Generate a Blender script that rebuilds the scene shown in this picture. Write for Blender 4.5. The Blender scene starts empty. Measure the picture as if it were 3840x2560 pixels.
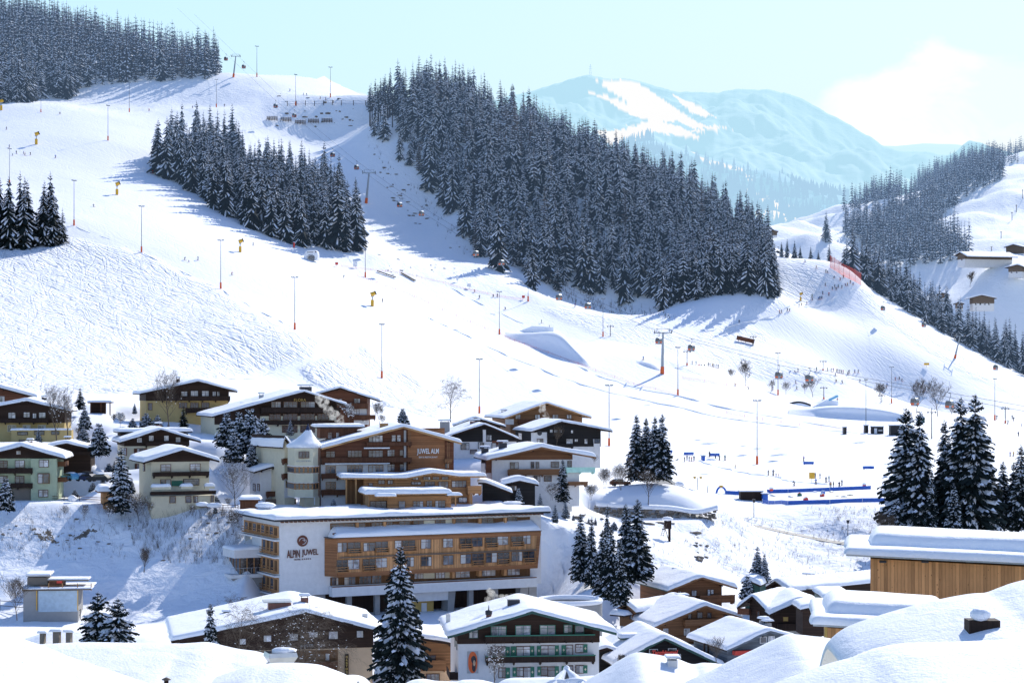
import bpy, bmesh, math, random, time
import numpy as np
from mathutils import Vector, Matrix
T_START = time.time()
random.seed(7); RNG = np.random.default_rng(7)
SC = bpy.context.scene; COL = SC.collection
R = math.radians; PI = math.pi

# ---------------------------------------------------------------- survey: photo measurements -> metres
F, CX, HV = 7466.67, 1920.0, 1437.0          # focal length in photo pixels, centre column, eye-level row
VW = {'S':(0,0,.6125),'A':(0,1400,2.352),'B':(900,1400,1.568),'C':(2200,1900,2.352),'D':(500,2100,2.352),
 'E':(1400,2100,2.352),'F':(2840,1850,2.208),'G':(0,1900,2.352),'T1':(0,0,1.8234),'T2':(1280,0,1.8234),
 'T3':(2560,0,1.8234),'M1':(0,800,1.8234),'M2':(1280,800,1.8234),'M3':(2560,800,1.8234),
 'N1':(2300,1540,1.5273),'N2':(3240,440,1.96),'H1':(900,1880,3.7333),'H2':(1480,1880,3.7333),'J':(1040,1560,2.94)}
def sp(view, x, y):
    a, b, s = VW[view]; return (a + x/s, b + y/s)
def P(view, x, y, Y):
    u, v = sp(view, x, y); return Vector(((u-CX)/F*Y, Y, (HV-v)/F*Y))

# ---------------------------------------------------------------- object helpers
def link(o, parent=None):
    COL.objects.link(o)
    if parent is not None: o.parent = parent
    return o
def tag(o, label=None, cat=None, group=None, kind=None):
    if label: o['label'] = label
    if cat: o['category'] = cat
    if group: o['group'] = group
    if kind: o['kind'] = kind
    return o
def thing(name, label, cat, loc=(0,0,0), rz=0.0, group=None):
    o = bpy.data.objects.new(name, None); o.empty_display_size = .5
    o.location = loc; o.rotation_euler = (0,0,rz); link(o); tag(o, label, cat, group); return o
def copy_tree(o, parent=None):
    c = o.copy(); COL.objects.link(c); c.parent = parent
    for ch in list(o.children): copy_tree(ch, c)
    return c

class MB:
    """collects shapes for one mesh"""
    def __init__(s): s.v=[]; s.f=[]; s.m=[]; s.sm=[]
    def add(s, vs, fs, mi=0, smooth=False):
        n=len(s.v); s.v += [tuple(p) for p in vs]; s.f += [tuple(i+n for i in f) for f in fs]
        s.m += [mi]*len(fs); s.sm += [smooth]*len(fs); return s
    def box(s, x0,y0,z0,x1,y1,z1, mi=0, M=None):
        vs=[Vector(p) for p in ((x0,y0,z0),(x1,y0,z0),(x1,y1,z0),(x0,y1,z0),(x0,y0,z1),(x1,y0,z1),(x1,y1,z1),(x0,y1,z1))]
        if M is not None: vs=[M@p for p in vs]
        return s.add(vs, [(0,3,2,1),(4,5,6,7),(0,1,5,4),(1,2,6,5),(2,3,7,6),(3,0,4,7)], mi)
    def tube(s, pts, rs, n=6, mi=0, cap=True, smooth=True):
        pts=[Vector(p) for p in pts]
        if not hasattr(rs,'__len__'): rs=[rs]*len(pts)
        vs=[]; prev=None
        for i,p in enumerate(pts):
            d=(pts[min(i+1,len(pts)-1)]-pts[max(i-1,0)])
            d = d.normalized() if d.length>1e-9 else Vector((0,0,1))
            a=Vector((0,0,1)) if abs(d.z)<.9 else Vector((1,0,0))
            x=d.cross(a).normalized() if prev is None else (prev-d*prev.dot(d)).normalized()
            prev=x; y=d.cross(x)
            for k in range(n):
                t=2*PI*k/n; vs.append(p+(x*math.cos(t)+y*math.sin(t))*rs[i])
        fs=[]
        for i in range(len(pts)-1):
            for k in range(n):
                a=i*n+k; b=i*n+(k+1)%n; fs.append((a,b,b+n,a+n))
        s.add(vs,fs,mi,smooth)
        if cap: s.add(vs[:n],[tuple(range(n))[::-1]],mi); s.add(vs[-n:],[tuple(range(n))],mi)
        return s
    def bar(s, a, b, w, h=None, mi=0):
        a=Vector(a); b=Vector(b); h=h or w; d=(b-a).normalized()
        up=Vector((0,0,1)) if abs(d.z)<.95 else Vector((0,1,0))
        x=d.cross(up).normalized()*w/2; y=x.normalized().cross(d).normalized()*h/2
        vs=[a-x-y,a+x-y,a+x+y,a-x+y,b-x-y,b+x-y,b+x+y,b-x+y]
        return s.add(vs,[(0,3,2,1),(4,5,6,7),(0,1,5,4),(1,2,6,5),(2,3,7,6),(3,0,4,7)],mi)
    def blob(s, c, r, mi=0, seg=8, rings=5, noise=0., seed=0):
        rx,ry,rz = r if hasattr(r,'__len__') else (r,r,r); rr=random.Random(seed)
        vs=[Vector((c[0],c[1],c[2]-rz))]
        for i in range(1,rings):
            t=-PI/2+PI*i/rings
            for k in range(seg):
                a=2*PI*k/seg; q=1+noise*(rr.random()-.5)
                vs.append(Vector((c[0]+rx*q*math.cos(t)*math.cos(a), c[1]+ry*q*math.cos(t)*math.sin(a), c[2]+rz*q*math.sin(t))))
        vs.append(Vector((c[0],c[1],c[2]+rz))); fs=[]
        for k in range(seg): fs.append((0,1+(k+1)%seg,1+k))
        for i in range(rings-2):
            for k in range(seg):
                a=1+i*seg+k; b=1+i*seg+(k+1)%seg; fs.append((a,b,b+seg,a+seg))
        L=len(vs)-1; o=1+(rings-2)*seg
        for k in range(seg): fs.append((o+k,o+(k+1)%seg,L))
        return s.add(vs,fs,mi,True)
    def prism(s, poly, y0, y1, mi=0):
        """polygon in local x,z extruded along y"""
        n=len(poly); vs=[(p[0],y0,p[1]) for p in poly]+[(p[0],y1,p[1]) for p in poly]
        fs=[tuple(range(n)), tuple(range(2*n-1,n-1,-1))]+[(i,i+n,(i+1)%n+n,(i+1)%n) for i in range(n)]
        return s.add(vs,fs,mi)
    def build(s, name, mats, parent=None, loc=None):
        me=bpy.data.meshes.new(name); me.from_pydata(s.v,[],s.f)
        for m in (mats if isinstance(mats,(list,tuple)) else [mats]): me.materials.append(m)
        if s.f:
            me.polygons.foreach_set('material_index', s.m); me.polygons.foreach_set('use_smooth', s.sm)
        me.update(); o=bpy.data.objects.new(name, me)
        if loc is not None: o.location=loc
        return link(o,parent)
def np_mesh(name, V, Fq, mats, mi=None, smooth=True, parent=None):
    me=bpy.data.meshes.new(name); V=np.asarray(V,np.float32); Fq=np.asarray(Fq,np.int32); k=Fq.shape[1]
    me.vertices.add(len(V)); me.vertices.foreach_set('co',V.ravel())
    me.loops.add(Fq.size); me.loops.foreach_set('vertex_index',Fq.ravel())
    me.polygons.add(len(Fq)); me.polygons.foreach_set('loop_start',np.arange(0,Fq.size,k,dtype=np.int32))
    for m in (mats if isinstance(mats,(list,tuple)) else [mats]): me.materials.append(m)
    me.update(calc_edges=True); me.validate()
    if mi is not None: me.polygons.foreach_set('material_index',np.asarray(mi,np.int32))
    me.polygons.foreach_set('use_smooth',np.full(len(Fq),smooth))
    me.update(); return link(bpy.data.objects.new(name,me),parent)

# ---------------------------------------------------------------- materials
MT={}
def newmat(name):
    m=bpy.data.materials.new(name); m.use_nodes=True; nt=m.node_tree; nt.nodes.clear()
    out=nt.nodes.new('ShaderNodeOutputMaterial'); b=nt.nodes.new('ShaderNodeBsdfPrincipled')
    nt.links.new(b.outputs[0],out.inputs[0]); return m,nt,b,out
def N(nt,t,**kw):
    n=nt.nodes.new(t)
    for k,v in kw.items():
        if k.startswith('i_'):
            key=k[2:]; n.inputs[int(key) if key.isdigit() else key].default_value=v
        else: setattr(n,k,v)
    return n
def L(nt,a,b): nt.links.new(a,b)
def ramp(nt,fac,stops):
    r=nt.nodes.new('ShaderNodeValToRGB'); e=r.color_ramp.elements
    while len(e)<len(stops): e.new(.5)
    for q,(p,c) in zip(e,stops): q.position=p; q.color=c if len(c)==4 else (*c,1)
    L(nt,fac,r.inputs[0]); return r.outputs[0]
def coords(nt,scale=(1,1,1),kind='Object',rot=(0,0,0)):
    tc=nt.nodes.new('ShaderNodeTexCoord'); mp=nt.nodes.new('ShaderNodeMapping')
    mp.inputs['Scale'].default_value=scale; mp.inputs['Rotation'].default_value=rot
    L(nt,tc.outputs[kind],mp.inputs[0]); return mp.outputs[0]
def coords2(nt,rot,scale):
    a=coords(nt,rot=(0,0,rot)); mp=nt.nodes.new('ShaderNodeMapping'); mp.inputs['Scale'].default_value=scale; L(nt,a,mp.inputs[0]); return mp.outputs[0]
def noise(nt,co,scale,detail=3,rough=.55,dist=0.):
    n=N(nt,'ShaderNodeTexNoise',i_Scale=scale,i_Detail=detail,i_Roughness=rough,i_Distortion=dist); L(nt,co,n.inputs['Vector']); return n.outputs['Fac']
def mth(nt,op,a,b=None,clamp=False):
    n=nt.nodes.new('ShaderNodeMath'); n.operation=op; n.use_clamp=clamp
    for i,x in enumerate((a,b)):
        if x is None: continue
        if hasattr(x,'links'): L(nt,x,n.inputs[i])
        else: n.inputs[i].default_value=x
    return n.outputs[0]
def mixc(nt,f,a,b,mode='MIX'):
    n=nt.nodes.new('ShaderNodeMix'); n.data_type='RGBA'; n.blend_type=mode
    for i,x in ((0,f),(6,a),(7,b)):
        if hasattr(x,'links'): L(nt,x,n.inputs[i])
        else: n.inputs[i].default_value=(*x,1) if hasattr(x,'__len__') and len(x)==3 else x
    return n.outputs[2]
def bump(nt,h,strength,dist,b,prev=None):
    n=N(nt,'ShaderNodeBump',i_Strength=strength,i_Distance=dist); L(nt,h,n.inputs['Height'])
    if prev is not None: L(nt,prev,n.inputs['Normal'])
    if b is not None: L(nt,n.outputs[0],b.inputs['Normal'])
    return n.outputs[0]
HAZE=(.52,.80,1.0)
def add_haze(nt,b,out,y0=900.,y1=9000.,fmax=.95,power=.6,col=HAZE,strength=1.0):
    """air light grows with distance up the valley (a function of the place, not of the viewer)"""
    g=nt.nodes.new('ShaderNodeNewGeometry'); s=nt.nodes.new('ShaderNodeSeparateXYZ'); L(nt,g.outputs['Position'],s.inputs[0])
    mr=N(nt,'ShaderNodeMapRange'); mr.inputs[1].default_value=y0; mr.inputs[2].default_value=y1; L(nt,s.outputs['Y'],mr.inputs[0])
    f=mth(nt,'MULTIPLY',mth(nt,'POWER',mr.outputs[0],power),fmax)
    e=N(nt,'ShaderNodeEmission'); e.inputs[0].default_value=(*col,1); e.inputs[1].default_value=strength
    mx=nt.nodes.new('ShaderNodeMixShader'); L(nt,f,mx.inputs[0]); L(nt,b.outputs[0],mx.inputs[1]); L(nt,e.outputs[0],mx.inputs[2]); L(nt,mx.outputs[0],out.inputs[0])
SNOWC=(.93,.94,.965)
def mat_ground():
    m,nt,b,out=newmat('snow_ground'); co=coords(nt)
    at=N(nt,'ShaderNodeAttribute',attribute_name='mask'); sx=nt.nodes.new('ShaderNodeSeparateColor'); L(nt,at.outputs['Color'],sx.inputs[0])
    trk,earth,icy=sx.outputs[0],sx.outputs[1],sx.outputs[2]
    # earth showing through the snow
    n1=noise(nt,co,.13,5,.7,.8); n2=noise(nt,co,.9,3,.6)
    e=mth(nt,'ADD',mth(nt,'MULTIPLY',earth,1.0),mth(nt,'ADD',mth(nt,'MULTIPLY',n1,1.1),mth(nt,'MULTIPLY',n2,.5)))
    ef=mth(nt,'MULTIPLY',mth(nt,'GREATER_THAN',e,1.80),mth(nt,'GREATER_THAN',earth,.02))
    ec=ramp(nt,n2,[(.3,(.10,.075,.05)),(.7,(.26,.21,.16))])
    L(nt,mixc(nt,ef,SNOWC,ec),b.inputs['Base Color'])
    b.inputs['Roughness'].default_value=.75; b.inputs['Specular IOR Level'].default_value=.25
    # ski tracks: wandering lines and moguls
    cw=coords(nt,(1,.8,1)); w1=N(nt,'ShaderNodeTexWave',i_Scale=.055,i_Distortion=22.,i_Detail=3.,i_8=0.0) if False else None
    def lines(rot,sc,dis,width):
        c=coords2(nt,rot,(sc,sc*.16,0)); nz=noise(nt,c,1.,2,.45,dis)
        d=mth(nt,'ABSOLUTE',mth(nt,'SUBTRACT',mth(nt,'FRACT',mth(nt,'MULTIPLY',nz,9.)),.5))
        return mth(nt,'SMOOTH_MIN',mth(nt,'DIVIDE',d,width),1.) if False else mth(nt,'MINIMUM',mth(nt,'DIVIDE',d,width),1.)
    l1=lines(R(135),.11,.35,.22); l2=lines(R(105),.08,.5,.16); l3=lines(R(165),.13,.3,.25)
    mog=noise(nt,coords2(nt,R(135),(.62,.24,0)),1.,3,.6,.4)
    hh=mth(nt,'ADD',mth(nt,'ADD',mth(nt,'MULTIPLY',l1,.42),mth(nt,'MULTIPLY',l2,.36)),mth(nt,'ADD',mth(nt,'MULTIPLY',l3,.22),mth(nt,'MULTIPLY',mog,1.1)))
    h=mth(nt,'MULTIPLY',hh,mth(nt,'MULTIPLY',trk,1.9))
    fine=noise(nt,coords(nt,(1,.5,1)),.5,3,.6); corse=noise(nt,co,.06,2,.5)
    h2=mth(nt,'ADD',mth(nt,'MULTIPLY',fine,.10),mth(nt,'MULTIPLY',corse,.35))
    # drifts and lumps on the banks
    lump=mth(nt,'MULTIPLY',noise(nt,co,.35,4,.6,.3),mth(nt,'MULTIPLY',icy,1.3))
    p=bump(nt,mth(nt,'ADD',h,mth(nt,'ADD',h2,lump)),.9,.62,b)
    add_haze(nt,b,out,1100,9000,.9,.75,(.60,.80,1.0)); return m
def mat_simple(name,col,rough=.6,metal=0.,var=.12,scale=3.,spec=.4,bmp=0.,emit=None):
    m,nt,b,out=newmat(name); co=coords(nt)
    n=noise(nt,co,scale,4,.6); lo=tuple(c*(1-var) for c in col); hi=tuple(min(1,c*(1+var)) for c in col)
    L(nt,ramp(nt,n,[(.3,lo),(.7,hi)]),b.inputs['Base Color'])
    b.inputs['Roughness'].default_value=rough; b.inputs['Metallic'].default_value=metal; b.inputs['Specular IOR Level'].default_value=spec
    if bmp: bump(nt,n,.5,bmp,b)
    return m
def mat_wood(name,col,horizontal=True,board=.2,rough=.75,knots=False,var=.35):
    m,nt,b,out=newmat(name); co=coords(nt,kind='Object'); s=nt.nodes.new('ShaderNodeSeparateXYZ'); L(nt,co,s.inputs[0])
    ax=s.outputs['Z'] if horizontal else mth(nt,'ADD',s.outputs['X'],s.outputs['Y'])
    q=mth(nt,'DIVIDE',ax,board); fr=mth(nt,'FRACT',q); fl=mth(nt,'FLOOR',q)
    wn=nt.nodes.new('ShaderNodeTexWhiteNoise'); wn.noise_dimensions='1D'; L(nt,fl,wn.inputs['W'])
    gs=(1.5,1.5,14) if horizontal else (14,14,1.5)
    g=noise(nt,coords(nt,gs),1.,4,.6); big=noise(nt,co,.35,3,.6)
    k=mth(nt,'ADD',mth(nt,'MULTIPLY',wn.outputs['Value'],.45),mth(nt,'ADD',mth(nt,'MULTIPLY',g,.4),mth(nt,'MULTIPLY',big,.35)))
    lo=tuple(c*(1-var) for c in col); hi=tuple(min(1,c*(1+var)) for c in col)
    c=ramp(nt,k,[(.2,lo),(.55,col),(.9,hi)])
    edge=mth(nt,'LESS_THAN',mth(nt,'ABSOLUTE',mth(nt,'SUBTRACT',fr,.5)),.44)
    c=mixc(nt,mth(nt,'MULTIPLY',mth(nt,'SUBTRACT',1.,edge),.6),c,tuple(x*.35 for x in col))
    if knots:
        v=nt.nodes.new('ShaderNodeTexVoronoi'); v.inputs['Scale'].default_value=1.; L(nt,coords(nt,(4.5,4.5,2.2)),v.inputs['Vector'])
        kf=mth(nt,'LESS_THAN',v.outputs['Distance'],.13); c=mixc(nt,mth(nt,'MULTIPLY',kf,.75),c,tuple(x*.3 for x in col))
    L(nt,c,b.inputs['Base Color']); b.inputs['Roughness'].default_value=rough; b.inputs['Specular IOR Level'].default_value=.25
    bump(nt,fr,.25,.02,b); return m
def mat_glass(name,col=(.03,.035,.045),rough=.12):
    m,nt,b,out=newmat(name); co=coords(nt); n=noise(nt,co,.5,3,.6,.5)
    L(nt,ramp(nt,n,[(.42,col),(.66,tuple(min(1,c*4+.03) for c in col))]),b.inputs['Base Color'])
    b.inputs['Roughness'].default_value=rough; b.inputs['Specular IOR Level'].default_value=1.
    bump(nt,noise(nt,co,1.2,2),.05,.05,b); return m
def mat_snow(name='roof_snow',amp=.15,sc=.7,fine=.05):
    m,nt,b,out=newmat(name); co=coords(nt)
    b.inputs['Base Color'].default_value=(*SNOWC,1); b.inputs['Roughness'].default_value=.7; b.inputs['Specular IOR Level'].default_value=.3
    h=mth(nt,'ADD',mth(nt,'MULTIPLY',noise(nt,co,sc,3,.5,.4),amp),mth(nt,'MULTIPLY',noise(nt,co,9.,3,.6),fine))
    bump(nt,h,1.,1.,b); return m
def mat_needles(name,col,y0=1000,snow=.35):
    m,nt,b,out=newmat(name); co=coords(nt); oi=nt.nodes.new('ShaderNodeObjectInfo')
    n=noise(nt,co,1.3,2,.6); c=ramp(nt,n,[(.3,tuple(x*.55 for x in col)),(.7,tuple(x*1.5 for x in col))])
    L(nt,c,b.inputs['Base Color']); b.inputs['Roughness'].default_value=.85; b.inputs['Specular IOR Level'].default_value=.1
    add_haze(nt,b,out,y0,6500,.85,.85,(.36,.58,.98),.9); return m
def mats():
    g=MT; g['ground']=mat_ground(); g['snow']=mat_snow(); g['snow_near']=mat_snow('roof_snow_near',.15,.6,.04)
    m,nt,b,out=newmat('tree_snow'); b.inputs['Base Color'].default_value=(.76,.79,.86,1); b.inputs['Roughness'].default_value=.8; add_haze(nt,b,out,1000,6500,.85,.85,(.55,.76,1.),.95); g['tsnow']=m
    g['needle']=mat_needles('spruce_needles',(.017,.025,.024)); g['needle2']=mat_needles('larch_twigs',(.12,.09,.065)); g['bark']=mat_needles('spruce_bark',(.06,.045,.035))
    g['twig']=mat_simple('bare_twigs',(.10,.075,.055),.9,var=.3)
    for k,c,h,bd in (('w_dark',(.040,.022,.015),True,.22),('w_black',(.018,.016,.016),True,.22),('w_brown',(.17,.075,.035),True,.22),('w_red',(.155,.062,.034),True,.2),
        ('w_mid',(.23,.115,.055),True,.22),('w_orange',(.40,.20,.085),True,.22),('w_honey',(.42,.23,.10),False,.25),('w_beam',(.55,.32,.14),True,3.),('w_grey',(.14,.16,.18),True,.2),
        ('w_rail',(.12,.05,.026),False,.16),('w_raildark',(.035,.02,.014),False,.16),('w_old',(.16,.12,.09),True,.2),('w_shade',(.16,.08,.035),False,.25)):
        g[k]=mat_wood('timber_'+k[2:],c,h,bd)
    g['w_shingle']=mat_wood('timber_shingle',(.30,.135,.06),True,.12,var=.5); g['w_plank']=mat_wood('larch_planks',(.52,.27,.12),False,.22,knots=True,var=.5)
    for k,c in (('p_white',(.72,.71,.70)),('p_cream',(.66,.60,.44)),('p_yellow',(.50,.37,.16)),('p_green',(.42,.48,.33)),('p_grey',(.42,.42,.42)),('p_lemon',(.66,.62,.46)),('p_tan',(.60,.43,.28)),
        ('concrete',(.33,.32,.31)),('stone',(.20,.17,.14)),('p_shade',(.55,.52,.48))): g[k]=mat_simple('plaster_'+k,c,.85,var=.06,scale=1.2,spec=.2)
    for k,c in (('black',(.012,.012,.014)),('dark',(.04,.04,.045)),('red',(.60,.05,.03)),('orange',(.72,.13,.03)),('yellow',(.75,.42,.04)),('blue',(.03,.13,.50)),('lblue',(.15,.42,.62)),
        ('green',(.03,.16,.10)),('dgreen',(.02,.07,.055)),('white',(.80,.80,.80)),('brownsign',(.13,.04,.022)),('net',(.85,.18,.12)),('skin',(.55,.33,.24)),('gold',(.55,.36,.10)),
        ('navy',(.02,.03,.08)),('purple',(.16,.04,.25)),('tealglass',(.45,.72,.62)),('tarp',(.42,.52,.60)),('brick',(.22,.09,.06)),('roofdark',(.03,.03,.035)),('redsign',(.65,.06,.04))):
        g[k]=mat_simple('paint_'+k,c,.55,var=.12,scale=1.5)
    g['galv']=mat_simple('galvanised_steel',(.33,.36,.39),.45,.6,scale=2.); g['steel']=mat_simple('sheet_steel',(.62,.62,.60),.35,.35,scale=2.)
    g['glass']=mat_glass('window_glass'); g['glass_b']=mat_glass('window_bright',(.20,.20,.21)); g['glass_d']=mat_glass('window_dark',(.012,.012,.016),.2)
    g['curtain']=mat_simple('curtain_cloth',(.55,.53,.50),.8,scale=6.)
    m,nt,b,out=newmat('red_netting'); n=N(nt,'ShaderNodeTexChecker',i_Scale=1.2); L(nt,coords(nt,(1,1,1)),n.inputs[0])
    b.inputs['Base Color'].default_value=(.85,.12,.08,1); tr=nt.nodes.new('ShaderNodeBsdfTransparent'); mx=nt.nodes.new('ShaderNodeMixShader'); mx.inputs[0].default_value=.5
    L(nt,tr.outputs[0],mx.inputs[1]); L(nt,b.outputs[0],mx.inputs[2]); L(nt,mx.outputs[0],out.inputs[0]); g['netting']=m
    m,nt,b,out=newmat('faint_netting'); b.inputs['Base Color'].default_value=(.9,.35,.28,1); tr=nt.nodes.new('ShaderNodeBsdfTransparent'); mx=nt.nodes.new('ShaderNodeMixShader'); mx.inputs[0].default_value=.22
    L(nt,tr.outputs[0],mx.inputs[1]); L(nt,b.outputs[0],mx.inputs[2]); L(nt,mx.outputs[0],out.inputs[0]); g['fnet']=m
mats()

# ---------------------------------------------------------------- camera, sun, sky
cam=bpy.data.cameras.new('camera'); cam.lens=70; cam.sensor_width=36; cam.shift_y=(HV-1280)/3840; cam.clip_start=1; cam.clip_end=60000
co_=bpy.data.objects.new('camera',cam); co_.rotation_euler=(R(90),0,0); COL.objects.link(co_); SC.camera=co_
SUN_EL,SUN_AZ=36.,27.     # the sun stands behind the valley, to the right
sd=bpy.data.lights.new('sun','SUN'); sd.energy=4.8; sd.angle=R(.5); sd.color=(1,.965,.90)
so=bpy.data.objects.new('sun',sd); COL.objects.link(so)
dirv=Vector((math.sin(R(SUN_AZ))*math.cos(R(SUN_EL)), math.cos(R(SUN_AZ))*math.cos(R(SUN_EL)), math.sin(R(SUN_EL))))
so.rotation_euler=dirv.to_track_quat('Z','Y').to_euler()
w=bpy.data.worlds.new('World'); SC.world=w; w.use_nodes=True; nt=w.node_tree; nt.nodes.clear()
wo=nt.nodes.new('ShaderNodeOutputWorld'); bg=nt.nodes.new('ShaderNodeBackground'); sky=nt.nodes.new('ShaderNodeTexSky')
sky.sky_type='NISHITA'; sky.sun_disc=False; sky.sun_elevation=R(SUN_EL); sky.sun_rotation=R(SUN_AZ); sky.air_density=1.0; sky.dust_density=.6; sky.ozone_density=1.2; sky.altitude=900
bg.inputs[1].default_value=.13
tc=nt.nodes.new('ShaderNodeTexCoord'); nrm=N(nt,'ShaderNodeVectorMath',operation='NORMALIZE'); L(nt,tc.outputs['Generated'],nrm.inputs[0])
sx=nt.nodes.new('ShaderNodeSeparateXYZ'); L(nt,nrm.outputs[0],sx.inputs[0])
# thin haze near the horizon and one bank of cumulus standing up-valley on the right
hz=N(nt,'ShaderNodeMapRange'); hz.inputs[1].default_value=.13; hz.inputs[2].default_value=.50; hz.inputs[3].default_value=1.; hz.inputs[4].default_value=0.; L(nt,sx.outputs['Z'],hz.inputs[0])
rt=N(nt,'ShaderNodeMapRange'); rt.inputs[1].default_value=-.30; rt.inputs[2].default_value=.30; L(nt,sx.outputs['X'],rt.inputs[0])
hcol=ramp(nt,rt.outputs[0],[(0.,(4.7,7.1,8.2)),(1.,(6.6,7.7,8.2))])
fw=N(nt,'ShaderNodeMapRange'); fw.interpolation_type='SMOOTHSTEP'; fw.inputs[1].default_value=-.1; fw.inputs[2].default_value=.85; L(nt,sx.outputs['Y'],fw.inputs[0])
blue=mixc(nt,1.,sky.outputs[0],(1.12,1.28,1.58),'MULTIPLY'); base=mixc(nt,mth(nt,'MULTIPLY',hz.outputs[0],fw.outputs[0]),blue,hcol)
mp=N(nt,'ShaderNodeMapping'); mp.inputs['Scale'].default_value=(11,11,20); L(nt,nrm.outputs[0],mp.inputs[0])
cn=noise(nt,mp.outputs[0],1.,6,.55,.2)
top=N(nt,'ShaderNodeMapRange'); top.interpolation_type='SMOOTHSTEP'   # height of the bank along its length
top.inputs[1].default_value=.13; top.inputs[2].default_value=.21; top.inputs[3].default_value=.128; top.inputs[4].default_value=.163; L(nt,sx.outputs['X'],top.inputs[0])
cm=mth(nt,'MULTIPLY',mth(nt,'ADD',mth(nt,'SUBTRACT',top.outputs[0],sx.outputs['Z']),mth(nt,'MULTIPLY',mth(nt,'SUBTRACT',cn,.5),.085)),110.,True)
rx=N(nt,'ShaderNodeMapRange'); rx.inputs[1].default_value=.135; rx.inputs[2].default_value=.165; L(nt,sx.outputs['X'],rx.inputs[0])
cm=mth(nt,'MULTIPLY',cm,rx.outputs[0])
cl=ramp(nt,noise(nt,mp.outputs[0],1.7,5,.6,.4),[(.38,(7.0,7.8,8.1)),(.6,(8.2,8.2,8.2))]); L(nt,mixc(nt,cm,base,cl),bg.inputs[0]); L(nt,bg.outputs[0],wo.inputs[0])
SC.view_settings.view_transform='Standard'; SC.view_settings.look='None'; SC.view_settings.exposure=0; SC.view_settings.gamma=1
SC.render.engine='CYCLES'; SC.cycles.max_bounces=5; SC.cycles.transparent_max_bounces=8; SC.cycles.diffuse_bounces=3; SC.cycles.use_denoising=True

# ---------------------------------------------------------------- terrain: one height field fitted to surveyed heights
CP=[]   # (x, Y, z)
def C_(pts):
    for u,v,Y in pts:
        p=P('S',u,v,Y); CP.append((p.x,p.y,p.z))
def CZ(pts):
    for u,Y,z in pts: CP.append(((u/.6125-CX)/F*Y,Y,z))
POLES=[(1739,1066,689),(1399,1024,724),(1101,949,811),(877,868,818),(677,757,838),(507,663,906),(325,580,950),(170,518,977),(1147,768,1027),(1385,773,1156),(1557,908,915),(1989,991,845),
 (2048,926,1100),(1787,907,1000),(839,637,1070),(248,323,1257),(497,247,1440),(759,224,1500),(2285,965,1010)]
C_(POLES)
C_([(0,1150,372),(250,1150,372),(500,1150,372),(700,1150,372),(-300,1150,372),(50,1005,430),(430,975,470),(230,945,470),(690,1010,448),(0,900,520),(300,890,560),(-300,900,520),
 (0,700,800),(0,570,930),(-300,650,800),(300,800,740),(300,700,840),(600,860,760),(700,800,800),(1000,950,700),(1000,990,550),(1200,960,760),(1550,1100,600),(1500,1130,450),(1400,1130,430),
 (1480,1100,440),(1000,1075,420),(1250,1085,420),(2000,1075,650),(2300,1060,620),(1850,1110,560),(2050,1110,560),(2300,1112,540),(1850,1152,478),(2050,1152,478),(2350,1150,478),(1640,1150,485),(1850,1162,468),(2050,1162,468),(1700,1160,472),
 (1550,1120,480),(1640,1165,458),(1700,1190,452),(1850,1222,446),(1980,1245,440),(2200,1250,438),(1700,1250,428),(1850,1290,424),(1700,1325,398),(1850,1345,402),(2050,1345,402),(2250,1345,402),
 (1400,1150,430),(1650,1148,432),(1500,1200,415),(1620,1200,418),(1500,1262,385),(1600,1300,360),(1300,1200,395),(1300,1330,335),(1400,1470,312),(1250,1430,322),(600,1400,325),(900,1420,325),(1430,1370,350),(1560,1370,366),(1700,1380,370),(1850,1380,370),(2050,1380,370),(1500,1470,325),(1700,1480,320),(1900,1470,320),(2200,1470,320),
 (900,1180,372),(1200,1175,372),
 (0,1200,366),(0,1300,353),(250,1200,366),(250,1310,352),(450,1200,364),(450,1300,352),(400,1400,338),(100,1400,338),(150,1440,318),(0,1450,305),(520,1360,340),(-300,1300,353),(-300,1450,305),
 (0,1600,240),(1176,1650,240),(2352,1600,240),(1700,1560,285),(1400,1560,285),(2200,1560,285),(3000,1500,310),
 (84,330,1230),(22,425,1100),(340,370,1230),(270,447,1090),(552,580,1000),(857,703,960),(490,480,1120),(620,545,1100),(720,577,1105),(830,577,1130),
 (1000,600,1180),(850,450,1300),(800,320,1400),(1000,480,1300),(1080,590,1220),(1150,620,1180),(1300,695,1130),(1520,715,1120),(1213,692,1110),
 (700,290,1430),(100,240,1380),(300,258,1420),(500,249,1450),(679,243,1450),(840,240,1450),(0,250,1360),(300,205,1510),(180,228,1480),(520,168,1560),(500,175,1600),(590,172,1640),(700,190,1680),(830,222,1640),(840,235,1500),
 (0,60,1800),(200,100,1750),(400,155,1680),(-300,100,1700),(-300,300,1300),
 (860,285,1400),(850,265,1440),(960,232,1460),(1070,262,1450),(1250,335,1420),(1450,430,1380),(1640,520,1340),(1760,590,1300),(1300,550,1250),(1600,615,1230),(1100,430,1300),
 (1600,690,1130),(1795,682,1160),(1700,742,1110),(1850,705,1180),(1990,652,1230),(1790,585,1330),(1850,600,1330),(1905,612,1300),(1975,657,1260),(2030,700,1230),(2120,747,1230),(2200,797,1240),(2352,872,1250),
 (1900,850,1050),(1720,790,1080),(1600,840,980),(1521,858,950),(2352,900,1150),(2150,1000,800),(2352,1000,800),(2300,960,950),(2000,780,1150),(2100,850,1130),(2700,1000,900),(2700,1000,1200),
 (1980,660,1400),(2100,742,1400),(2200,800,1400),(2352,885,1400),(2700,1000,1400)])
CZ([(0,2100,300),(300,2100,270),(-300,2100,280),(500,2000,190),(700,2000,205),(850,1900,190),(960,1750,170),(1250,1700,110),(1450,1650,85),(1640,1600,60),(1780,1600,60),(1850,1560,66),(2000,1540,48),(2150,1520,22),(2352,1500,-8),(2700,1500,-20)])
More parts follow.
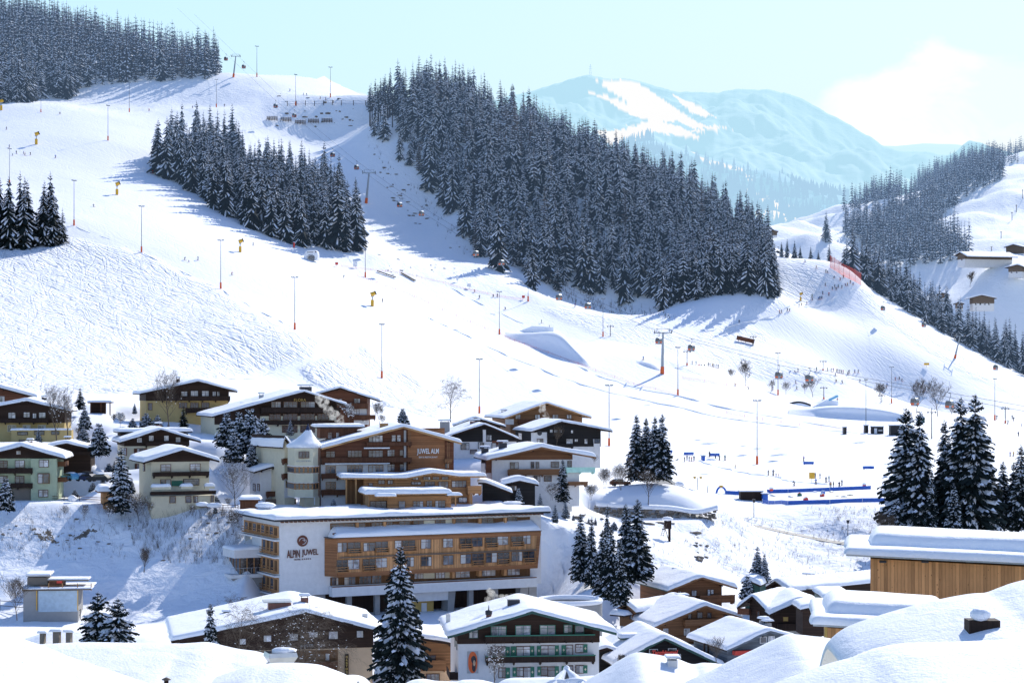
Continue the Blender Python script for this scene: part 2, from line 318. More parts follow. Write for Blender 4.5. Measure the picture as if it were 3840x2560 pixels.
C_([(2250,700,1560),(2190,640,1620),(2240,601,1650),(2330,628,1580),(2352,750,1540),(2120,655,1640),(2352,400,2100),(2352,500,1900),(2352,590,1690),(2200,490,1900),(2300,450,2000),(1940,625,1750),(2080,600,1760),(1850,545,1800),(1780,536,1900),
 (1860,505,2150),(1960,487,2300),(2080,450,2350),(2150,405,2600),(2352,372,2600),(2700,330,2600),(2700,700,1600),(1900,560,1720),(2050,540,1950)])
CZ([(1760,2500,110),(1900,2800,120),(2100,3000,210),(2352,3200,240),(2700,3200,260),(1400,2400,60),(1000,2400,60),(500,2500,120),(0,2600,250),(-300,2600,250),(1176,3200,40),(0,3200,200)])
CP=np.array(CP)
def rbf_fit(pts,c=45.,lam=1e-3):
    X=pts[:,:2]; n=len(X); D=np.sqrt(((X[:,None]-X[None])**2).sum(-1)+c*c)
    A=np.zeros((n+3,n+3)); A[:n,:n]=-D+np.eye(n)*lam*100; A[:n,n]=1; A[:n,n+1:]=X; A[n,:n]=1; A[n+1:,:n]=X.T
    bvec=np.zeros(n+3); bvec[:n]=pts[:,2]; s=np.linalg.solve(A,bvec); return X,s,c
RB=rbf_fit(CP,28.)
def rbf(x,y):
    X,s,c=RB; n=len(X); sh=x.shape; x=x.ravel(); y=y.ravel(); o=np.empty_like(x)
    for i in range(0,len(x),40000):
        a=x[i:i+40000,None]-X[None,:,0]; b=y[i:i+40000,None]-X[None,:,1]
        o[i:i+40000]=-np.sqrt(a*a+b*b+c*c)@s[:n]+s[n]+s[n+1]*x[i:i+40000]+s[n+2]*y[i:i+40000]
    return o.reshape(sh)
_H=RNG.random((512,512))
def vnoise(x,y):
    xi=np.floor(x).astype(int); yi=np.floor(y).astype(int); fx=x-xi; fy=y-yi; fx=fx*fx*(3-2*fx); fy=fy*fy*(3-2*fy)
    g=lambda a,b:_H[a%512,b%512]
    return (g(xi,yi)*(1-fx)+g(xi+1,yi)*fx)*(1-fy)+(g(xi,yi+1)*(1-fx)+g(xi+1,yi+1)*fx)*fy-.5
def fbm(x,y,o=4):
    s=0; a=1
    for k in range(o): s=s+a*vnoise(x*2**k+17*k,y*2**k+31*k); a*=.5
    return s
def inpoly(u,v,poly):
    poly=np.asarray(poly,float); x1,y1=poly[:,0],poly[:,1]; x2,y2=np.roll(x1,-1),np.roll(y1,-1); r=np.zeros(u.shape,bool)
    for a,b,c,d in zip(x1,y1,x2,y2):
        if b==d: continue
        r^=((b>v)!=(d>v))&(u<(c-a)*(v-b)/(d-b)+a)
    return r
UG=np.linspace(-560,2920,436)                       # columns (bearing), rows (distance)
YG=np.exp(np.linspace(math.log(150),math.log(3200),640))
UU,YY=np.meshgrid(UG,YG); XX=(UU/.6125-CX)/F*YY
ZZ=rbf(XX,YY)
VV=(HV-ZZ/YY*F)*.6125
MOG=[[(0,570),(60,575),(160,545),(330,585),(505,668),(590,715),(675,762),(740,790),(720,812),(640,845),(480,875),(300,900),(0,905),(-400,905),(-400,640)],
     [(690,850),(840,800),(960,870),(1040,940),(1000,960),(720,880)],
     [(1560,775),(1690,742),(1800,790),(1900,845),(1960,880),(1800,870),(1600,860),(1500,820)],
     [(1960,665),(2010,660),(2060,720),(2300,860),(2352,890),(2352,920),(2200,850),(2000,720)],
     [(1780,580),(1900,620),(1960,640),(1830,700),(1700,730),(1800,650)],
     [(1230,700),(1500,740),(1580,790),(1500,800),(1400,780),(1260,720)]]
EAR=[[(-50,1190),(230,1186),(330,1215),(300,1255),(150,1262),(0,1250)],[(340,1270),(430,1250),(440,1300),(360,1310)]]
LMP=[[(-300,1160),(560,1160),(560,1420),(-300,1440)],[(1640,1165),(2060,1165),(2060,1340),(1560,1330),(1450,1230),(1640,1210)],[(1240,1160),(1640,1190),(1700,1320),(1420,1330),(1240,1420)],
     [(0,195),(500,185),(830,220),(1080,590),(1300,700),(840,640),(830,300),(0,245)]]
mog=np.zeros(UU.shape); earth=np.zeros(UU.shape); lump=np.zeros(UU.shape)
wob=6*fbm(XX/14,YY/14,2)
for p in MOG[:2]: mog=np.maximum(mog,inpoly(UU,VV+wob,p)&(YY<1300))
for p in MOG[2:]: mog=np.maximum(mog,.55*(inpoly(UU,VV+wob,p)&(YY<1400)&(YY>800)))
for p in EAR: earth=np.maximum(earth,inpoly(UU,VV+wob,p)&(YY<420)&(YY>300))
for p in LMP[:3]: lump=np.maximum(lump,inpoly(UU,VV,p)&(YY<520))
lump=np.maximum(lump,.8*inpoly(UU,VV,LMP[3]).astype(float)*(YY>1100))
far=(YY>1480)&(UU>1700); lump=np.maximum(lump,.9*far)
def blur(a,k=2):
    for _ in range(k): a=(a+np.roll(a,1,0)+np.roll(a,-1,0)+np.roll(a,1,1)+np.roll(a,-1,1))/5
    return a
mog_s=np.maximum(blur(mog.astype(float),1),np.clip((YY-560)/300,0,1)*.13); lump_s=blur(lump.astype(float),9); earth_s=blur(earth.astype(float),3)
ZZ=ZZ+fbm(XX/26,YY/26,3)*.5+lump_s*fbm(XX/7,YY/7,3)*1.1+mog_s*fbm(XX/5,YY/7,3)*.75
ZZ+=np.where(far,fbm(XX/90,YY/60,4)*16,0)*np.clip((YY-1480)/200,0,1)
# the cut road below the nursery slope
RD=[P('S',u,v,Y) for u,v,Y in [(1500,1085,520),(1550,1112,480),(1610,1150,458),(1660,1175,447),(1720,1195,450),(1800,1212,448),(1880,1228,445),(1990,1247,440)]]
def polydist(X,Y,pl):
    best=np.full(X.shape,1e9); zz=np.zeros(X.shape)
    for a,b in zip(pl[:-1],pl[1:]):
        dx,dy=b.x-a.x,b.y-a.y; t=np.clip(((X-a.x)*dx+(Y-a.y)*dy)/(dx*dx+dy*dy),0,1)
        d=np.hypot(X-a.x-t*dx,Y-a.y-t*dy); m=d<best; best=np.where(m,d,best); zz=np.where(m,a.z+t*(b.z-a.z),zz)
    return best,zz
d_,z_=polydist(XX,YY,RD); t_=np.clip((d_-2.6)/4,0,1); ZZ=np.where(d_<6.6,(z_-.9)*(1-t_)+ZZ*t_,ZZ)
# level yard in front of and under the big hotel
ln=340+(XX+39.6)*.488; inn=np.clip(np.minimum(np.minimum((XX+46)/4,(15-XX)/8),np.minimum((ln+12-YY)/3,(YY-285)/10)),0,1); ZZ=np.where(inn>0,np.minimum(ZZ,ZZ*(1-inn)-40.5*inn),ZZ)
inn=np.clip(np.minimum(np.minimum((XX-14)/10,(374-YY)/14),(YY-262)/10),0,1); inn=inn*inn*(3-2*inn); ZZ=np.where(inn>0,np.minimum(ZZ,ZZ*(1-inn)-41.*inn),ZZ)
def zat(x,y):
    """ground height at x,y"""
    u=(x/y*F+CX)*.6125; i=(u-UG[0])/(UG[1]-UG[0]); j=(math.log(y)-math.log(150))/(math.log(3200)-math.log(150))*(len(YG)-1)
    i=min(max(i,0),len(UG)-1.001); j=min(max(j,0),len(YG)-1.001); a=int(i); b=int(j); fi=i-a; fj=j-b
    return float((ZZ[b,a]*(1-fi)+ZZ[b,a+1]*fi)*(1-fj)+(ZZ[b+1,a]*(1-fi)+ZZ[b+1,a+1]*fi)*fj)
def hit(view,x,y,ymin=150.,ymax=3200.):
    """where the sight line of a measured point meets the ground"""
    u,v=sp(view,x,y); u*=.6125; i=min(max((u-UG[0])/(UG[1]-UG[0]),0),len(UG)-1.001); a=int(i); f=i-a
    z=ZZ[:,a]*(1-f)+ZZ[:,a+1]*f; vv=HV-z/YG*F
    ok=np.where((vv<=v)&(YG>=ymin)&(YG<=ymax))[0]
    if len(ok)==0: k=int(np.argmin(np.where((YG>=ymin)&(YG<=ymax),vv,1e9))); Y=YG[k]
    else:
        k=ok[0]
        if k>0 and vv[k-1]>v and YG[k-1]>=ymin: t=(vv[k-1]-v)/(vv[k-1]-vv[k]); Y=YG[k-1]*(1-t)+YG[k]*t
        else: Y=YG[k]
    X=(u/.6125-CX)/F*Y; return Vector((X,Y,zat(X,Y)))
def build_ground():
    ny,nx=UU.shape; V=np.stack([XX,YY,ZZ],-1).reshape(-1,3); i=np.arange(ny*nx).reshape(ny,nx)
    Fq=np.stack([i[:-1,:-1],i[:-1,1:],i[1:,1:],i[1:,:-1]],-1).reshape(-1,4)
    o=np_mesh('snow_ground',V,Fq,MT['ground']); tag(o,kind='structure')
    a=o.data.color_attributes.new('mask','FLOAT_COLOR','POINT')
    c=np.zeros((ny*nx,4),np.float32); c[:,0]=mog_s.ravel(); c[:,1]=earth_s.ravel(); c[:,2]=np.clip(lump_s,0,1).ravel(); c[:,3]=1; a.data.foreach_set('color',c.ravel())
# ---------------------------------------------------------------- trees
def spruce_arrays(seed, levels=24, per=9, H=1.0, rad=.125, bare=.06, droop=.45, snow=.6, twigs=0, larch=False, gap=.12, power=.68, streak=False):
    """one conifer of height 1: trunk rings (bark), drooping branches with hanging twigs (needles), snow lying on them"""
    r=random.Random(seed); V=[]; Fq=[]; M=[]
    def quad(a,b,c,d,m):
        n=len(V); V.extend((a,b,c,d)); Fq.append((n,n+1,n+2,n+3)); M.append(m)
    # trunk
    n0=len(V); k=5; hs=[0,.25,.6,.98]; rs=[.013,.010,.006,.0015]
    for h,q in zip(hs,rs):
        for i in range(k): a=2*PI*i/k; V.append((q*math.cos(a),q*math.sin(a),h))
    for j in range(3):
        for i in range(k): Fq.append((n0+j*k+i,n0+j*k+(i+1)%k,n0+(j+1)*k+(i+1)%k,n0+(j+1)*k+i)); M.append(1)
    lean=r.uniform(-.01,.01)
    for li in range(levels):
        t=li/(levels-1); z=bare+(1-bare-.015)*t**.93
        R0=rad*(1-t)**power*(1.0 if t>.12 else .65+.35*t/.12)+.006
        nb=max(3,int(per*(.55+.45*(1-t))))
        off=r.uniform(0,6.28)
        for b in range(nb):
            if r.random()<gap: continue
            a=off+2*PI*b/nb+r.uniform(-.35,.35); ln=R0*r.uniform(.65,1.22); dz=-ln*droop*r.uniform(.6,1.35)
            if t>.85: dz=ln*r.uniform(.1,.6)
            ca,sa=math.cos(a),math.sin(a); zz=z+r.uniform(-.010,.010); w=ln*(r.uniform(.22,.36) if not twigs else r.uniform(.13,.24))+.003
            def pt(f,side,dzz=0.):
                rr=ln*f; zc=zz+dz*(f**1.15)+ (ln*.10*(f**3)); ww=w*side*(1.0-.45*f if f<.9 else .35)*(.55+f if f<.45 else 1)
                return (ca*rr-sa*ww+lean*zz, sa*rr+ca*ww, zc+dzz-abs(side)*w*.35)
            segs=((0.02,.5),(.5,1.0)) if not larch else ((0.02,1.0),)
            for f0,f1 in segs:
                quad(pt(f0,-1),pt(f1,-1),pt(f1,0),pt(f0,0),0); quad(pt(f0,0),pt(f1,0),pt(f1,1),pt(f0,1),0)
            # hanging twigs
            hd=ln*r.uniform(.16,.34)
            p0=pt(.25,0);p1=pt(.98,0); quad(p0,p1,(p1[0],p1[1],p1[2]-hd*.4),(p0[0],p0[1],p0[2]-hd),0)
            for q in range(twigs):
                f=r.uniform(.3,1.); s=r.choice((-1,1)); c=pt(f,0); e=ln*r.uniform(.18,.34)
                aa=a+s*r.uniform(.5,1.1); ex,ey=math.cos(aa)*e,math.sin(aa)*e; ww=e*.16
                quad((c[0]-sa*ww,c[1]+ca*ww,c[2]),(c[0]+ex,c[1]+ey,c[2]-e*.5),(c[0]+ex*.8,c[1]+ey*.8,c[2]-e*.85),(c[0]+sa*ww,c[1]-ca*ww,c[2]-e*.2),0)
            # snow
            if r.random()<snow*(1.15-.55*(1-t)*streak):
                f0=r.uniform(.15,.5); f1=min(1.03,f0+r.uniform(.25,.55))
                if streak: f0=r.uniform(.05,.25); f1=r.uniform(.75,1.03)
                th=ln*(.13 if twigs else .10)+.002
                s0,s1=(r.uniform(.5,.95),r.uniform(.45,.9)) if not streak else (r.uniform(.3,.6),r.uniform(.3,.6))
                A=pt(f0,-s0,th*.2);B=pt(f1,-s1,th*.2);Cc=pt(f1,0,th);D=pt(f0,0,th);E=pt(f1,s1,th*.2);G=pt(f0,s0,th*.2)
                quad(A,B,Cc,D,2); quad(D,Cc,E,G,2)
                if twigs: 
                    f=r.uniform(.55,.95); c=pt(f,0,th*1.2); q=ln*r.uniform(.06,.12)
                    n=len(V)
                    V.extend([(c[0]+q*1.5*ca,c[1]+q*1.5*sa,c[2]-q*.7),(c[0]-q*sa,c[1]+q*ca,c[2]-q*.2),(c[0]-q*1.3*ca,c[1]-q*1.3*sa,c[2]),(c[0]+q*sa,c[1]-q*ca,c[2]-q*.2),(c[0],c[1],c[2]+q*.7)])
                    for ia,ib in ((0,1),(1,2),(2,3),(3,0)): Fq.append((n+ia,n+ib,n+4,n+4)); M.append(2)
    return np.array(V,np.float32),np.array(Fq,np.int32),np.array(M,np.int32)
def fix_tri(me): pass
def split_mesh(name,arr,keep,mats):
    V,Fq,M=arr; sel=np.isin(M,keep); f=Fq[sel]; m=M[sel]; u,inv=np.unique(f.ravel(),return_inverse=True)
    me=bpy.data.meshes.new(name); faces=[tuple(dict.fromkeys(q)) for q in inv.reshape(f.shape).tolist()]
    me.from_pydata(V[u].tolist(),[],faces)
    for k in mats: me.materials.append(k)
    mp={k:i for i,k in enumerate(keep)}; me.polygons.foreach_set('material_index',[mp[int(x)] for x in m]); me.update(); return me
TREE_V={}     # variants: (crown mesh, trunk mesh, whole mesh)
def variant(key,arr,needle='needle'):
    c=split_mesh('spruce_crown',arr,[0,2],[MT[needle],MT['tsnow']]); t=split_mesh('spruce_trunk',arr,[1],[MT['bark']])
    w=split_mesh('spruce_whole',arr,[0,1,2],[MT[needle],MT['bark'],MT['tsnow']]); TREE_V[key]=(c,t,w)
for s in range(6): variant(('far',s),spruce_arrays(s,23,10,snow=.64,gap=.06,rad=(.16,.18,.205,.17,.19,.15)[s],droop=(.75,.95,.8,1.05,.85,.9)[s],power=.86,streak=True))
variant(('tall',0),spruce_arrays(21,16,8,snow=.5,rad=.11,bare=.45,droop=.6)); variant(('tall',1),spruce_arrays(22,18,7,snow=.4,rad=.095,bare=.35,droop=.6))
variant(('larch',0),spruce_arrays(31,24,8,snow=.5,rad=.12,droop=.15,larch=True),'needle2')
for s in range(4): variant(('near',s),spruce_arrays(50+s,46,14,snow=.55,rad=(.18,.20,.165,.19)[s],droop=(.55,.45,.6,.5)[s],twigs=5,bare=.04,gap=.16))
for s in range(2): variant(('hero',s),spruce_arrays(70+s,50,15,snow=.75,rad=(.19,.24)[s],droop=.5,twigs=9,bare=.03,gap=.14,power=.72))
variant(('snowy',0),spruce_arrays(90,30,12,snow=.98,rad=.22,droop=.5,twigs=4,bare=.02)); variant(('snowy',1),spruce_arrays(91,26,12,snow=.98,rad=.44,droop=.35,twigs=4,bare=.02,power=.6))
variant(('dark',0),spruce_arrays(95,30,12,snow=.12,rad=.20,droop=.45,twigs=5,bare=.02,gap=.2))
def plant(key,loc,h,wscale=1.,rz=None,label='',cat='spruce',group=None,parts=True,name='spruce_tree'):
    c,t,w=TREE_V[key]; rz=random.uniform(0,6.28) if rz is None else rz
    if parts:
        o=thing(name,label,cat,loc,rz,group); o.scale=(h*wscale,h*wscale,h)
        for nm,me in (('trunk',t),('crown',c)):
            q=bpy.data.objects.new(nm,me); link(q,o)
    else:
        o=bpy.data.objects.new(name,w); o.location=loc; o.rotation_euler=(0,0,rz); o.scale=(h*wscale,h*wscale,h); link(o); tag(o,label,cat,group)
    return o

# forests: areas of base points (photo outline at ground level), spacing, height
FOR=[ # name, polygon(S), Ymin,Ymax, spacing, hmin,hmax, keys
 ('dense forest right of the gondola line',[(838,290),(845,262),(960,228),(1070,255),(1250,330),(1450,425),(1640,515),(1765,590),(1795,645),(1792,683),(1700,672),(1595,690),(1545,700),(1522,714),(1400,690),(1240,655),(1170,610),(1100,588),(1010,465),(930,385)],1080,1480,7.9,25,38),
 ('spruce forest at the top left of the ski hill',[(-300,262),(0,238),(60,236),(120,228),(170,232),(190,202),(300,191),(400,186),(505,180),(495,158),(400,135),(200,80),(0,30),(-300,0)],1380,1860,8.2,28,39),
 ('wood between the piste and the gondola line',[(338,372),(420,345),(500,352),(600,400),(700,432),(780,470),(832,560),(828,577),(720,575),(672,565),(620,545),(560,520),(490,480),(420,435),(360,400)],1050,1330,7.8,25,36),
 ('stand of spruces at the left edge of the piste',[(-150,570),(-40,540),(60,545),(130,548),(166,553),(150,566),(60,570),(0,573)],850,1020,6.0,27,35),
 ('row of spruces behind the crest of the right slope',[(1925,622),(1975,650),(2030,698),(2120,748),(2200,802),(2290,850),(2352,880),(2480,935),(2480,900),(2352,840),(2200,760),(2100,700),(1990,610),(1930,600)],1300,1500,8.6,24,33),
 ('hazy spruce forest on the far right slope',[(1945,560),(1940,530),(2010,500),(2090,460),(2160,440),(2250,400),(2300,385),(2305,410),(2240,440),(2180,485),(2130,520),(2190,555),(2240,590),(2185,600),(2110,625),(2010,600)],1540,2400,9.,26,34),
 ('hazy spruce ridge on the far right skyline',[(1935,487),(1990,468),(2060,445),(2110,425),(2180,395),(2270,375),(2352,362),(2500,330),(2500,375),(2352,372),(2290,385),(2200,418),(2100,440),(2000,475)],2100,2760,9.5,24,32),
]
TREES=[]    # (size_on_photo, x,y,z,h,forest index,key)
def scatter():
    for fi,(nm,poly,y0,y1,spc,h0,h1) in enumerate(FOR):
        r=random.Random(100+fi); us=[p[0] for p in poly]; ua,ub=max(min(us),-160),min(max(us),2500)
        xa=(ua/.6125-CX)/F; xb=(ub/.6125-CX)/F
        gx=np.arange(min(xa*y0,xa*y1),max(xb*y1,xb*y0),spc); gy=np.arange(y0,y1,spc)
        X,Y=np.meshgrid(gx,gy); X=X+RNG.uniform(-.42,.42,X.shape)*spc; Y=Y+RNG.uniform(-.42,.42,X.shape)*spc
        X=X.ravel();Y=Y.ravel(); Z=np.array([zat(a,b) for a,b in zip(X,Y)])
        u=(X/Y*F+CX)*.6125; v=(HV-Z/Y*F)*.6125; ok=inpoly(u,v,poly)
        for a,b,c,uu,vv in zip(X[ok],Y[ok],Z[ok],u[ok],v[ok]):
            h=r.uniform(h0,h1)*(r.uniform(.5,.82) if r.random()<.32 else 1.)*(1+.14*float(vnoise(np.array([a/38.]),np.array([b/38.]))[0])*2); k=('far',r.randrange(6))
            if fi==0 and uu<905 and vv<300 : k=('tall',r.randrange(2)); h=r.uniform(26,34)
            elif fi==0 and r.random()<(.16 if uu<1250 and vv<420 else .03): k=('larch',0)
            elif fi==1 and r.random()<.07: k=('larch',0)
            TREES.append((h/b,a,b,c,h,fi,k))
scatter()
# single spruces surveyed one by one: view, base x,y, top y, group label
SOLO=[('S',62,562,418,'tall spruce in the middle of the stand at the left edge',930),('S',100,562,432,'spruce right of the middle of the stand at the left edge',935),('S',128,560,452,'shorter spruce near the right end of the left edge stand',940),
 ('S',1222,662,560,'lone spruce in front of the dense forest, left of the gondolas',1130),('S',1280,668,590,'shorter spruce beside the lone spruce at the forest foot',1130),('S',1145,620,470,'tall slim spruce at the left foot of the dense forest',1190),
 ('S',818,575,423,'spruce at the right tip of the wood beside the gondola pylon',1100),('S',775,572,385,'tall spruce near the right tip of the wood by the gondola line',1100),
 ('S',1898,553,485,'lone far spruce standing on the sunlit ridge',1700),('S',1750,610,515,'tall spruce at the right end of the dense forest',1300),
 ('S',1862,610,572,'small spruce behind the saddle, left of the red net',1420),('S',1880,612,578,'second small spruce behind the saddle',1420),('S',1838,602,566,'leftmost small spruce behind the saddle',1420),('S',1905,618,562,'spruce just left of the red safety net',1400),
 ('S',1825,596,552,'spruce in the dip behind the saddle',1450),('S',1808,592,548,'spruce at the left of the dip behind the saddle',1450),('S',1795,590,555,'bushy spruce at the left end of the dip',1450)]
def build_forests():
    TREES.sort(key=lambda t:-t[0]); n_ind=286
    seen=[t for t in TREES if -30<(t[1]/t[2]*F+CX)*.6125<2380]; rest_far=[t for t in TREES if not -30<(t[1]/t[2]*F+CX)*.6125<2380]
    # individuals: those that stand at the front edge / show largest
    indiv=seen[:n_ind]; rest=seen[n_ind:]+rest_far
    kinds={'far':'snow dusted spruce','tall':'tall bare stemmed spruce','larch':'pale brown larch'}
    for t in indiv:
        _,x,y,z,h,fi,k=t; lb=kinds[k[0]]+' in the '+FOR[fi][0]
        plant(k,(x,y,z-.3),h,label=lb,cat='spruce' if k[0]!='larch' else 'larch',group='trees of the '+FOR[fi][0],parts=False,name='spruce_tree' if k[0]!='larch' else 'larch_tree')
    low=[spruce_arrays(200+s,19,9,snow=.64,gap=.06,rad=(.16,.18,.20,.15)[s%4],droop=(.75,.95,.8,1.05)[s%4],larch=True,power=.86,streak=True) for s in range(5)]
    lw=spruce_arrays(31,20,8,snow=.5,rad=.12,droop=.15,larch=True); tl=spruce_arrays(22,16,7,snow=.4,rad=.09,bare=.42,droop=.6)
    lf=[spruce_arrays(300+q,12,6,snow=.65,rad=(.13,.15)[q%2],droop=.65,larch=True,gap=.05) for q in range(4)]
    Vs=[];Fs=[];Ms=[];off=0; rr=random.Random(5)
    for t in rest:
        _,x,y,z,h,fi,k=t
        A=lw if k[0]=='larch' else tl if k[0]=='tall' else lf[rr.randrange(4)] if y>1520 else low[rr.randrange(5)]
        V,Fq,M=A; a=rr.uniform(0,6.28); c,s=math.cos(a),math.sin(a); ws=rr.uniform(.8,1.3)
        W=np.empty_like(V); W[:,0]=(V[:,0]*c-V[:,1]*s)*h*ws+x; W[:,1]=(V[:,0]*s+V[:,1]*c)*h*ws+y; W[:,2]=V[:,2]*h+z-.3
        mm=M.copy(); 
        if k[0]=='larch': mm=np.where(M==0,3,M)
        Vs.append(W);Fs.append(Fq+off);Ms.append(mm);off+=len(V)
    o=np_mesh('spruce_forest',np.concatenate(Vs),np.concatenate(Fs),[MT['needle'],MT['bark'],MT['tsnow'],MT['needle2']],np.concatenate(Ms),smooth=False)
    tag(o,'mass of snow dusted spruces covering the wooded hillsides','forest',kind='stuff'); print('forest trees',len(rest),'verts',off)
    for vw,x,yb,yt,lb,Y in SOLO:
        p=hit(vw,x,yb,Y-140,Y+160); h=(yb-yt)/.6125/F*p.y
        plant(('far',random.randrange(6)),p,h*1.03,wscale=1.15,label=lb,cat='spruce',parts=True)
build_forests()
# ---------------------------------------------------------------- buildings
def snow_cap(name, prof, y0, y1, t, parent, seed=0, mat='snow', over=.12, lump=.35):
    """snow lying on a roof whose section is prof [(x,z)..]; rounded rims, wind-worn top"""
    t*=.78; prof=sorted(prof); r=t*.85; rg=random.Random(seed)
    def samples(a,b,step):
        e=[0,.04,.14,.34,.65,1.0]; L=b-a; rr=min(r,L*.45)
        s=[a+q*rr for q in e]; n=max(2,int((L-2*rr)/step)); s+=[a+rr+(L-2*rr)*k/n for k in range(1,n)]; s+=[b-q*rr for q in reversed(e)]; return np.array(s),rr
    x0,x1=prof[0][0]-over,prof[-1][0]+over
    step=max(.45,(x1-x0)/46); xs,rx=samples(x0,x1,step); ys,ry=samples(y0-over,y1+over,max(.55,(y1-y0)/26))
    px=np.array([p[0] for p in prof]); pz=np.array([p[1] for p in prof])
    zr=np.interp(xs,px,pz); zs=np.zeros_like(zr); k=[-.9,-.45,0,.45,.9]
    for q in k: zs+=np.interp(xs+q*t,px,pz)/len(k)
    X,Y=np.meshgrid(xs,ys); wob=.30*fbm(X*.45+seed*7.3,Y*.35+seed,2)
    def e(d,rr): q=np.clip(1-d/rr,0,1); return np.sqrt(np.maximum(1-q*q,0))
    E=np.minimum(e(X-x0,rx),e(x1-X,rx))*np.minimum(e(Y-ys[0],ry),e(ys[-1]-Y,ry))
    h=t*E*(1+lump*fbm(X*.22+seed*3.1,Y*.22+seed*5.7,3))
    Z=np.where(E>.5,zs[None,:],zr[None,:])+h
    cx=(x0+x1)/2; edge=1-np.clip(E,0,1); X=X+wob*edge; Y=Y+.34*fbm(X*.5+9,Y*.3+seed,2)*edge
    # rim curls a little outwards half way up
    ny,nx=X.shape; V=np.stack([X,Y,Z],-1).reshape(-1,3); i=np.arange(ny*nx).reshape(ny,nx)
    Fq=np.stack([i[:-1,:-1],i[:-1,1:],i[1:,1:],i[1:,:-1]],-1).reshape(-1,4)
    return np_mesh(name,V,Fq,MT[mat],parent=parent)
def pad(O,X,D,x0,x1,y0,y1,z,fall):
    """cut the ground down to a level yard"""
    m=(np.abs(XX-O.x)<90)&(np.abs(YY-O.y)<90); dx=XX[m]-O.x; dy=YY[m]-O.y; lx=dx*X.x+dy*X.y; ly=dx*D.x+dy*D.y
    d=np.hypot(np.maximum(np.maximum(x0-lx,lx-x1),0),np.maximum(np.maximum(y0-ly,ly-y1),0)); w=np.clip(1-d/fall,0,1); w=w*w*(3-2*w); g=ZZ[m]; ZZ[m]=np.minimum(g,g*(1-w)+z*w)
_q=P('A',700,960,384); pad(_q,Vector((1,0,0)),Vector((0,1,0)),-9,14,-12,8,_q.z-.1,8.)
class House:
    def __init__(s,name,label,cat,view,Y,vis,xl,xr,yb,depth=12,group=None):
        s.vw=view; u,v=sp(view,(xl+xr)/2,yb); th=math.atan((u-CX)/F); s.yaw=R(vis)-th; s.depth=depth
        # origin = left end of the facade foot
        c,sn=math.cos(s.yaw),math.sin(s.yaw); M0=P(view,(xl+xr)/2,yb,Y); s.X=Vector((c,sn,0)); s.D=Vector((-sn,c,0)); s.O=M0
        lx,_=s.cv(xl,yb); s.O=M0+s.X*lx; s.W=s.cv(xr,yb)[0]
        s.root=thing(name,label,cat,s.O,s.yaw,group); s.seed=hash_(label)
        s.h0=-3.
        if s.O.y<900: pad(s.O,s.X,s.D,-3,s.W+3,-6,depth,s.O.z-.15,7.)
    def cv(s,x,y,d=0.,view=None,side=None):
        u,v=sp(view or s.vw,x,y); ray=Vector(((u-CX)/F,1,(HV-v)/F))
        n=s.D if side is None else s.X; q=s.O+(s.D*d if side is None else s.X*d)
        t=q.dot(n)/ray.dot(n); p=ray*t-s.O; return (p.dot(s.X) if side is None else p.dot(s.D), p.z)
    def gable(s,rl,ra,rr,over=1.3,upper='w_dark',split=None,lower='p_cream',ts=.75,fascia=None,roofmat='w_dark',back=1.,proud=.10,snowmat='snow',purl=True):
        A=[s.cv(*q,d=-over) for q in (rl,ra,rr)]; s.A=A; s.over=over
        px=[a[0] for a in A]; pz=[a[1] for a in A]; zr=lambda x: float(np.interp(x,px,pz)) if px[0]<=x<=px[2] else (pz[0]+(x-px[0])*(pz[1]-pz[0])/(px[1]-px[0]) if x<px[0] else pz[2]+(x-px[2])*(pz[2]-pz[1])/(px[2]-px[1]))
        s.zr=zr; W=s.W; th=.24; D=s.depth
        ax=min(max(px[1],.5),W-.5)
        if split is None: zs=s.h0
        else: zs=s.cv((s.W and 0) or 0,0)[1] if False else s.cv(ra[0],split)[1]
        top=[(W,zr(W)-th),(ax,zr(ax)-th),(0,zr(0)-th)]
        if split is not None:
            b=MB(); b.box(0,0,s.h0,W,D,min(zs+.02,zr(0)-th,zr(W)-th)); b.build('plaster_wall',MT[lower],s.root)
        b=MB(); q=proud if split is not None else 0.; zs2=min(zs,zr(0)-th-.05,zr(W)-th-.05) if split is not None else zs
        b.prism([(-q,zs2),(W+q,zs2)]+[(W+q,top[0][1]),top[1],(-q,top[2][1])],-q,D+q); b.build('timber_wall',MT[upper],s.root)
        b=MB(); b.prism([(px[0],pz[0]-th),(px[1],pz[1]-th),(px[2],pz[2]-th),(px[2],pz[2]),(px[1],pz[1]),(px[0],pz[0])],-over,D+back); rf=b.build('roof',MT[roofmat],s.root)
        b=MB(); f=fascia or 'w_raildark'
        b.prism([(px[0],pz[0]-.34),(px[1],pz[1]-.34),(px[2],pz[2]-.34),(px[2],pz[2]+.03),(px[1],pz[1]+.03),(px[0],pz[0]+.03)],-over-.06,-over-.01); b.build('bargeboard',MT[f],rf)
        if purl and over>.8:
            for fx in (0.04,.5,.96):
                x=fx*W; z=zr(x)-th-.12; b=MB(); b.box(x-.1,-over+.15,z-.22,x+.1,.0,z); b.build('purlin',MT['w_raildark'],rf)
        sn=snow_cap('snow_cover',list(zip(px,pz)),-over,D+back,ts,rf,s.seed,snowmat); s.roof=rf; return s
    def flat(s,x0,y0,x1,y1,d0,d1,t=.6,thick=.25,mat='roofdark',view=None,snow=True,ov=0,name='roof',parent=None):
        """flat slab whose front lower edge runs between two measured points"""
        a=s.cv(x0,y0,d0,view); c=s.cv(x1,y1,d0,view); z=(a[1]+c[1])/2
        b=MB(); b.box(a[0],d0,z,c[0],d1,z+thick); o=b.build(name,MT[mat],parent or s.root)
        if snow: snow_cap('snow_cover',[(a[0],z+thick),(c[0],z+thick)],d0,d1,t,o,s.seed+int(x0))
        return o
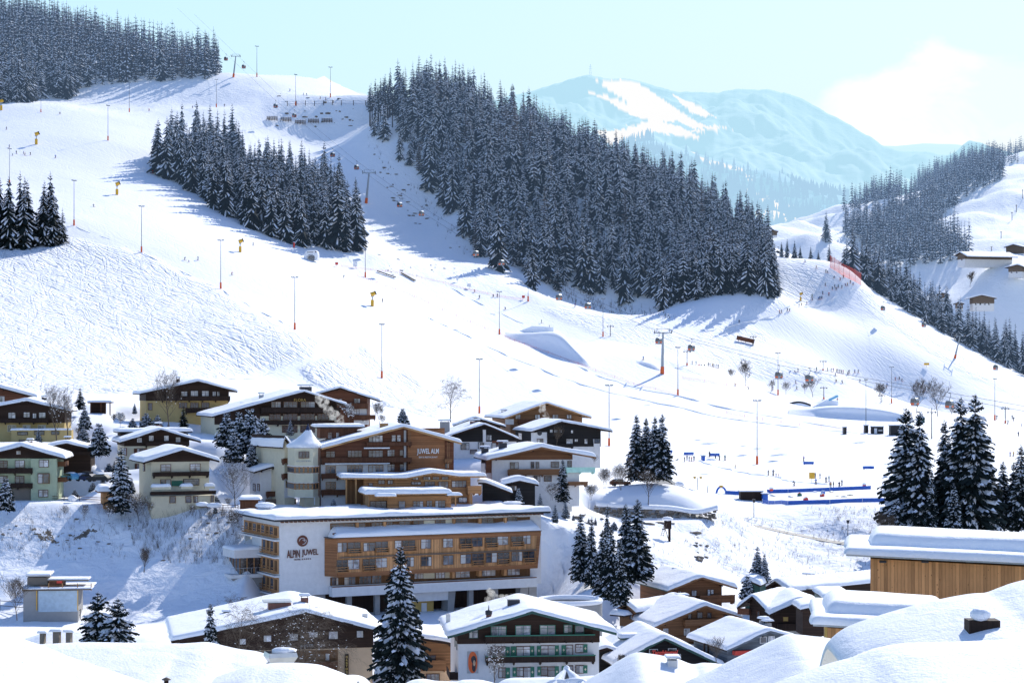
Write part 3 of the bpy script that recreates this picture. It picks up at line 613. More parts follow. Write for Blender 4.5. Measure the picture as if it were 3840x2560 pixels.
    def block(s,x0,y0,x1,y1,d0,d1,mat,name='wall',view=None,down=0.,parent=None):
        a=s.cv(x0,y1,d0,view); c=s.cv(x1,y0,d0,view); b=MB(); b.box(a[0],d0,a[1]-down,c[0],d1,c[1]); return b.build(name,MT[mat],parent or s.root)
    def win(s,x0,y0,x1,y1,n=2,frame='w_rail',glass='glass',d=0.,view=None,side=None,shut=None,cross=True,name='window',bright=None,fw=.09):
        (a,zb),(c,zt)=s.cv(x0,y1,d,view,side),s.cv(x1,y0,d,view,side)
        if side: a,c=sorted((a,c))
        b=MB(); T=(lambda u0,w0,z0,u1,w1,z1: b.box(u0,d+w0,z0,u1,d+w1,z1)) if side is None else (lambda u0,w0,z0,u1,w1,z1: b.box(d+w0,u0,z0,d+w1,u1,z1))
        o=-.16 if s.hasproud(zb) else -.07
        T(a-fw,o,zb-fw,a,.02,zt+fw);T(c,o,zb-fw,c+fw,.02,zt+fw);T(a,o,zt,c,.02,zt+fw);T(a,o,zb-fw,c,.02,zb)
        for k in range(1,n): q=a+(c-a)*k/n; T(q-.035,o+.01,zb,q+.035,.015,zt)
        if cross and (zt-zb)>1.: T(a,o+.015,zb+(zt-zb)*.66,c,.012,zb+(zt-zb)*.66+.05)
        w=b.build(name,MT[frame],s.root)
        b=MB(); T=(lambda u0,w0,z0,u1,w1,z1: b.box(u0,d+w0,z0,u1,d+w1,z1)) if side is None else (lambda u0,w0,z0,u1,w1,z1: b.box(d+w0,u0,z0,d+w1,u1,z1))
        T(a,o+.045,zb,c,.01,zt); b.build('pane',MT[glass],w)
        if glass=='glass_b' or (glass=='glass' and random.random()<.45):
            b=MB(); wd=(c-a)*random.uniform(.25,.5)
            T2=(lambda u0,w0,z0,u1,w1,z1: b.box(u0,d+w0,z0,u1,d+w1,z1)) if side is None else (lambda u0,w0,z0,u1,w1,z1: b.box(d+w0,u0,z0,d+w1,u1,z1))
            x=a if random.random()<.5 else c-wd; T2(x,o+.03,zb,x+wd,.0,zt-.05); b.build('curtain',MT['curtain'],w)
        if shut:
            for (u0,u1) in ((a-(c-a)*.42-fw,a-fw),(c+fw,c+(c-a)*.42+fw)):
                b=MB(); b.box(u0,d+o+.02,zb-.05,u1,d-.005,zt+.05); b.build('shutter',MT[shut],s.root)
        return w
    def hasproud(s,z): return True
    def balc(s,x0,y0,x1,y1,out=1.3,mat='w_rail',rail=None,snow=False,name='balcony',view=None,slats=True,brk=True,d=0.):
        (a,zb),(c,zt)=s.cv(x0,y1,d-out,view),s.cv(x1,y0,d-out,view); h=zt-zb; b=MB()
        b.box(a,d-out,zb,c,d,zb+.16)
        b.box(a,d-out-.03,zb+.1,c,d-out+.03,zt-.14); b.box(a-.02,d-out+.03,zb+.1,a+.05,d,zt-.14); b.box(c-.05,d-out+.03,zb+.1,c+.02,d,zt-.14)
        if slats:
            n=int((c-a)/.32)
            for k in range(n): q=a+(c-a)*(k+.5)/n; b.box(q-.05,d-out-.06,zb+.12,q+.05,d-out-.032,zt-.15)
        o=b.build(name,MT[mat],s.root)
        b=MB(); b.box(a-.06,d-out-.09,zt-.14,c+.06,d-out+.07,zt); b.build('handrail',MT[rail or mat],o)
        if brk:
            n=max(2,int((c-a)/3)); b=MB(); b.box(-.09,d-out-.05,-.22,.09,d,0); b.box(-.07,d-out*.6,-.42,.07,d,-.221); m_=b.build('bracket',MT[mat],o); m_.location=(a+.2,0,zb)
            for k in range(1,n+1): e_=m_.copy(); link(e_,o); e_.location=(a+.2+(c-a-.4)*k/n,0,zb)
        if snow: snow_cap('snow_cover',[(a,zt),(c,zt)],d-out-.1,d-out+.15,.3,o,s.seed+3)
        return o
    def chim(s,x,y,w=.9,h=1.2,dd=4.,mat='brick',hood=True,view=None,dp=None):
        a,z=s.cv(x,y,dd,view); b=MB(); b.box(a-w/2,dd-w/3,z-3,a+w/2,dd+w/3,z); o=b.build('chimney',MT[mat],s.roof)
        if hood: b=MB(); b.box(a-w*.62,dd-w*.45,z+.25,a+w*.62,dd+w*.45,z+.33); [b.box(a+q*w*.4-.04,dd-.04,z,a+q*w*.4+.04,dd+.04,z+.25) for q in (-1,1)]; c=b.build('chimney_hood',MT['dark'],o); snow_cap('snow_cover',[(a-w*.62,z+.33),(a+w*.62,z+.33)],dd-w*.45,dd+w*.45,.35,o,s.seed+5)
        return o
    def panel(s,x0,y0,x1,y1,mat,d=-.03,th=.05,name='panel',view=None,side=None):
        (a,zb),(c,zt)=s.cv(x0,y1,d,view,side),s.cv(x1,y0,d,view,side); b=MB(); a,c=min(a,c),max(a,c)
        if side is None: b.box(a,d,zb,c,d+th,zt)
        else: b.box(d,a,zb,d+th,c,zt)
        return b.build(name,MT[mat],s.root)
    def text(s,txt,x0,y0,x1,y1,mat,d=-.2,view=None,name='lettering',bold=.0,ext=.04,shear=0.):
        (a,zb),(c,zt)=s.cv(x0,y1,d,view),s.cv(x1,y0,d,view)
        return text_mesh(txt,a,zb,c,zt,d,mat,s.root,name,bold,ext,shear)
def hash_(t): return sum(ord(c)*(i+1) for i,c in enumerate(t))%997
def text_mesh(txt,a,zb,c,zt,d,mat,parent,name='lettering',bold=0.,ext=.04,shear=0.):
    cu=bpy.data.curves.new(name,'FONT'); cu.body=txt; cu.extrude=ext; cu.offset=bold; cu.shear=shear; cu.resolution_u=3
    o=bpy.data.objects.new(name,cu); COL.objects.link(o); dg=bpy.context.evaluated_depsgraph_get(); dg.update()
    me=bpy.data.meshes.new_from_object(o.evaluated_get(dg)); bpy.data.objects.remove(o); bpy.data.curves.remove(cu)
    n=len(me.vertices); co=np.empty(n*3,np.float32); me.vertices.foreach_get('co',co); co=co.reshape(-1,3)
    mn,mx=co.min(0),co.max(0); out=np.empty_like(co)
    out[:,0]=a+(co[:,0]-mn[0])/(mx[0]-mn[0])*(c-a); out[:,2]=zb+(co[:,1]-mn[1])/(mx[1]-mn[1])*(zt-zb); out[:,1]=d-co[:,2]
    me.vertices.foreach_set('co',out.ravel()); me.materials.clear(); me.materials.append(MT[mat]); me.update()
    return link(bpy.data.objects.new(name,me),parent)
def star_mesh(cx,cz,r,d,mat,parent,name='star'):
    b=MB(); pts=[(cx+(r if k%2==0 else r*.42)*math.sin(k*PI/5),cz+(r if k%2==0 else r*.42)*math.cos(k*PI/5)) for k in range(10)]
    b.prism(pts,d-.04,d); return b.build(name,MT[mat],parent)

# --- upper left village (view A)
G_H='snow covered chalets of the village'
h=House('green_house','pale green three storey house with dark gable at the left edge','house','A',380,-8,-170,500,1110,11)
h.gable((-230,748),(185,640),(572,748),over=1.6,upper='w_dark',split=748,lower='p_green',ts=1.05)
h.block(272,750,500,1108,-.9,.0,'p_green','bay_wall',down=3)
for x0,y0,x1,y1 in ((348,765,425,822),(343,1028,420,1085)): h.win(x0,y0,x1,y1,2,d=-.9,glass='glass_b')
h.win(338,885,430,965,2,d=-1.3,frame='w_brown'); h.block(333,878,436,970,-1.2,-.9,'w_brown','oriel')
h.win(0,770,62,828,2); h.win(137,768,213,826,2,glass='glass_b'); h.win(137,905,210,965,2); h.win(0,905,62,962,2); h.win(137,1030,205,1085,2,glass='glass_d'); h.win(145,682,182,712,1,glass='glass_b')
h.balc(-180,832,285,882,mat='w_raildark'); h.balc(20,965,285,1008,mat='w_raildark'); h.block(0,1010,270,1110,-.3,0,'stone','stone_base',down=3)
h.chim(265,597,.9,1,5)
for z in (6.2,3.2):
    b=MB(); b.box(h.W,1.5,z,h.W+1.5,6.5,z+.15); b.box(h.W+1.44,1.5,z,h.W+1.5,6.5,z+.95); b.box(h.W,1.44,z,h.W+1.5,1.5,z+.95); b.build('side_balcony',MT['w_brown'],h.root)
h=House('cream_chalet','cream two storey chalet with dark gable and snowy planters on its terrace','chalet','A',372,11,1335,1845,1145,13)
h.gable((1265,782),(1610,672),(1935,768),over=1.5,split=776,lower='p_cream',ts=1.0)
for q in ((1420,803,1503,860),(1678,797,1763,855)): h.win(*q,2,frame='w_brown',glass='glass_b')
h.win(1418,935,1503,985,2,frame='w_brown'); h.win(1620,930,1753,982,1,frame='w_raildark'); h.panel(1515,943,1612,992,'green',d=-.25,name='awning')
h.balc(1355,862,1845,908,mat='w_raildark')
b=h.block(1335,1072,1895,1145,-3.5,0,'p_cream','lower_wall',down=3)
h.balc(1332,1030,1905,1075,out=1.2,mat='w_raildark',d=-3.2,brk=False)
for q in ((1498,1085,1545,1138),(1640,1082,1682,1135),(1708,1082,1740,1133)): h.win(*q,1,frame='w_brown',d=-3.5)
h.win(1862,1075,1880,1128,1,frame='w_brown',d=-3.5)
h.chim(1520,640,.8,1,5,'w_raildark',hood=False); h.win(1268,800,1280,855,1,side='L')
for x0,x1,y in ((1335,1505,1018),(1595,1695,1012),(1805,1890,1010)):
    a=h.cv(x0,y,-3.9); c=h.cv(x1,y,-3.9); b=MB(); b.box(a[0],-4.3,a[1]-.1,c[0],-3.3,a[1]+.35); q=b.build('planter',MT['p_cream'],h.root); snow_cap('snow_cover',[(a[0],a[1]+.35),(c[0],a[1]+.35)],-4.3,-3.3,.75,q,int(x0))
h=House('brown_gabled_house','brown gabled house with four small white windows above a white ground floor','house','A',408,7,1100,1665,880,14)
h.gable((1062,606),(1420,492),(1772,598),over=1.4,split=638,lower='p_cream',ts=.8)
for q in ((1213,572,1245,602),(1318,552,1348,588),(1452,552,1482,588),(1555,567,1585,598)): h.win(*q,2,frame='p_white',glass='glass_b')
h.balc(1285,602,1660,640,mat='w_dark'); h.win(1210,662,1270,712,2,frame='w_red',shut='w_rail'); h.win(1208,795,1245,850,1,frame='w_red',shut='w_rail'); h.win(1350,662,1400,700,2,frame='w_red')
h.flat(1030,527,1697,516,9,16,t=.9); h.block(1065,525,1660,600,9.4,15.8,'w_dark','rear_wing'); h.win(1100,660,1118,715,1,side='L',frame='w_red')
h.chim(1398,452,1.1,1,10)
h=House('dark_timber_house','small almost black timber house between the green house and the tall shrub','house','A',396,-6,462,800,815,9)
h.gable((415,645),(592,612),(845,678),over=1.3,upper='w_dark',ts=.8); h.chim(598,575,1.,1,4); h.balc(455,690,790,720,mat='w_raildark'); h.panel(700,695,742,712,'redsign',d=-.15,name='sign')
h=House('yellow_chalet','large chalet with dark timber upper floor and yellow base, left edge above the green house','chalet','A',430,-7,-90,568,620,14)
h.gable((-190,318),(235,240),(615,330),over=1.7,split=435,lower='p_yellow',ts=.95)
for q in ((75,345,135,393),(210,343,262,385),(290,352,320,392),(345,345,400,390)): h.win(*q,2,frame='w_raildark',glass='glass_b')
h.balc(-90,398,425,434,mat='w_raildark')
for q in ((70,457,140,510),(205,455,265,488),(337,455,402,488)): h.win(*q,2,frame='p_cream')
b=h.block(98,500,630,575,-4,0,'p_yellow','terrace_wall',down=6); a=h.cv(98,500,-4); c=h.cv(630,500,-4)
snow_cap('snow_cover',[(a[0],a[1]),(c[0],a[1])],-4,-3.2,.55,b,9)
for q in ((158,515,242,540),(305,508,388,538),(455,510,520,536)): h.win(*q,1,d=-4,frame='w_raildark',glass='glass_d')
for q in ((170,585,215,615),(300,585,350,615)): h.win(*q,1,d=-4,frame='w_raildark')
h.chim(390,215,1.,1,7,'dark')
h=House('red_timber_house','reddish timber house with thick snow roof at the far left edge, half out of frame','house','A',455,-7,-220,292,340,12)
h.gable((-300,215),(-50,110),(330,212),over=1.5,upper='w_red',ts=.9); h.win(2,205,35,250,2,frame='p_white')
h=House('carport','low dark carport with flat snowy roof beside the round spruce','carport','A',470,-4,790,975,345,6)
h.flat(772,262,985,262,-.8,6.5,t=.55,mat='w_rail'); h.roof=None
for x in (795,885,965):
    h.block(x,262,x+10,345,0,.3,'w_rail','post',down=1)
h.block(800,262,930,345,3,6,'w_dark','back_wall',down=1)
h=House('yellow_hotel','wide yellow house with dark timber top floor behind the bare tree','house','A',470,7,1290,2015,420,15)
h.gable((1235,178),(1748,66),(2094,158),over=1.7,split=240,lower='p_yellow',ts=.75)
for q in ((1683,155,1745,198),(1782,155,1840,198),(1875,160,1902,197),(1915,160,1933,197),(1600,160,1650,198)): h.win(*q,2,frame='w_raildark',glass='glass_b')
h.balc(1430,198,2030,240,mat='w_raildark')
for q in ((1580,258,1648,302),(1680,258,1748,302),(1778,258,1842,302)): h.win(*q,3,frame='w_brown',glass='glass_d')
h.balc(1640,302,1965,348,mat='w_raildark'); h.win(1308,262,1340,320,1,frame='w_brown')
h.chim(1570,48,.8,1,7,'w_raildark')
# --- FLORA and neighbours (view B)
h=House('flora_hotel','long dark gabled hotel with the gold letters FLORA on its gable','hotel','B',448,11,-148,566,352,20)
h.gable((-165,252),(378,106),(632,186),over=1.9,split=230,lower='p_lemon',ts=.75)
h.text('FLORA',318,147,388,163,'gold',d=-.25)
h.block(-150,228,118,300,-.15,0,'w_dark','timber_cladding')
for q in ((185,167,238,198),(257,167,335,198),(358,167,438,198)): h.win(*q,3,frame='w_brown',glass='glass')
h.balc(125,198,590,230,mat='w_raildark')
for q in ((173,240,237,272),(255,238,335,272),(357,238,438,272),(457,238,520,270)): h.win(*q,3,frame='w_brown',glass='glass_d')
h.balc(130,273,592,302,mat='w_raildark')
for q in ((250,308,335,345),(357,308,438,345)): h.win(*q,3,frame='w_brown',glass='glass_d')
h.chim(385,78,2.6,1,11,'dark'); h.chim(125,125,1.,1,10,'galv'); h.chim(20,182,.9,1,9)
h=House('brown_guesthouse','reddish brown chalet rising behind the right end of the hotel with gold letters','chalet','B',484,-3,400,748,300,20)
h.gable((330,150),(590,84),(822,160),over=1.6,upper='w_red',ts=.65); h.panel(660,208,746,243,'p_white',d=-.12)
for q in ((672,148,705,172),(560,150,600,172)): h.win(*q,2)
h.balc(560,176,752,206,mat='w_rail'); h.balc(650,243,796,270,mat='w_rail'); h.win(672,212,700,240,2); h.panel(670,275,760,300,'p_white',d=-.12)
# --- right of the Juwel Alm (view B)
h=House('timber_guesthouse','big honey brown timber house behind the black ones, smoke drifting before its gable','house','B',478,13,1590,2012,312,22)
h.gable((1555,262),(1805,172),(2066,258),over=1.7,upper='w_mid',ts=.6,fascia='w_honey')
for q in ((1620,243,1648,266),(1735,243,1762,266),(1838,243,1870,266),(1922,243,1947,265)): h.win(*q,2,frame='w_rail',glass='glass_b')
h.balc(1640,268,1960,290,mat='w_rail'); h.panel(1560,268,1610,300,'p_white',d=-.1); h.chim(1552,222,1.2,1,12,'dark')
h=House('low_brown_house','low brown roofed house squeezed behind the black and white chalet','house','B',462,2,1290,1530,340,10)
h.gable((1255,305),(1385,258),(1562,312),over=1.2,upper='w_dark',ts=.5)
h=House('black_white_chalet','black gabled chalet with white ground floor and a white fin on its gable','chalet','B',430,10,1262,1625,480,16)
h.gable((1215,372),(1437,297),(1638,382),over=1.4,upper='w_black',split=400,lower='p_white',ts=.55)
h.panel(1428,330,1446,405,'p_white',d=-.3,name='fin'); h.win(1448,362,1478,392,1,frame='w_black')
for q in ((1402,405,1432,440),(1300,410,1345,445),(1482,408,1530,440)): h.win(*q,1,frame='w_black')
h.panel(1482,395,1545,420,'w_red',d=-.12); h.win(1355,448,1390,470,1); h.chim(1204,284,2.,1,6,'concrete'); h.chim(1378,282,1.8,1,7,'brick')
h=House('black_chalet','black timber chalet with round white sided bay at the right end of the village','chalet','B',455,14,1712,2118,480,16)
h.gable((1712,340),(1892,282),(2190,338),over=1.5,upper='w_black',split=430,lower='p_white',ts=.75)
h.panel(1712,345,1805,412,'p_white',d=-.2,name='white_bay'); h.win(1748,385,1780,410,1,d=-.2); b=MB(); c=h.cv(1762,350,-.3); b.tube([(c[0],-.34,c[1]),(c[0],-.2,c[1])],.55,12); b.build('round_window',MT['dark'],h.root)
for q in ((1822,330,1838,346),(1848,330,1866,346),(1874,330,1890,346),(1946,334,1957,350)): h.win(*q,1,frame='w_black',glass='glass_b')
for q in ((1918,385,1955,412),(2025,385,2042,412),(2075,385,2110,410),(1968,385,1985,400)): h.win(*q,1,frame='w_black',glass='glass_b')
h.balc(1815,348,1900,372,mat='w_black'); h.balc(1870,412,1960,436,mat='w_black'); h.win(1640,352,1660,386,1,side='L'); h.panel(2080,385,2116,445,'p_white',d=-.25,name='white_corner'); h.win(2085,388,2112,408,2,d=-.25,frame='w_black')
h=House('white_wood_house','white house with brown gable, long wooden balcony and pale green glass balcony','house','B',400,10,1482,1952,725,15)
h.gable((1450,508),(1772,432),(2092,490),over=1.8,upper='w_brown',split=506,lower='p_white',ts=1.0,fascia='w_mid')
for q in ((1590,523,1635,558),(1830,520,1873,550)): h.win(*q,2,frame='w_rail')
for q in ((1712,521,1727,553),(1741,521,1756,553),(1928,515,1948,548)): h.win(*q,1,frame='w_rail')
h.balc(1580,560,1885,598,mat='w_mid'); h.balc(1920,550,2088,582,out=2.6,mat='tealglass',slats=False); h.balc(1905,634,2045,658,out=2.6,mat='w_mid')
for q in ((1730,602,1762,632),(1790,602,1830,632)): h.win(*q,2)
h.win(1952,685,1990,718,2); h.block(1920,582,1995,722,-1.5,0,'p_white','bay_wall',down=2); h.panel(1445,505,1480,585,'w_red',d=-.1,name='timber_panel'); h.win(1445,520,1455,560,1,side='L'); h.chim(1545,408,1.6,1,9,'dark'); h.chim(1440,440,1.4,.6,9,'dark')
h=House('dark_shed','low dark shed under a thick snow cushion in front of the white house','shed','B',386,4,1560,1735,715,6)
h.gable((1535,655),(1640,628),(1755,652),over=.8,upper='w_black',ts=1.1); h.win(1590,660,1625,685,2,frame='w_rail')
h=House('garden_shed','dark garden shed with a drooping snow roof by the steaming pool','shed','B',380,0,1425,1590,700,5)
h.gable((1400,640),(1440,640),(1600,700),over=.4,upper='w_black',ts=.8,purl=False)
h=House('white_annex','white annex with brown balcony left of the cream tower','annexe','B',392,9,118,262,760,14)
h.gable((80,578),(190,545),(275,575),over=1.2,upper='p_white',ts=.9)
h.win(190,648,228,685,2,frame='w_brown'); h.balc(160,690,305,722,mat='w_rail',out=1.8); h.win(80,652,92,684,1,side='L'); h.win(106,652,117,684,1,side='L'); h.panel(150,735,330,790,'w_old',d=-2.2,name='fence_boards')
h=House('brown_garden_shed','small brown board shed with a pillow of snow, left of the big hotel roof','shed','B',362,-3,0,102,812,3.5)
h.flat(-6,750,118,748,-.5,3.8,t=.75,mat='w_rail'); h.block(0,750,102,812,0,3.5,'w_rail','wall',down=1)
h=House('wood_garage','orange wooden garage with thick snow roof beside the snowy spruce','garage','A',370,6,912,1010,1148,5)
h.flat(868,1052,985,1052,-.6,5.5,t=1.6,mat='w_mid'); h.block(912,1052,1010,1148,0,5,'w_orange','wall',down=1)
# --- Juwel Alm hotel (view J)
h=House('juwel_alm_hotel','large red brown timber hotel lettered JUWEL ALM with a cream corner tower','hotel','J',385,7,478,1945,975,20)
h.gable((488,352),(1390,112),(2028,292),over=1.7,upper='w_red',split=None,ts=.75,fascia='w_beam',roofmat='w_mid')
h.block(480,528,1216,975,-.22,-.01,'p_white','plaster_wall',down=1)
h.panel(1440,130,1845,585,'w_shingle',d=-.2,th=.18,name='shingle_wall')
for q in ((1010,213,1158,282,4),(1262,210,1302,275,1),(1320,210,1358,275,1),(1508,222,1572,272,2)): h.win(*q,glass='glass_b',frame='w_orange' if q[0]>1500 else 'w_rail')
for q in ((538,388,632,450,2),(778,380,928,448,4),(1008,378,1160,448,4),(1215,372,1290,438,3),(1350,375,1382,432,1)): h.win(*q,frame='w_rail',glass='glass')
for q in ((537,552,638,628,2),(776,545,932,622,4),(1008,540,1162,615,4)): h.win(*q,frame='w_orange',glass='glass',d=-.22)
for q in ((1218,530,1290,600,2),(1352,530,1390,600,1)): h.win(*q,frame='w_rail')
h.win(537,728,638,800,2,frame='w_orange',d=-.22,glass='glass_d')
h.balc(985,283,1482,328,mat='w_rail',out=1.5); h.balc(490,455,1480,512,mat='w_rail',out=1.5,d=-.2); h.balc(490,630,840,688,mat='w_rail',out=1.5,d=-.2); h.balc(490,806,838,872,mat='w_rail',out=1.5,d=-.2)
h.panel(955,343,1240,358,'white',d=-1.6,name='awning'); h.panel(525,514,1240,530,'white',d=-1.8,name='awning')
h.text('JUWEL ALM',1540,355,1780,430,'white',d=-.3,ext=.05,bold=.018); h.text('BAR & RESTAURANT',1562,441,1766,460,'white',d=-.28,bold=.01)
h.panel(1395,155,1420,600,'p_grey',d=-.28,name='column')
for x in (1450,1466,1872,1890): h.panel(x,170 if x<1500 else 290,x+8,330 if x<1500 else 600,'w_mid',d=-1.2,th=.15,name='post')
h.balc(1845,470,1925,505,mat='w_mid',out=1.3); h.win(1850,520,1890,570,1); h.chim(1175,78,1.6,1,6,'w_honey',hood=False)
b=h.block(470,112,880,245,10,17,'w_rail','roof_pavilion'); h.flat(420,110,965,150,9,18.5,t=.6,mat='roofdark')
for q in ((558,180,600,242),(650,180,680,235)): h.win(*q,1,d=10,frame='w_red')
# low timber front wing
h=House('timber_front_wing','honey coloured timber bar wing with snowy swung roof below the sign','restaurant','J',374,7,960,2130,975,8)
a=h.cv(705,678,-1.4);b0=h.cv(1415,680,-1.4);c=h.cv(1722,622,-1.4);d=h.cv(2005,660,-1.4);e=h.cv(2298,658,-1.4)
m=MB(); prof=[a,b0,c,d,e]; m.prism([(p[0],p[1]-.3) for p in prof]+[(p[0],p[1]) for p in prof[::-1]],-1.4,8.5); rf=m.build('roof',MT['w_honey'],h.root); snow_cap('snow_cover',prof,-1.4,8.5,.85,rf,11); h.roof=rf
m=MB(); w0=h.cv(960,900,0)[0]; w1=h.cv(2130,900,0)[0]; zz=lambda x: float(np.interp(x,[p[0] for p in prof],[p[1] for p in prof]))-.3
m.prism([(w0,-3),(w1,-3),(w1,zz(w1)),(c[0],c[1]-.3),(b0[0],zz(b0[0])),(w0,zz(w0))],0,8); m.build('timber_wall',MT['w_orange'],h.root)
for q in ((1115,705,1180,745,2),(1220,705,1270,745,2),(1008,738,1050,798,1),(1480,725,1580,750,3),(1628,722,1732,785,3),(1778,722,1880,785,3),(1925,713,2080,778,4),(1612,667,1685,697,3),(1715,668,1780,695,3),(1815,668,1880,695,2),(1495,672,1550,697,2)): h.win(*q,frame='w_red',glass='glass')
h.balc(2100,765,2252,852,mat='w_orange',out=2.2,slats=False); h.panel(1580,700,1915,716,'w_beam',d=-.5,th=.3,name='beam')
for x in (752,858,2115,2135): h.panel(x,695 if x<900 else 855,x+16,968,'w_honey',d=-1.0,th=.35,name='post')
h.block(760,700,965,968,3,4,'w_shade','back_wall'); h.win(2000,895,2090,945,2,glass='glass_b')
h=House('slatted_pavilion','slatted timber pavilion under a wide lumpy snow roof behind the flat hotel roof','pavilion','J',364,9,1215,1915,1035,7)
h.flat(975,868,1922,872,-1.2,9,t=1.1,mat='w_honey'); h.roof=None
h.block(1010,868,1215,1030,1.,7,'w_honey','side_wall',down=2); h.block(1215,872,1915,1032,0,7,'w_orange','slat_wall',down=2)
h.flat(1098,897,1315,897,-3,-.9,t=.7,mat='w_honey',name='canopy'); h.flat(1880,888,2028,886,-1.5,1,t=.6,mat='w_honey',name='canopy')
for q in ((1340,935,1405,1012,1),(1500,936,1605,1006,3),(1648,932,1703,1010,2),(1742,930,1848,1005,3)): h.win(*q,frame='w_mid',glass='glass')
h.win(1025,936,1200,1015,3,d=1.,glass='glass_d'); h.panel(1960,888,1972,985,'w_honey',d=-1.,th=.3,name='post')
# cream tower
h=House('cream_tower','cream stair tower with ribbon windows and pointed snow cap','tower','J',379,14,192,465,980,6)
def hexblock(x0,x1,y0,y1,mat,name,grow=0.):
    a,zb=h.cv(x0,y1); c,zt=h.cv(x1,y0); a-=grow;c+=grow; w=c-a; b=MB(); pts=[(a,.3-grow),(a+w*.7,-.9-grow),(c,.9-grow),(c,6),(a,6)]
    vs=[(p[0],p[1],zb) for p in pts]+[(p[0],p[1],zt) for p in pts]; n=5
    b.add(vs,[tuple(range(n))[::-1],tuple(range(n,2*n))]+[(i,(i+1)%n,(i+1)%n+n,i+n) for i in range(n)]); return b.build(name,MT[mat],h.root)
hexblock(196,462,350,893,'p_lemon','tower_wall')
for y0,y1 in ((558,626),(737,805)): hexblock(196,462,y0,y1,'w_orange','window_band',.06)
for y0,y1 in ((566,620),(745,799)): hexblock(196,462,y0,y1,'glass_d','glazing',.08)
for y0,y1 in ((348,356),(545,557),(627,634),(726,736),(806,812),(886,895)): hexblock(194,464,y0,y1,'white','moulding',.10)
for k in range(7):
    a,zb=h.cv(196,805); c,zt=h.cv(462,558); w=c-a; f=k/6; x=a+w*f; y=(.3-1.2*f/.7) if f<.7 else (-.9+1.8*(f-.7)/.3)
    for z0,z1 in ((h.cv(200,626)[1],h.cv(200,558)[1]),(h.cv(200,805)[1],h.cv(200,737)[1])):
        b=MB(); b.box(x-.12,y-.2,z0,x+.12,y+.1,z1); b.build('mullion',MT['w_orange'],h.root)
h.win(240,392,345,458,3,frame='w_rail',d=-.55); h.text('WELLNESS & SPA',208,486,368,503,'galv',d=-.75)
for x in (228,408): h.panel(x,893,x+8,975,'white',d=-.2,th=.2,name='post')
h.block(300,893,465,975,2,6,'p_cream','base_wall',down=2)
b=MB(); rings=[(3.1,0,.0),(3.15,.35,.1),(2.6,.9,.1),(1.9,1.5,.1),(1.05,2.5,.05),(.5,3.3,.0)]; a=h.cv(192,345); c=h.cv(465,345); cx=(a[0]+c[0])/2; z0=h.cv(300,345)[1]
vs=[];ns=16
for r_,z_,j in rings:
    for k in range(ns): q=2*PI*k/ns; rr=r_*(1+.08*math.sin(3*q+z_)); vs.append((cx+.25*z_+rr*math.cos(q)*1.05,2.4+rr*math.sin(q),z0+z_+j*math.sin(5*q)))
b.add(vs,[(i*ns+k,i*ns+(k+1)%ns,(i+1)*ns+(k+1)%ns,(i+1)*ns+k) for i in range(5) for k in range(ns)],0,True); b.add([(cx,2.4,z0)]+vs[:ns],[(0,1+(k+1)%ns,1+k) for k in range(ns)]); rf=b.build('snow_cap',MT['snow'],h.root)
b=MB(); b.tube([(cx+.6,2.4,z0+2.3),(cx+.75,2.4,z0+3.3),(cx+.8,2.4,z0+4.5)],[.95,.5,.03],8); b.build('spire',MT['navy'],h.root)
h=House('yellow_wing','yellow gabled wing with brown balconies left of the cream tower','wing','J',387,24,80,190,900,14)
h.gable((60,345),(80,215),(200,385),over=1.,upper='p_lemon',ts=.9,purl=False); h.balc(70,460,192,515,mat='w_rail',out=1.1); h.balc(70,626,192,682,mat='w_rail',out=1.1); h.win(142,395,188,455,2,frame='w_rail'); h.win(142,545,190,615,2,frame='w_rail'); h.win(95,715,110,782,1,frame='gold'); h.panel(78,690,190,900,'p_white',d=-.1)

# --- Alpin Juwel hotel: tied to one measured facade plane
class Hotel(House):
    def __init__(s):
        a=P('B',235,1310,340); c=P('B',1770,1226,362); s.vw='B'; s.X=Vector((c.x-a.x,c.y-a.y,0)).normalized(); s.D=Vector((-s.X.y,s.X.x,0)); s.O=a; s.W=math.hypot(c.x-a.x,c.y-a.y); s.yaw=math.atan2(s.X.y,s.X.x)
        s.root=thing('alpin_juwel_hotel','long white hotel lettered ALPIN JUWEL with a timber balcony box and flat snowy roof','hotel',a,s.yaw); s.seed=77; s.roof=None
h=Hotel(); W=h.W; Ht=h.cv(235,868)[1]; zf=[0,Ht*.262,Ht*.51,Ht*.755,Ht]
b=MB(); b.box(0,.02,0,W,14,Ht); b.build('white_wall',MT['p_white'],h.root)
b=MB(); b.box(-.02,13.98,zf[3]-.3,8,20,Ht); b.build('upper_wing_wall',MT['p_white'],h.root)
for q in (14.6,19.2):
    b=MB(); b.box(.2,q,zf[2]-.2,1.2,q+.8,zf[3]-.3); b.build('column',MT['p_white'],h.root)
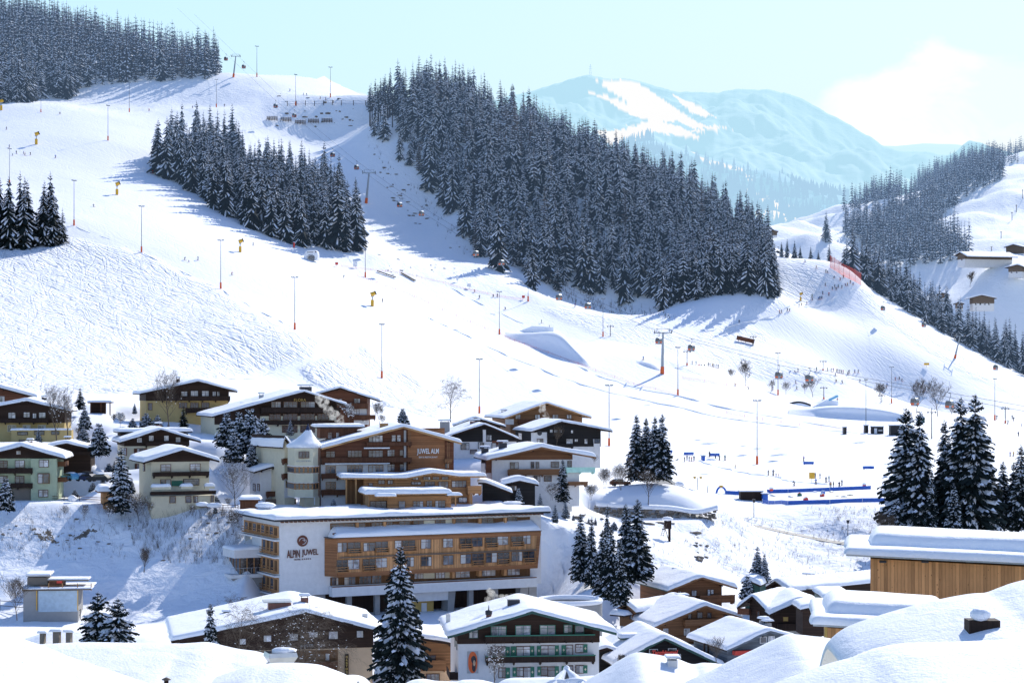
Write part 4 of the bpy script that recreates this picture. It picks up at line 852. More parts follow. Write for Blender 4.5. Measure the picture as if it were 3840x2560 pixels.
# roof
b=MB(); b.box(-1.4,-1.3,Ht+.02,W+1.3,20.8,Ht+.35); rf=b.build('roof',MT['roofdark'],h.root); h.roof=rf
snow_cap('snow_cover',[(-1.4,Ht+.35),(W*.3,Ht+.35),(W*.6,Ht+.35),(W+1.3,Ht+.35)],-1.3,20.8,.75,rf,41,lump=1.1)
b=MB(); n=64
for k in range(n): x=.2+(W-.4)*k/(n-1); b.box(x-.14,-1.15,Ht-.22,x+.14,0,Ht+.018)
b.build('rafter_ends',MT['w_brown'],rf)
def hx(x,y,view='B',d=0.): return h.cv(x,y,d,view)
def strip(x0,y0,x1,y1,mat,name,d=-.06,th=.08,view='B',poly=None):
    """panel whose ends are measured points (follows the level line between them)"""
    a=hx(x0,y0,view,d); c=hx(x1,y1,view,d); return a,c
def vpanel(xa,xb,za,zb,mat,name,d=-.06,th=.06,parent=None):
    b=MB(); b.box(xa,d,za,xb,d+th,zb); return b.build(name,MT[mat],parent or h.root)
x_s=hx(530,900)[0]; x_e=hx(1705,860)[0]; zt0=hx(530,880)[1]; zb0=hx(530,925)[1]
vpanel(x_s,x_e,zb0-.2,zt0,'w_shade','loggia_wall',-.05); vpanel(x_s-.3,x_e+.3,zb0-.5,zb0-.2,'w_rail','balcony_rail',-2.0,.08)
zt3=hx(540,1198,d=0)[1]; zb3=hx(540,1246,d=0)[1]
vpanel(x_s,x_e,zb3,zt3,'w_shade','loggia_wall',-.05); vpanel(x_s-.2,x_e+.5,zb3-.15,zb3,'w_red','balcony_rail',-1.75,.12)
b=MB(); b.box(x_s-.2,-1.7,-.35,x_e+.6,-.03,zb3-.17); b.build('balcony_parapet',MT['p_white'],h.root)
# timber box
zb=hx(575,1193,d=-2.4)[1]; zt=hx(575,978,d=-2.4)[1]; xa=hx(498,1100,d=-.1)[0]; xb=hx(572,1100,d=-2.4)[0]; xc=hx(1768,935,d=-2.4)[0]; xd=hx(1748,1135,d=-2.4)[0]
def tbox(z0,z1,dg,mat,name,x0=xa,x1=xb,e0=0,e1=0):
    b=MB(); b.add([(x0,-.1,z0),(x1,-2.4-dg,z0),(xd+e0,-2.4-dg,z0),(xd+e0,-.1,z0),(x0,-.1,z1),(x1,-2.4-dg,z1),(xc+e1,-2.4-dg,z1),(xc+e1,-.1,z1)],[(0,1,2,3)[::-1],(4,5,6,7),(0,1,5,4),(1,2,6,5),(2,3,7,6),(3,0,4,7)]); return b.build(name,MT[mat],h.root)
tbox(zb,zt,0,'w_plank','timber_box')
b=MB(); b.add([(xa-.02,-.1,zb-.05),(xb-.02,-2.5,zb-.05),(xb-.02,-2.5,zt+.3),(xa-.02,-.1,zt+.3)],[(0,1,2,3)]); b.add([(xb-.02,-2.52,zb-.1),(xd,-2.52,zb-.1),(xd,-2.52,zb+.62),(xb-.02,-2.52,zb+.62)],[(0,1,2,3)]); b.add([(xb-.02,-2.52,zt-.5),(xc,-2.52,zt-.5),(xc,-2.52,zt+.3),(xb-.02,-2.52,zt+.3)],[(0,1,2,3)]); b.add([(xd-.7,-2.53,zb-.1),(xd,-2.53,zb-.1),(xc,-2.53,zt+.3),(xc-.7,-2.53,zt+.3)],[(0,1,2,3)])
b.build('shingle_border',MT['w_shingle'],h.root)
zm=(zb+zt)/2+.1; vpanel(xb+.4,xd-.3,zm-.12,zm+.12,'w_old','floor_ledge',-2.75,.3)
b=MB(); b.box(xa-.2,-2.7,zt+.3,xc+.1,-.1,zt+.42); rb=b.build('box_roof',MT['roofdark'],h.root)
def slope_snow():
    xs=np.linspace(xb-.9,xc+.05,70); ds=np.array([-2.75,-2.72,-2.62,-2.4,-2.0,-1.4,-.8,-.06]); hs=np.array([0,.35,.65,.85,1.,1.25,1.45,1.6]); X,D=np.meshgrid(xs,ds); 
    ef=np.sqrt(np.clip(np.minimum((X-xs[0]),(xs[-1]-X)*3)/1.2,0,1)); Z=zt+.42+hs[:,None]*ef*(1+.25*fbm(X*.2,D,2)); V=np.stack([X,D-.08*fbm(X*.8,D*0,2),Z],-1).reshape(-1,3); ny,nx=X.shape; i=np.arange(ny*nx).reshape(ny,nx)
    np_mesh('snow_cover',V,np.stack([i[:-1,:-1],i[:-1,1:],i[1:,1:],i[1:,:-1]],-1).reshape(-1,4),MT['snow'],parent=rb)
slope_snow()
def hw(v,q,d=-2.4,n=2,g='glass',fr='w_mid'): h.win(*q,n,d=d,view=v,glass=g,frame=fr,fw=.06)
def hr(v,q,d=-2.4):   # small balcony: posts and boards
    (a,z0),(c,z1)=h.cv(q[0],q[3],d,v),h.cv(q[2],q[1],d,v); b=MB()
    for f in (0.,.42,.84): b.box(a,d-.75,z0+(z1-z0)*f,c,d-.68,z0+(z1-z0)*f+.13)
    b.box(a,d-.7,z0,a+.06,d,z1); b.box(c-.06,d-.7,z0,c,d,z1); b.box(a,d-.7,z0-.05,c,d,z0+.03); b.build('balcony',MT['w_orange'],h.root)
for q in ((1365,572,1490,705),(1728,572,1885,690)): hw('H1',q)
for q in ((1505,565,1680,715),(1893,555,2065,705)): hw('H1',q,g='glass_d')
for q in ((1500,648,1685,730),(1890,638,2070,715)): hr('H1',q)
for q in ((1508,808,1665,945),(1898,788,2050,920)): hw('H1',q,g='glass_b')
for q in ((1352,812,1500,975),(1717,798,1890,955)): hw('H1',q,g='glass_d')
for q in ((1340,905,1505,990),(1715,885,1893,970)): hr('H1',q)
for q in ((0,540,90,650),(368,520,500,655),(678,510,808,638),(1437,480,1582,605),(1797,468,1895,590)): hw('H2',q,g='glass_b')
hw('H2',(1078,495,1222,625))
for q in ((105,535,280,680),(908,500,1068,650),(1268,482,1428,635),(1628,470,1788,620)): hw('H2',q,g='glass_d')
for q in ((105,612,290,695),(905,580,1072,660),(1265,568,1430,645),(1625,552,1792,628)): hr('H2',q)
for q in ((368,768,508,900),(678,752,815,882),(920,735,1062,865),(1278,712,1425,850),(1635,698,1780,832),(170,775,262,905)): hw('H2',q)
for q in ((1080,722,1240,880),(1435,706,1597,865),(1793,692,1950,845)): hw('H2',q,g='glass_d')
for q in ((1075,812,1248,892),(1432,793,1602,875),(1790,778,1955,855)): hr('H2',q)
for q in ((1275,312,1450,400),(1458,305,1620,397),(1663,300,1745,395),(1840,292,2000,390),(2050,283,2130,378)): hw('H1',q,-.05,3,'glass_d')
for q in ((62,275,210,370),(260,266,398,358),(568,256,702,352),(852,240,1020,338),(1218,230,1375,325),(1578,215,1710,312)): hw('H2',q,-.05,2,'glass_d')
for q in ((400,262,560,357),(705,250,815,348)): h.panel(*q,'p_cream',d=-.12,view='H2')
for q in ((820,243,850,342),(1180,235,1215,330),(1535,222,1570,318)): h.panel(*q,'w_plank',d=-.6,th=.5,view='H2',name='pier')
h.panel(1622,290,1660,395,'w_plank',d=-.5,th=.4,view='H1',name='pier'); h.panel(2005,283,2045,385,'w_plank',d=-.5,th=.4,view='H1',name='pier')
for q in ((1285,1062,1370,1165),(1458,1050,1610,1160),(1668,1040,1830,1150),(1845,1030,1975,1140)): hw('H1',q,-.05,3,'glass')
for q in ((275,985,392,1078),(570,980,695,1070),(852,970,1045,1062),(1222,950,1405,1040),(1578,935,1745,1028)): hw('H2',q,-.05,3,'glass_b')
for q in ((400,980,560,1078),(705,975,805,1068)): h.panel(*q,'p_cream',d=-.12,view='H2')
for q in ((810,968,848,1070),(1178,955,1216,1045),(1535,940,1572,1035)): h.panel(*q,'w_plank',d=-1.4,th=1.3,view='H2',name='pier')
# logo and letters
a=hx(368,983,d=-.08); b=MB(); b.tube([(a[0],-.12,a[1]),(a[0],.0,a[1])],.95*1.02,28,smooth=False); lg=b.build('logo_disc',MT['brownsign'],h.root)
def arc(cx,cz,r,a0,a1,n=14): return [(cx+r*math.cos(R(a0+(a1-a0)*k/n)),-.16,cz+r*math.sin(R(a0+(a1-a0)*k/n))) for k in range(n+1)]
b=MB(); b.tube(arc(a[0]-.02,a[1]-.12,.62,170,75),.05,4); b.tube(arc(a[0]+.02,a[1]+.05,.62,0,-95),.05,4); b.tube([(a[0]-.05,-.16,a[1]+.17),(a[0]+.62,-.16,a[1]+.17),(a[0]+.62,-.16,a[1]+.02)],.045,4); b.tube([(a[0]+.27,-.16,a[1]+.5),(a[0]+.27,-.16,a[1]-.15)],.045,4); b.build('logo_line',MT['white'],lg)
h.text('ALPIN',276,1035,352,1084,'brownsign',d=-.1,ext=.05,bold=.012); h.text('JUWEL',364,1030,460,1079,'brownsign',d=-.1,ext=.05,bold=.012); h.text('HOTEL',318,1088,357,1097,'brownsign',d=-.1,bold=.02)
for k in range(4):
    q=hx(367+k*11.5,1090-k*.6,d=-.1); star_mesh(q[0],q[1],.16,-.08,'brownsign',h.root)
h.text('S',411,1084,418,1092,'brownsign',d=-.1,bold=.02)
# left side loggias on the end wall
for z0,z1,d1 in ((zf[3]+.25,Ht-.9,19.0),(zf[2]+.45,zf[3]-.25,9.2),(zf[1]+.45,zf[2]-.25,9.2),(.6,zf[1]-.25,9.2)):
    b=MB(); b.box(-.12,.5,z0,-.02,d1,z1); b.build('loggia_timber',MT['w_plank'],h.root)
    n=int(d1/2.3)
    for k in range(n):
        y=.7+(d1-1)*k/n; w=(d1-1)/n; b=MB(); b.box(-.16,y+.35,z0+.35,-.125,y+w-.35,z1-.3); b.build('side_window',MT['glass_d'] if k%2 else MT['w_shade'],h.root)
        b=MB(); [b.box(-.75,y+.3,z0+q,-.68,y+w-.3,z0+q+.12) for q in (.1,.5,.9)]; b.box(-.75,y+.3,z0-.02,-.12,y+w-.3,z0+.05); b.build('side_balcony',MT['w_orange'],h.root)
    b=MB(); b.box(-.9,.02,z0-.55,-.02,d1+.6,z0-.3); b.build('ledge',MT['p_white'],h.root)
# terraces on the left
b=MB(); b.box(-5,9.5,zf[2]-.6,-.1,16,zf[2]+.8); t=b.build('curved_terrace',MT['p_white'],h.root); snow_cap('snow_cover',[(-5,zf[2]+.8),(-.1,zf[2]+.8)],9.5,16,.6,t,3)
b=MB(); b.box(-4,9.6,zf[1]-.2,-.1,15,zf[2]-.6); b.build('glazed_room',MT['glass_d'],h.root)
b=MB(); [b.box(-4.06,9.5+k*1.8,zf[1]-.2,-3.9,9.75+k*1.8,zf[2]-.6) for k in range(4)]; [b.box(-4.1+k*1.3,9.5,zf[1]-.2,-3.9+k*1.3,9.62,zf[2]-.6) for k in range(4)]; b.build('glazing_posts',MT['w_orange'],h.root)
b=MB(); b.box(-6,8.4,zf[1]-.8,-.1,16,zf[1]-.2); t=b.build('lower_terrace',MT['p_white'],h.root); b=MB(); b.box(-5.4,9,-4,-.1,15,zf[1]-.8); b.build('terrace_base',MT['concrete'],h.root)
b=MB(); [b.box(-6+k*.75,8.4,zf[1]-.2,-5.95+k*.75,8.45,zf[1]+.9) for k in range(8)]; b.box(-6,8.38,zf[1]+.9,-.3,8.47,zf[1]+.97); b.build('terrace_railing',MT['galv'],t)
# undercroft: dark garage level with pillars
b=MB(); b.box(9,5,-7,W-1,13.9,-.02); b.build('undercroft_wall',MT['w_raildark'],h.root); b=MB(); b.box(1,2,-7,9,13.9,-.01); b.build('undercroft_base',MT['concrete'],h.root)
for x in (640,805,1355,1500): 
    q=hx(x,1290,d=.8)[0]; b=MB(); b.box(q-.45,.5,-7,q+.45,1.3,-.03); b.build('pillar',MT['concrete'],h.root)
for x in (1665,1715): q=hx(x,1250,d=.8)[0]; b=MB(); b.box(q-.8,.3,-7,q+.8,2.3,-.03); b.build('pillar',MT['concrete'],h.root)
q=hx(1020,1275,d=.2)[0]; q2=hx(1268,1260,d=.2)[0]; b=MB(); b.box(q,.2,-2.1,q2-1.2,4,-.02); b.build('garage_box',MT['p_white'],h.root)
b=MB(); b.prism([(q2-1.7,-7),(q2-.7,-7),(q2,-.02),(q2-1.4,-.02)],.1,3); b.build('raking_pillar',MT['concrete'],h.root)
b=MB(); b.box(q+.5,2.,-6,q2-3.5,4,-2.1); b.build('garage_front',MT['gold'],h.root); b=MB(); b.box(q+2.3,1.9,-6,q+3.3,2,-2.6); b.build('garage_door',MT['p_white'],h.root)
h=None
# --- lower village
h=House('gasthof','dark gabled inn with tan wall and a vertical yellow GASTHOF sign','inn','D',262,5,415,2110,1200,20)
h.gable((335,712),(1528,458),(2266,648),over=2.0,upper='w_dark',split=780,lower='p_tan',ts=.8)
for q in ((1547,630,1625,678),(1724,625,1802,692),(1970,618,2025,678),(1375,645,1450,705),(1150,660,1215,715),(930,690,990,740)): h.win(*q,1,frame='w_raildark',glass='glass_b')
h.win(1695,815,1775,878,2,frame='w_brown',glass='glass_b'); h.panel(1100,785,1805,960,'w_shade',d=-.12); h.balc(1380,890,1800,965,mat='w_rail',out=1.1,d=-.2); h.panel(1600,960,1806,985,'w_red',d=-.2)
h.panel(1866,826,1899,1028,'w_raildark',d=-.35,th=.25,name='sign_board')
for k,ch in enumerate('GASTHOF'): h.text(ch,1873,840+k*26.3,1891,861+k*26.3,'gold',d=-.42,bold=.03,name='sign_letter')
h.text('HOTEL',1305,745,1402,768,'galv',d=-.2,bold=.01); h.text('INGER',1480,738,1590,764,'galv',d=-.2,bold=.01)
for k in range(3): q=h.cv(1640+k*21,746,-.2); star_mesh(q[0],q[1],.2,-.2,'white',h.root)
h.chim(1288,372,3.0,1,5,'brick',hood=False); h.chim(1510,330,1.0,1,6,'brick'); a=h.cv(1288,356,5); b=MB(); b.box(a[0]-2.2,3.6,a[1]-.1,a[0]+1.5,6.4,a[1]+.1); b.build('steel_cover',MT['steel'],h.roof); h.chim(825,470,.9,1,11,'brick'); h.chim(2042,470,.7,.5,7,'steel',hood=False)
h=House('green_shutter_chalet','big white chalet with dark timber gable and green shutters, steaming chimney on its roof','chalet','E',269,6,750,1990,1160,16)
h.gable((656,668),(1400,448),(2146,638),over=1.9,upper='w_dark',split=728,lower='p_white',ts=.75,fascia='dgreen')
for q in ((1042,580,1168,662,2),(1257,575,1384,655,2),(1472,572,1600,650,2)): h.win(*q,frame='green',glass='glass_b')
for q in ((1684,568,1748,635,1),(1782,576,1853,640,1)): h.win(*q,frame='green',glass='glass')
h.win(848,612,918,680,1,frame='dgreen',glass='glass_b')
for y,dy in ((0,0),):
    h.balc(990,650,1952,716,mat='w_raildark',rail='green',out=1.5); h.balc(995,830,1957,906,mat='w_raildark',rail='green',out=1.5)
for q in ((1040,762,1165,845,2),(1265,758,1380,838,2),(1480,752,1600,835,2),(1700,748,1755,832,1),(1787,742,1850,808,1)): h.win(*q,frame='w_rail',glass='glass_b')
for q in ((1108,948,1165,1030,1),(1265,945,1320,1018,1),(1325,942,1385,1035,1),(1480,938,1535,1012,1),(1540,938,1600,1030,1),(1700,930,1757,990,1),(1787,927,1850,990,1)): h.win(*q,frame='w_rail',glass='glass')
for x0,x1,y0,y1 in ((1165,1203,760,845),(1213,1262,757,845),(1383,1420,755,838),(1443,1478,752,838),(1602,1637,748,832),(1660,1698,747,832),(1852,1888,738,812),(1168,1205,945,1040),(1228,1263,942,1025),(1387,1420,938,1030),(1447,1478,935,1015),(1602,1637,932,1028),(1662,1698,930,985),(1852,1888,924,995)):
    s=h.panel(x0,y0,x1,y1,'green',d=-.2,th=.06,name='shutter'); c=h.cv((x0+x1)/2,(y0+y1)/2,-.22); b=MB(); b.prism([(c[0]-.14,c[1]),(c[0],c[1]-.2),(c[0]+.14,c[1]),(c[0],c[1]+.2)],-.235,-.205); b.build('diamond',MT['p_cream'],s)
p=h.panel(828,800,926,995,'p_grey',d=-.1,name='mural'); 
c=h.cv(877,898,-.12); b=MB(); b.add([(c[0]+.62*math.cos(2*PI*k/24),-.125,c[1]+1.45*(abs(math.sin(2*PI*k/24))**.8)*(1 if math.sin(2*PI*k/24)>0 else -1)) for k in range(24)],[tuple(range(24))]); b.build('mural_oval',MT['orange'],p)
b=MB(); b.blob((c[0]+.12,-.13,c[1]+.35),(.36,.01,.55)); b.blob((c[0]+.15,-.13,c[1]-.6),(.26,.01,.7)); b.build('mural_shape',MT['dark'],p); b=MB(); b.blob((c[0]+.2,-.145,c[1]-.1),(.16,.01,.42)); b.build('mural_figure',MT['p_tan'],p)
h.chim(1237,345,1.65,1,6,'dark',hood=False); h.chim(1018,478,.7,.8,1,'brick',hood=False); a=h.cv(1018,478,1); b=MB(); b.tube([(a[0],1,a[1]),(a[0],1,a[1]+.5),(a[0],1,a[1]+.6)],[.45,.5,.3],8); b.tube([(a[0],1,a[1]+.6),(a[0],1,a[1]+1.3)],[.1,.03],5); b.build('chimney_finial',MT['dark'],h.roof)
h.chim(660,470,.6,.9,8,'steel',hood=False)
for z0 in (792,965):
    a=h.cv(700,z0,1,side='L'); b=MB(); b.box(-1.1,.5,a[1]-.5,0,7,a[1]-.35); b.box(-1.15,.5,a[1]-.5,-1.08,7,a[1]+.5); b.box(-1.1,.5,a[1]-.5,0,.56,a[1]+.5); b.build('side_balcony',MT['w_raildark'],h.root)
for yy in (2,5.5): 
    b=MB(); b.box(-.08,yy,5.5,-.02,yy+.9,7.2); b.build('side_window',MT['dgreen'],h.root)
h=House('orange_timber_house','orange brown timber house between the inn and the green shuttered chalet','house','E',292,4,118,690,1080,12)
h.gable((-40,760),(420,680),(800,745),over=1.3,upper='w_mid',split=975,lower='p_tan',ts=.8)
h.balc(120,880,640,972,mat='w_mid',out=1.1); h.win(460,835,548,905,2,glass='glass_d'); h.win(260,1010,405,1078,3); h.win(470,1000,580,1060,3)
h=House('brown_roadside_house','orange brown house with broad snow roof below the frosted bank','house','C',350,22,735,1192,850,15)
h.gable((712,738),(1012,616),(1328,710),over=1.4,upper='w_brown',ts=.95,fascia='w_mid',roofmat='dgreen')
for q in ((925,735,965,782,1),(1065,728,1088,780,1),(1094,728,1116,765,1),(805,742,830,775,2)): h.win(*q,glass='glass_b',frame='w_rail')
h.balc(1000,772,1308,850,mat='w_brown',out=1.6); h.chim(795,562,1.1,1,10); h.chim(838,545,.25,1,8,'steel',hood=False)
h=House('balcony_chalet','brown chalet with two carved balconies in the lower village','chalet','C',330,20,645,1255,1195,14)
h.gable((592,1060),(1045,866),(1374,975),over=1.6,upper='w_mid',ts=.85,fascia='w_mid',roofmat='w_mid')
for q in ((893,938,920,983,1),(975,928,1018,978,1),(1063,930,1097,975,1),(1092,1065,1125,1095,1)): h.win(*q,glass='glass_d')
for q in ((862,1075,903,1125,2),(977,1070,1017,1115,2),(680,1075,712,1110,2)): h.win(*q,frame='p_white',glass='glass_b')
h.balc(870,985,1168,1047,mat='w_mid',out=1.2); h.balc(790,1135,1010,1192,mat='w_mid',out=1.2); h.chim(835,790,1.6,1,12,'concrete'); h.win(1212,950,1230,972,1)
h=House('side_chalet','tan timber chalet turned sideways, its snow roof running behind the balcony chalet','chalet','C',338,-36,298,405,1115,14)
h.gable((262,892),(342,850),(432,928),over=1.2,upper='w_mid',split=1050,lower='p_white',ts=.9,fascia='w_mid')
h.win(385,940,402,985,1); h.flat(205,960,330,968,-3,-.9,t=1.1,mat='w_raildark',name='canopy')
h=House('dark_left_gable_house','very dark timber house immediately left of the house with the lit window','house','C',322,-22,1436,1600,1095,12)
h.gable((1326,884),(1458,784),(1612,942),over=1.3,upper='w_dark',ts=.9); h.win(1508,920,1526,972,1,glass='glass_d'); h.balc(1330,895,1432,945,mat='w_red',out=.8,brk=False)
h=House('lit_window_house','dark timber house with one warm lit window above a white ground floor','house','C',317,8,1645,2075,1175,12)
h.gable((1614,948),(1888,818),(2120,905),over=1.4,upper='w_dark',split=1090,lower='p_shade',ts=.9)
w_=h.win(1733,968,1775,1005,1,glass='gold'); h.win(1925,948,1955,1000,1); h.win(1927,1097,1975,1155,1,glass='glass_d'); h.balc(1690,1030,2032,1082,mat='w_raildark',out=1.3); h.win(1755,1105,1790,1150,1)
h=House('long_roof_house','long low house at the foot of the bank, one unbroken snow roof with chimneys','house','C',362,-42,1552,1760,790,30)
h.gable((1528,738),(1665,650),(1790,742),over=1.2,upper='w_dark',ts=.85); h.flat(1790,745,2340,748,3,4,t=.1,snow=False,name='gutter')
h.chim(1958,605,1.5,1,14,'dark'); h.chim(2040,682,1.2,.6,16,'dark',hood=False); h.chim(1780,705,1.9,.8,6,'dark')
h=House('small_dark_hut','tiny dark green hut wearing a thick snow cap between the two snowy spruces','hut','C',352,-12,1398,1528,755,5)
h.gable((1365,660),(1440,645),(1535,690),over=.5,upper='dgreen',ts=1.1,purl=False)
h=House('flat_annex','low flat roofed annex with two tiny windows behind the smaller plank building','annexe','C',305,8,2090,2330,880,10)
h.flat(2078,792,2340,830,-.6,10,t=.9); h.block(2085,795,2330,900,0,10,'dgreen','wall',down=4)
for q in ((2142,822,2168,850),(2190,830,2218,858)): h.win(*q,2,frame='w_raildark',glass='glass_b')
h.roof=None
h=House('snow_lean_to','lean-to roof loaded with snow in front of the flat annex','lean-to','C',296,10,1905,2120,960,6)
h.gable((1888,905),(2000,880),(2260,960),over=.8,upper='w_dark',ts=.9,purl=False)
h=House('grey_chalet','grey blue timber chalet with two framed windows and red awning','chalet','C',290,24,1245,1800,1345,13)
h.gable((1236,1262),(1612,1088),(1845,1152),over=1.4,upper='w_grey',ts=.75,fascia='w_grey')
for q in ((1530,1145,1580,1195),(1604,1140,1650,1195)): h.win(*q,1,frame='p_white',glass='glass_b' if q[0]>1600 else 'glass')
h.panel(1310,1262,1508,1308,'red',d=-1.6,th=1.,name='awning'); h.text('C',1575,1210,1600,1232,'redsign',d=-.2); h.chim(1560,1000,1.1,1,7,'concrete'); h.chim(1592,1022,1.1,1,6.2,'concrete')
for x in (1035,1070,1128): h.panel(x,1200,x+12,1290,'w_raildark',d=6,th=.3,name='post',side=None)
h=House('tanzhimmel_house','dark gabled bar with a red script sign lettered Tanzhimmel','bar','C',288,14,345,1090,1480,15)
h.gable((228,1392),(690,1152),(1215,1402),over=1.4,upper='w_black',ts=.75,fascia='dgreen')
h.panel(572,1262,808,1302,'w_raildark',d=-1.7,th=.1,name='sign_board'); h.text('Tanzhimmel',576,1258,806,1306,'redsign',d=-1.85,bold=.035,ext=.05,shear=.25,name='sign_lettering')
h.win(555,1255,620,1290,1,frame='p_white',glass='glass_d'); h.win(722,1248,785,1300,1,frame='p_white',glass='glass_d'); h.win(545,1330,620,1370,2); h.win(760,1300,822,1340,1,frame='p_white',glass='glass')
h.flat(300,1182,640,1150,7,9,t=.7,name='dormer_roof',mat='dgreen'); h.block(312,1182,600,1215,7.3,9,'dgreen','dormer_wall')
h=House('dark_service_shed','small black shed under drifted snow between the chalet and the bar','shed','C',292,8,112,235,1460,10)
h.gable((90,1265),(180,1240),(330,1300),over=.6,upper='w_black',ts=.7,purl=False)
# --- big plank building on the right (view F)
h=House('plank_building','vertical plank clad building with thick layered snow roof at the right edge','building','F',130,3,937,2700,870,9)
def sbox(xa,ya,xb,yb,d0,d1,th,mat,name,down=0,snow=0.,seed=1,ext=0.,lump=.2):
    a=h.cv(xa,ya,d0); c=h.cv(xb,yb,d0); b=MB(); b.add([(a[0],d0,a[1]-th-down),(c[0],d0,c[1]-th-down),(c[0],d1,c[1]-th-down),(a[0],d1,a[1]-th-down),(a[0],d0,a[1]),(c[0],d0,c[1]),(c[0],d1,c[1]),(a[0],d1,a[1])],[(0,3,2,1),(4,5,6,7),(0,1,5,4),(1,2,6,5),(2,3,7,6),(3,0,4,7)])
    o=b.build(name,MT[mat],h.root)
    if snow: snow_cap('snow_cover',[(a[0],a[1]),(c[0],c[1])],d0,d1,snow,o,seed,'snow_near',lump=lump)
    return o
sbox(937,538,2750,632,0,9,2.6,'w_plank','plank_wall',down=4)
sbox(735,500,2750,600,-1.3,10,.12,'galv','eave_slab',snow=.62,seed=3)
sbox(945,436,2750,520,1.5,9,.75,'roofdark','upper_roof_edge',snow=1.2,seed=4,lump=.12)
for x in (1010,1360,1730,2110): h.panel(x,560,x+60,572,'dark',d=-1.0,th=.8,name='bracket')
h=House('lower_plank_building','lower plank clad wing with dark roof edge half buried in snow','building','F',112,3,580,1500,1300,8)
sbox(578,1110,1600,1165,0,8,2.,'w_plank','plank_wall',down=4)
sbox(462,1078,1600,1140,-1.1,9,.12,'galv','eave_slab',snow=.55,seed=6)
sbox(588,996,1600,1062,1.2,8,.7,'roofdark','upper_roof_edge',snow=1.05,seed=8,lump=.12)
h.panel(556,1105,580,1232,'gold',d=-.02,name='corner_board')
# --- construction site building (view G)
h=House('building_shell','unfinished grey building wrapped in pale tarpaulin with red formwork on top','building site','G',330,-6,205,688,905,9)
h.block(205,735,688,945,0,9,'concrete','concrete_wall',down=4); h.panel(338,735,684,925,'tarp',d=-.15,name='tarpaulin'); h.flat(190,735,800,735,-.6,9,t=.2,mat='w_old',name='deck')
h.block(240,620,420,690,2,7,'stone','upper_wall'); h.flat(232,622,440,605,1.5,7.5,t=.3,mat='p_grey',name='formwork_roof'); h.block(430,650,560,725,1.,5,'w_rail','formwork'); h.panel(500,650,548,672,'red',d=.9); h.flat(425,668,780,640,2,6,t=.25,mat='stone',name='sheeting')
for y in (690,712): h.panel(350,y,805,y+8,'w_honey',d=-.5,th=.06,name='guard_rail')
for x in (425,545,680,800): h.panel(x,672,x+8,735,'w_honey',d=-.55,th=.08,name='guard_post')
for x in (320,682): h.panel(x,735,x+7,910,'yellow',d=-.2,th=.1,name='prop')
# --- farms on the right hand slope
def farm(label,view,Y,vis,xl,xr,yb,g,split,ts=.9,upper='w_old',depth=14,wins=()):
    h=House('farmhouse',label,'farmhouse',view,Y,vis,xl,xr,yb,depth,'farmhouses on the far right slope'); h.gable(*g,over=1.6,upper=upper,split=split+11,lower='p_white',ts=ts)
    for q in wins: h.win(*q,1,cross=False)
    return h
farm('long low farmhouse with white gable end left and brown barn right, beside the dark wood','M3',1600,-62,1880,1930,343,((1855,290),(1895,265),(1950,295)),305,depth=42,wins=((1905,312,1915,322),))
farm('brown and white farmhouse above the dark hedge at the right edge','M3',1560,-20,2228,2320,412,((2200,372),(2290,350),(2352,372)),388,wins=((2245,395,2255,408),(2280,395,2290,408)))
farm('topmost brown farmhouse at the right edge','M3',1680,-20,2212,2330,272,((2195,232),(2260,212),(2345,232)),265)
farm('lone brown gabled farmhouse with white ground floor below the others','M3',1480,10,1985,2130,638,((1950,582),(2045,558),(2150,580)),605,wins=((2000,612,2010,625),(2030,612,2040,625),(2060,612,2070,625),(2090,612,2100,625)))
farm('small farm roof peeping over the spruces, left of the lone farmhouse','M3',1480,0,1865,1915,640,((1850,618),(1890,606),(1925,616)),638)
farm('low white roofed barn mostly hidden behind the dark spruces','M3',1500,0,1745,1810,570,((1735,558),(1775,542),(1825,556)),568)
farm('tiny dark hut in the dip at the right end of the dense forest','M3',1750,5,600,645,140,((588,128),(615,112),(655,124)),139)
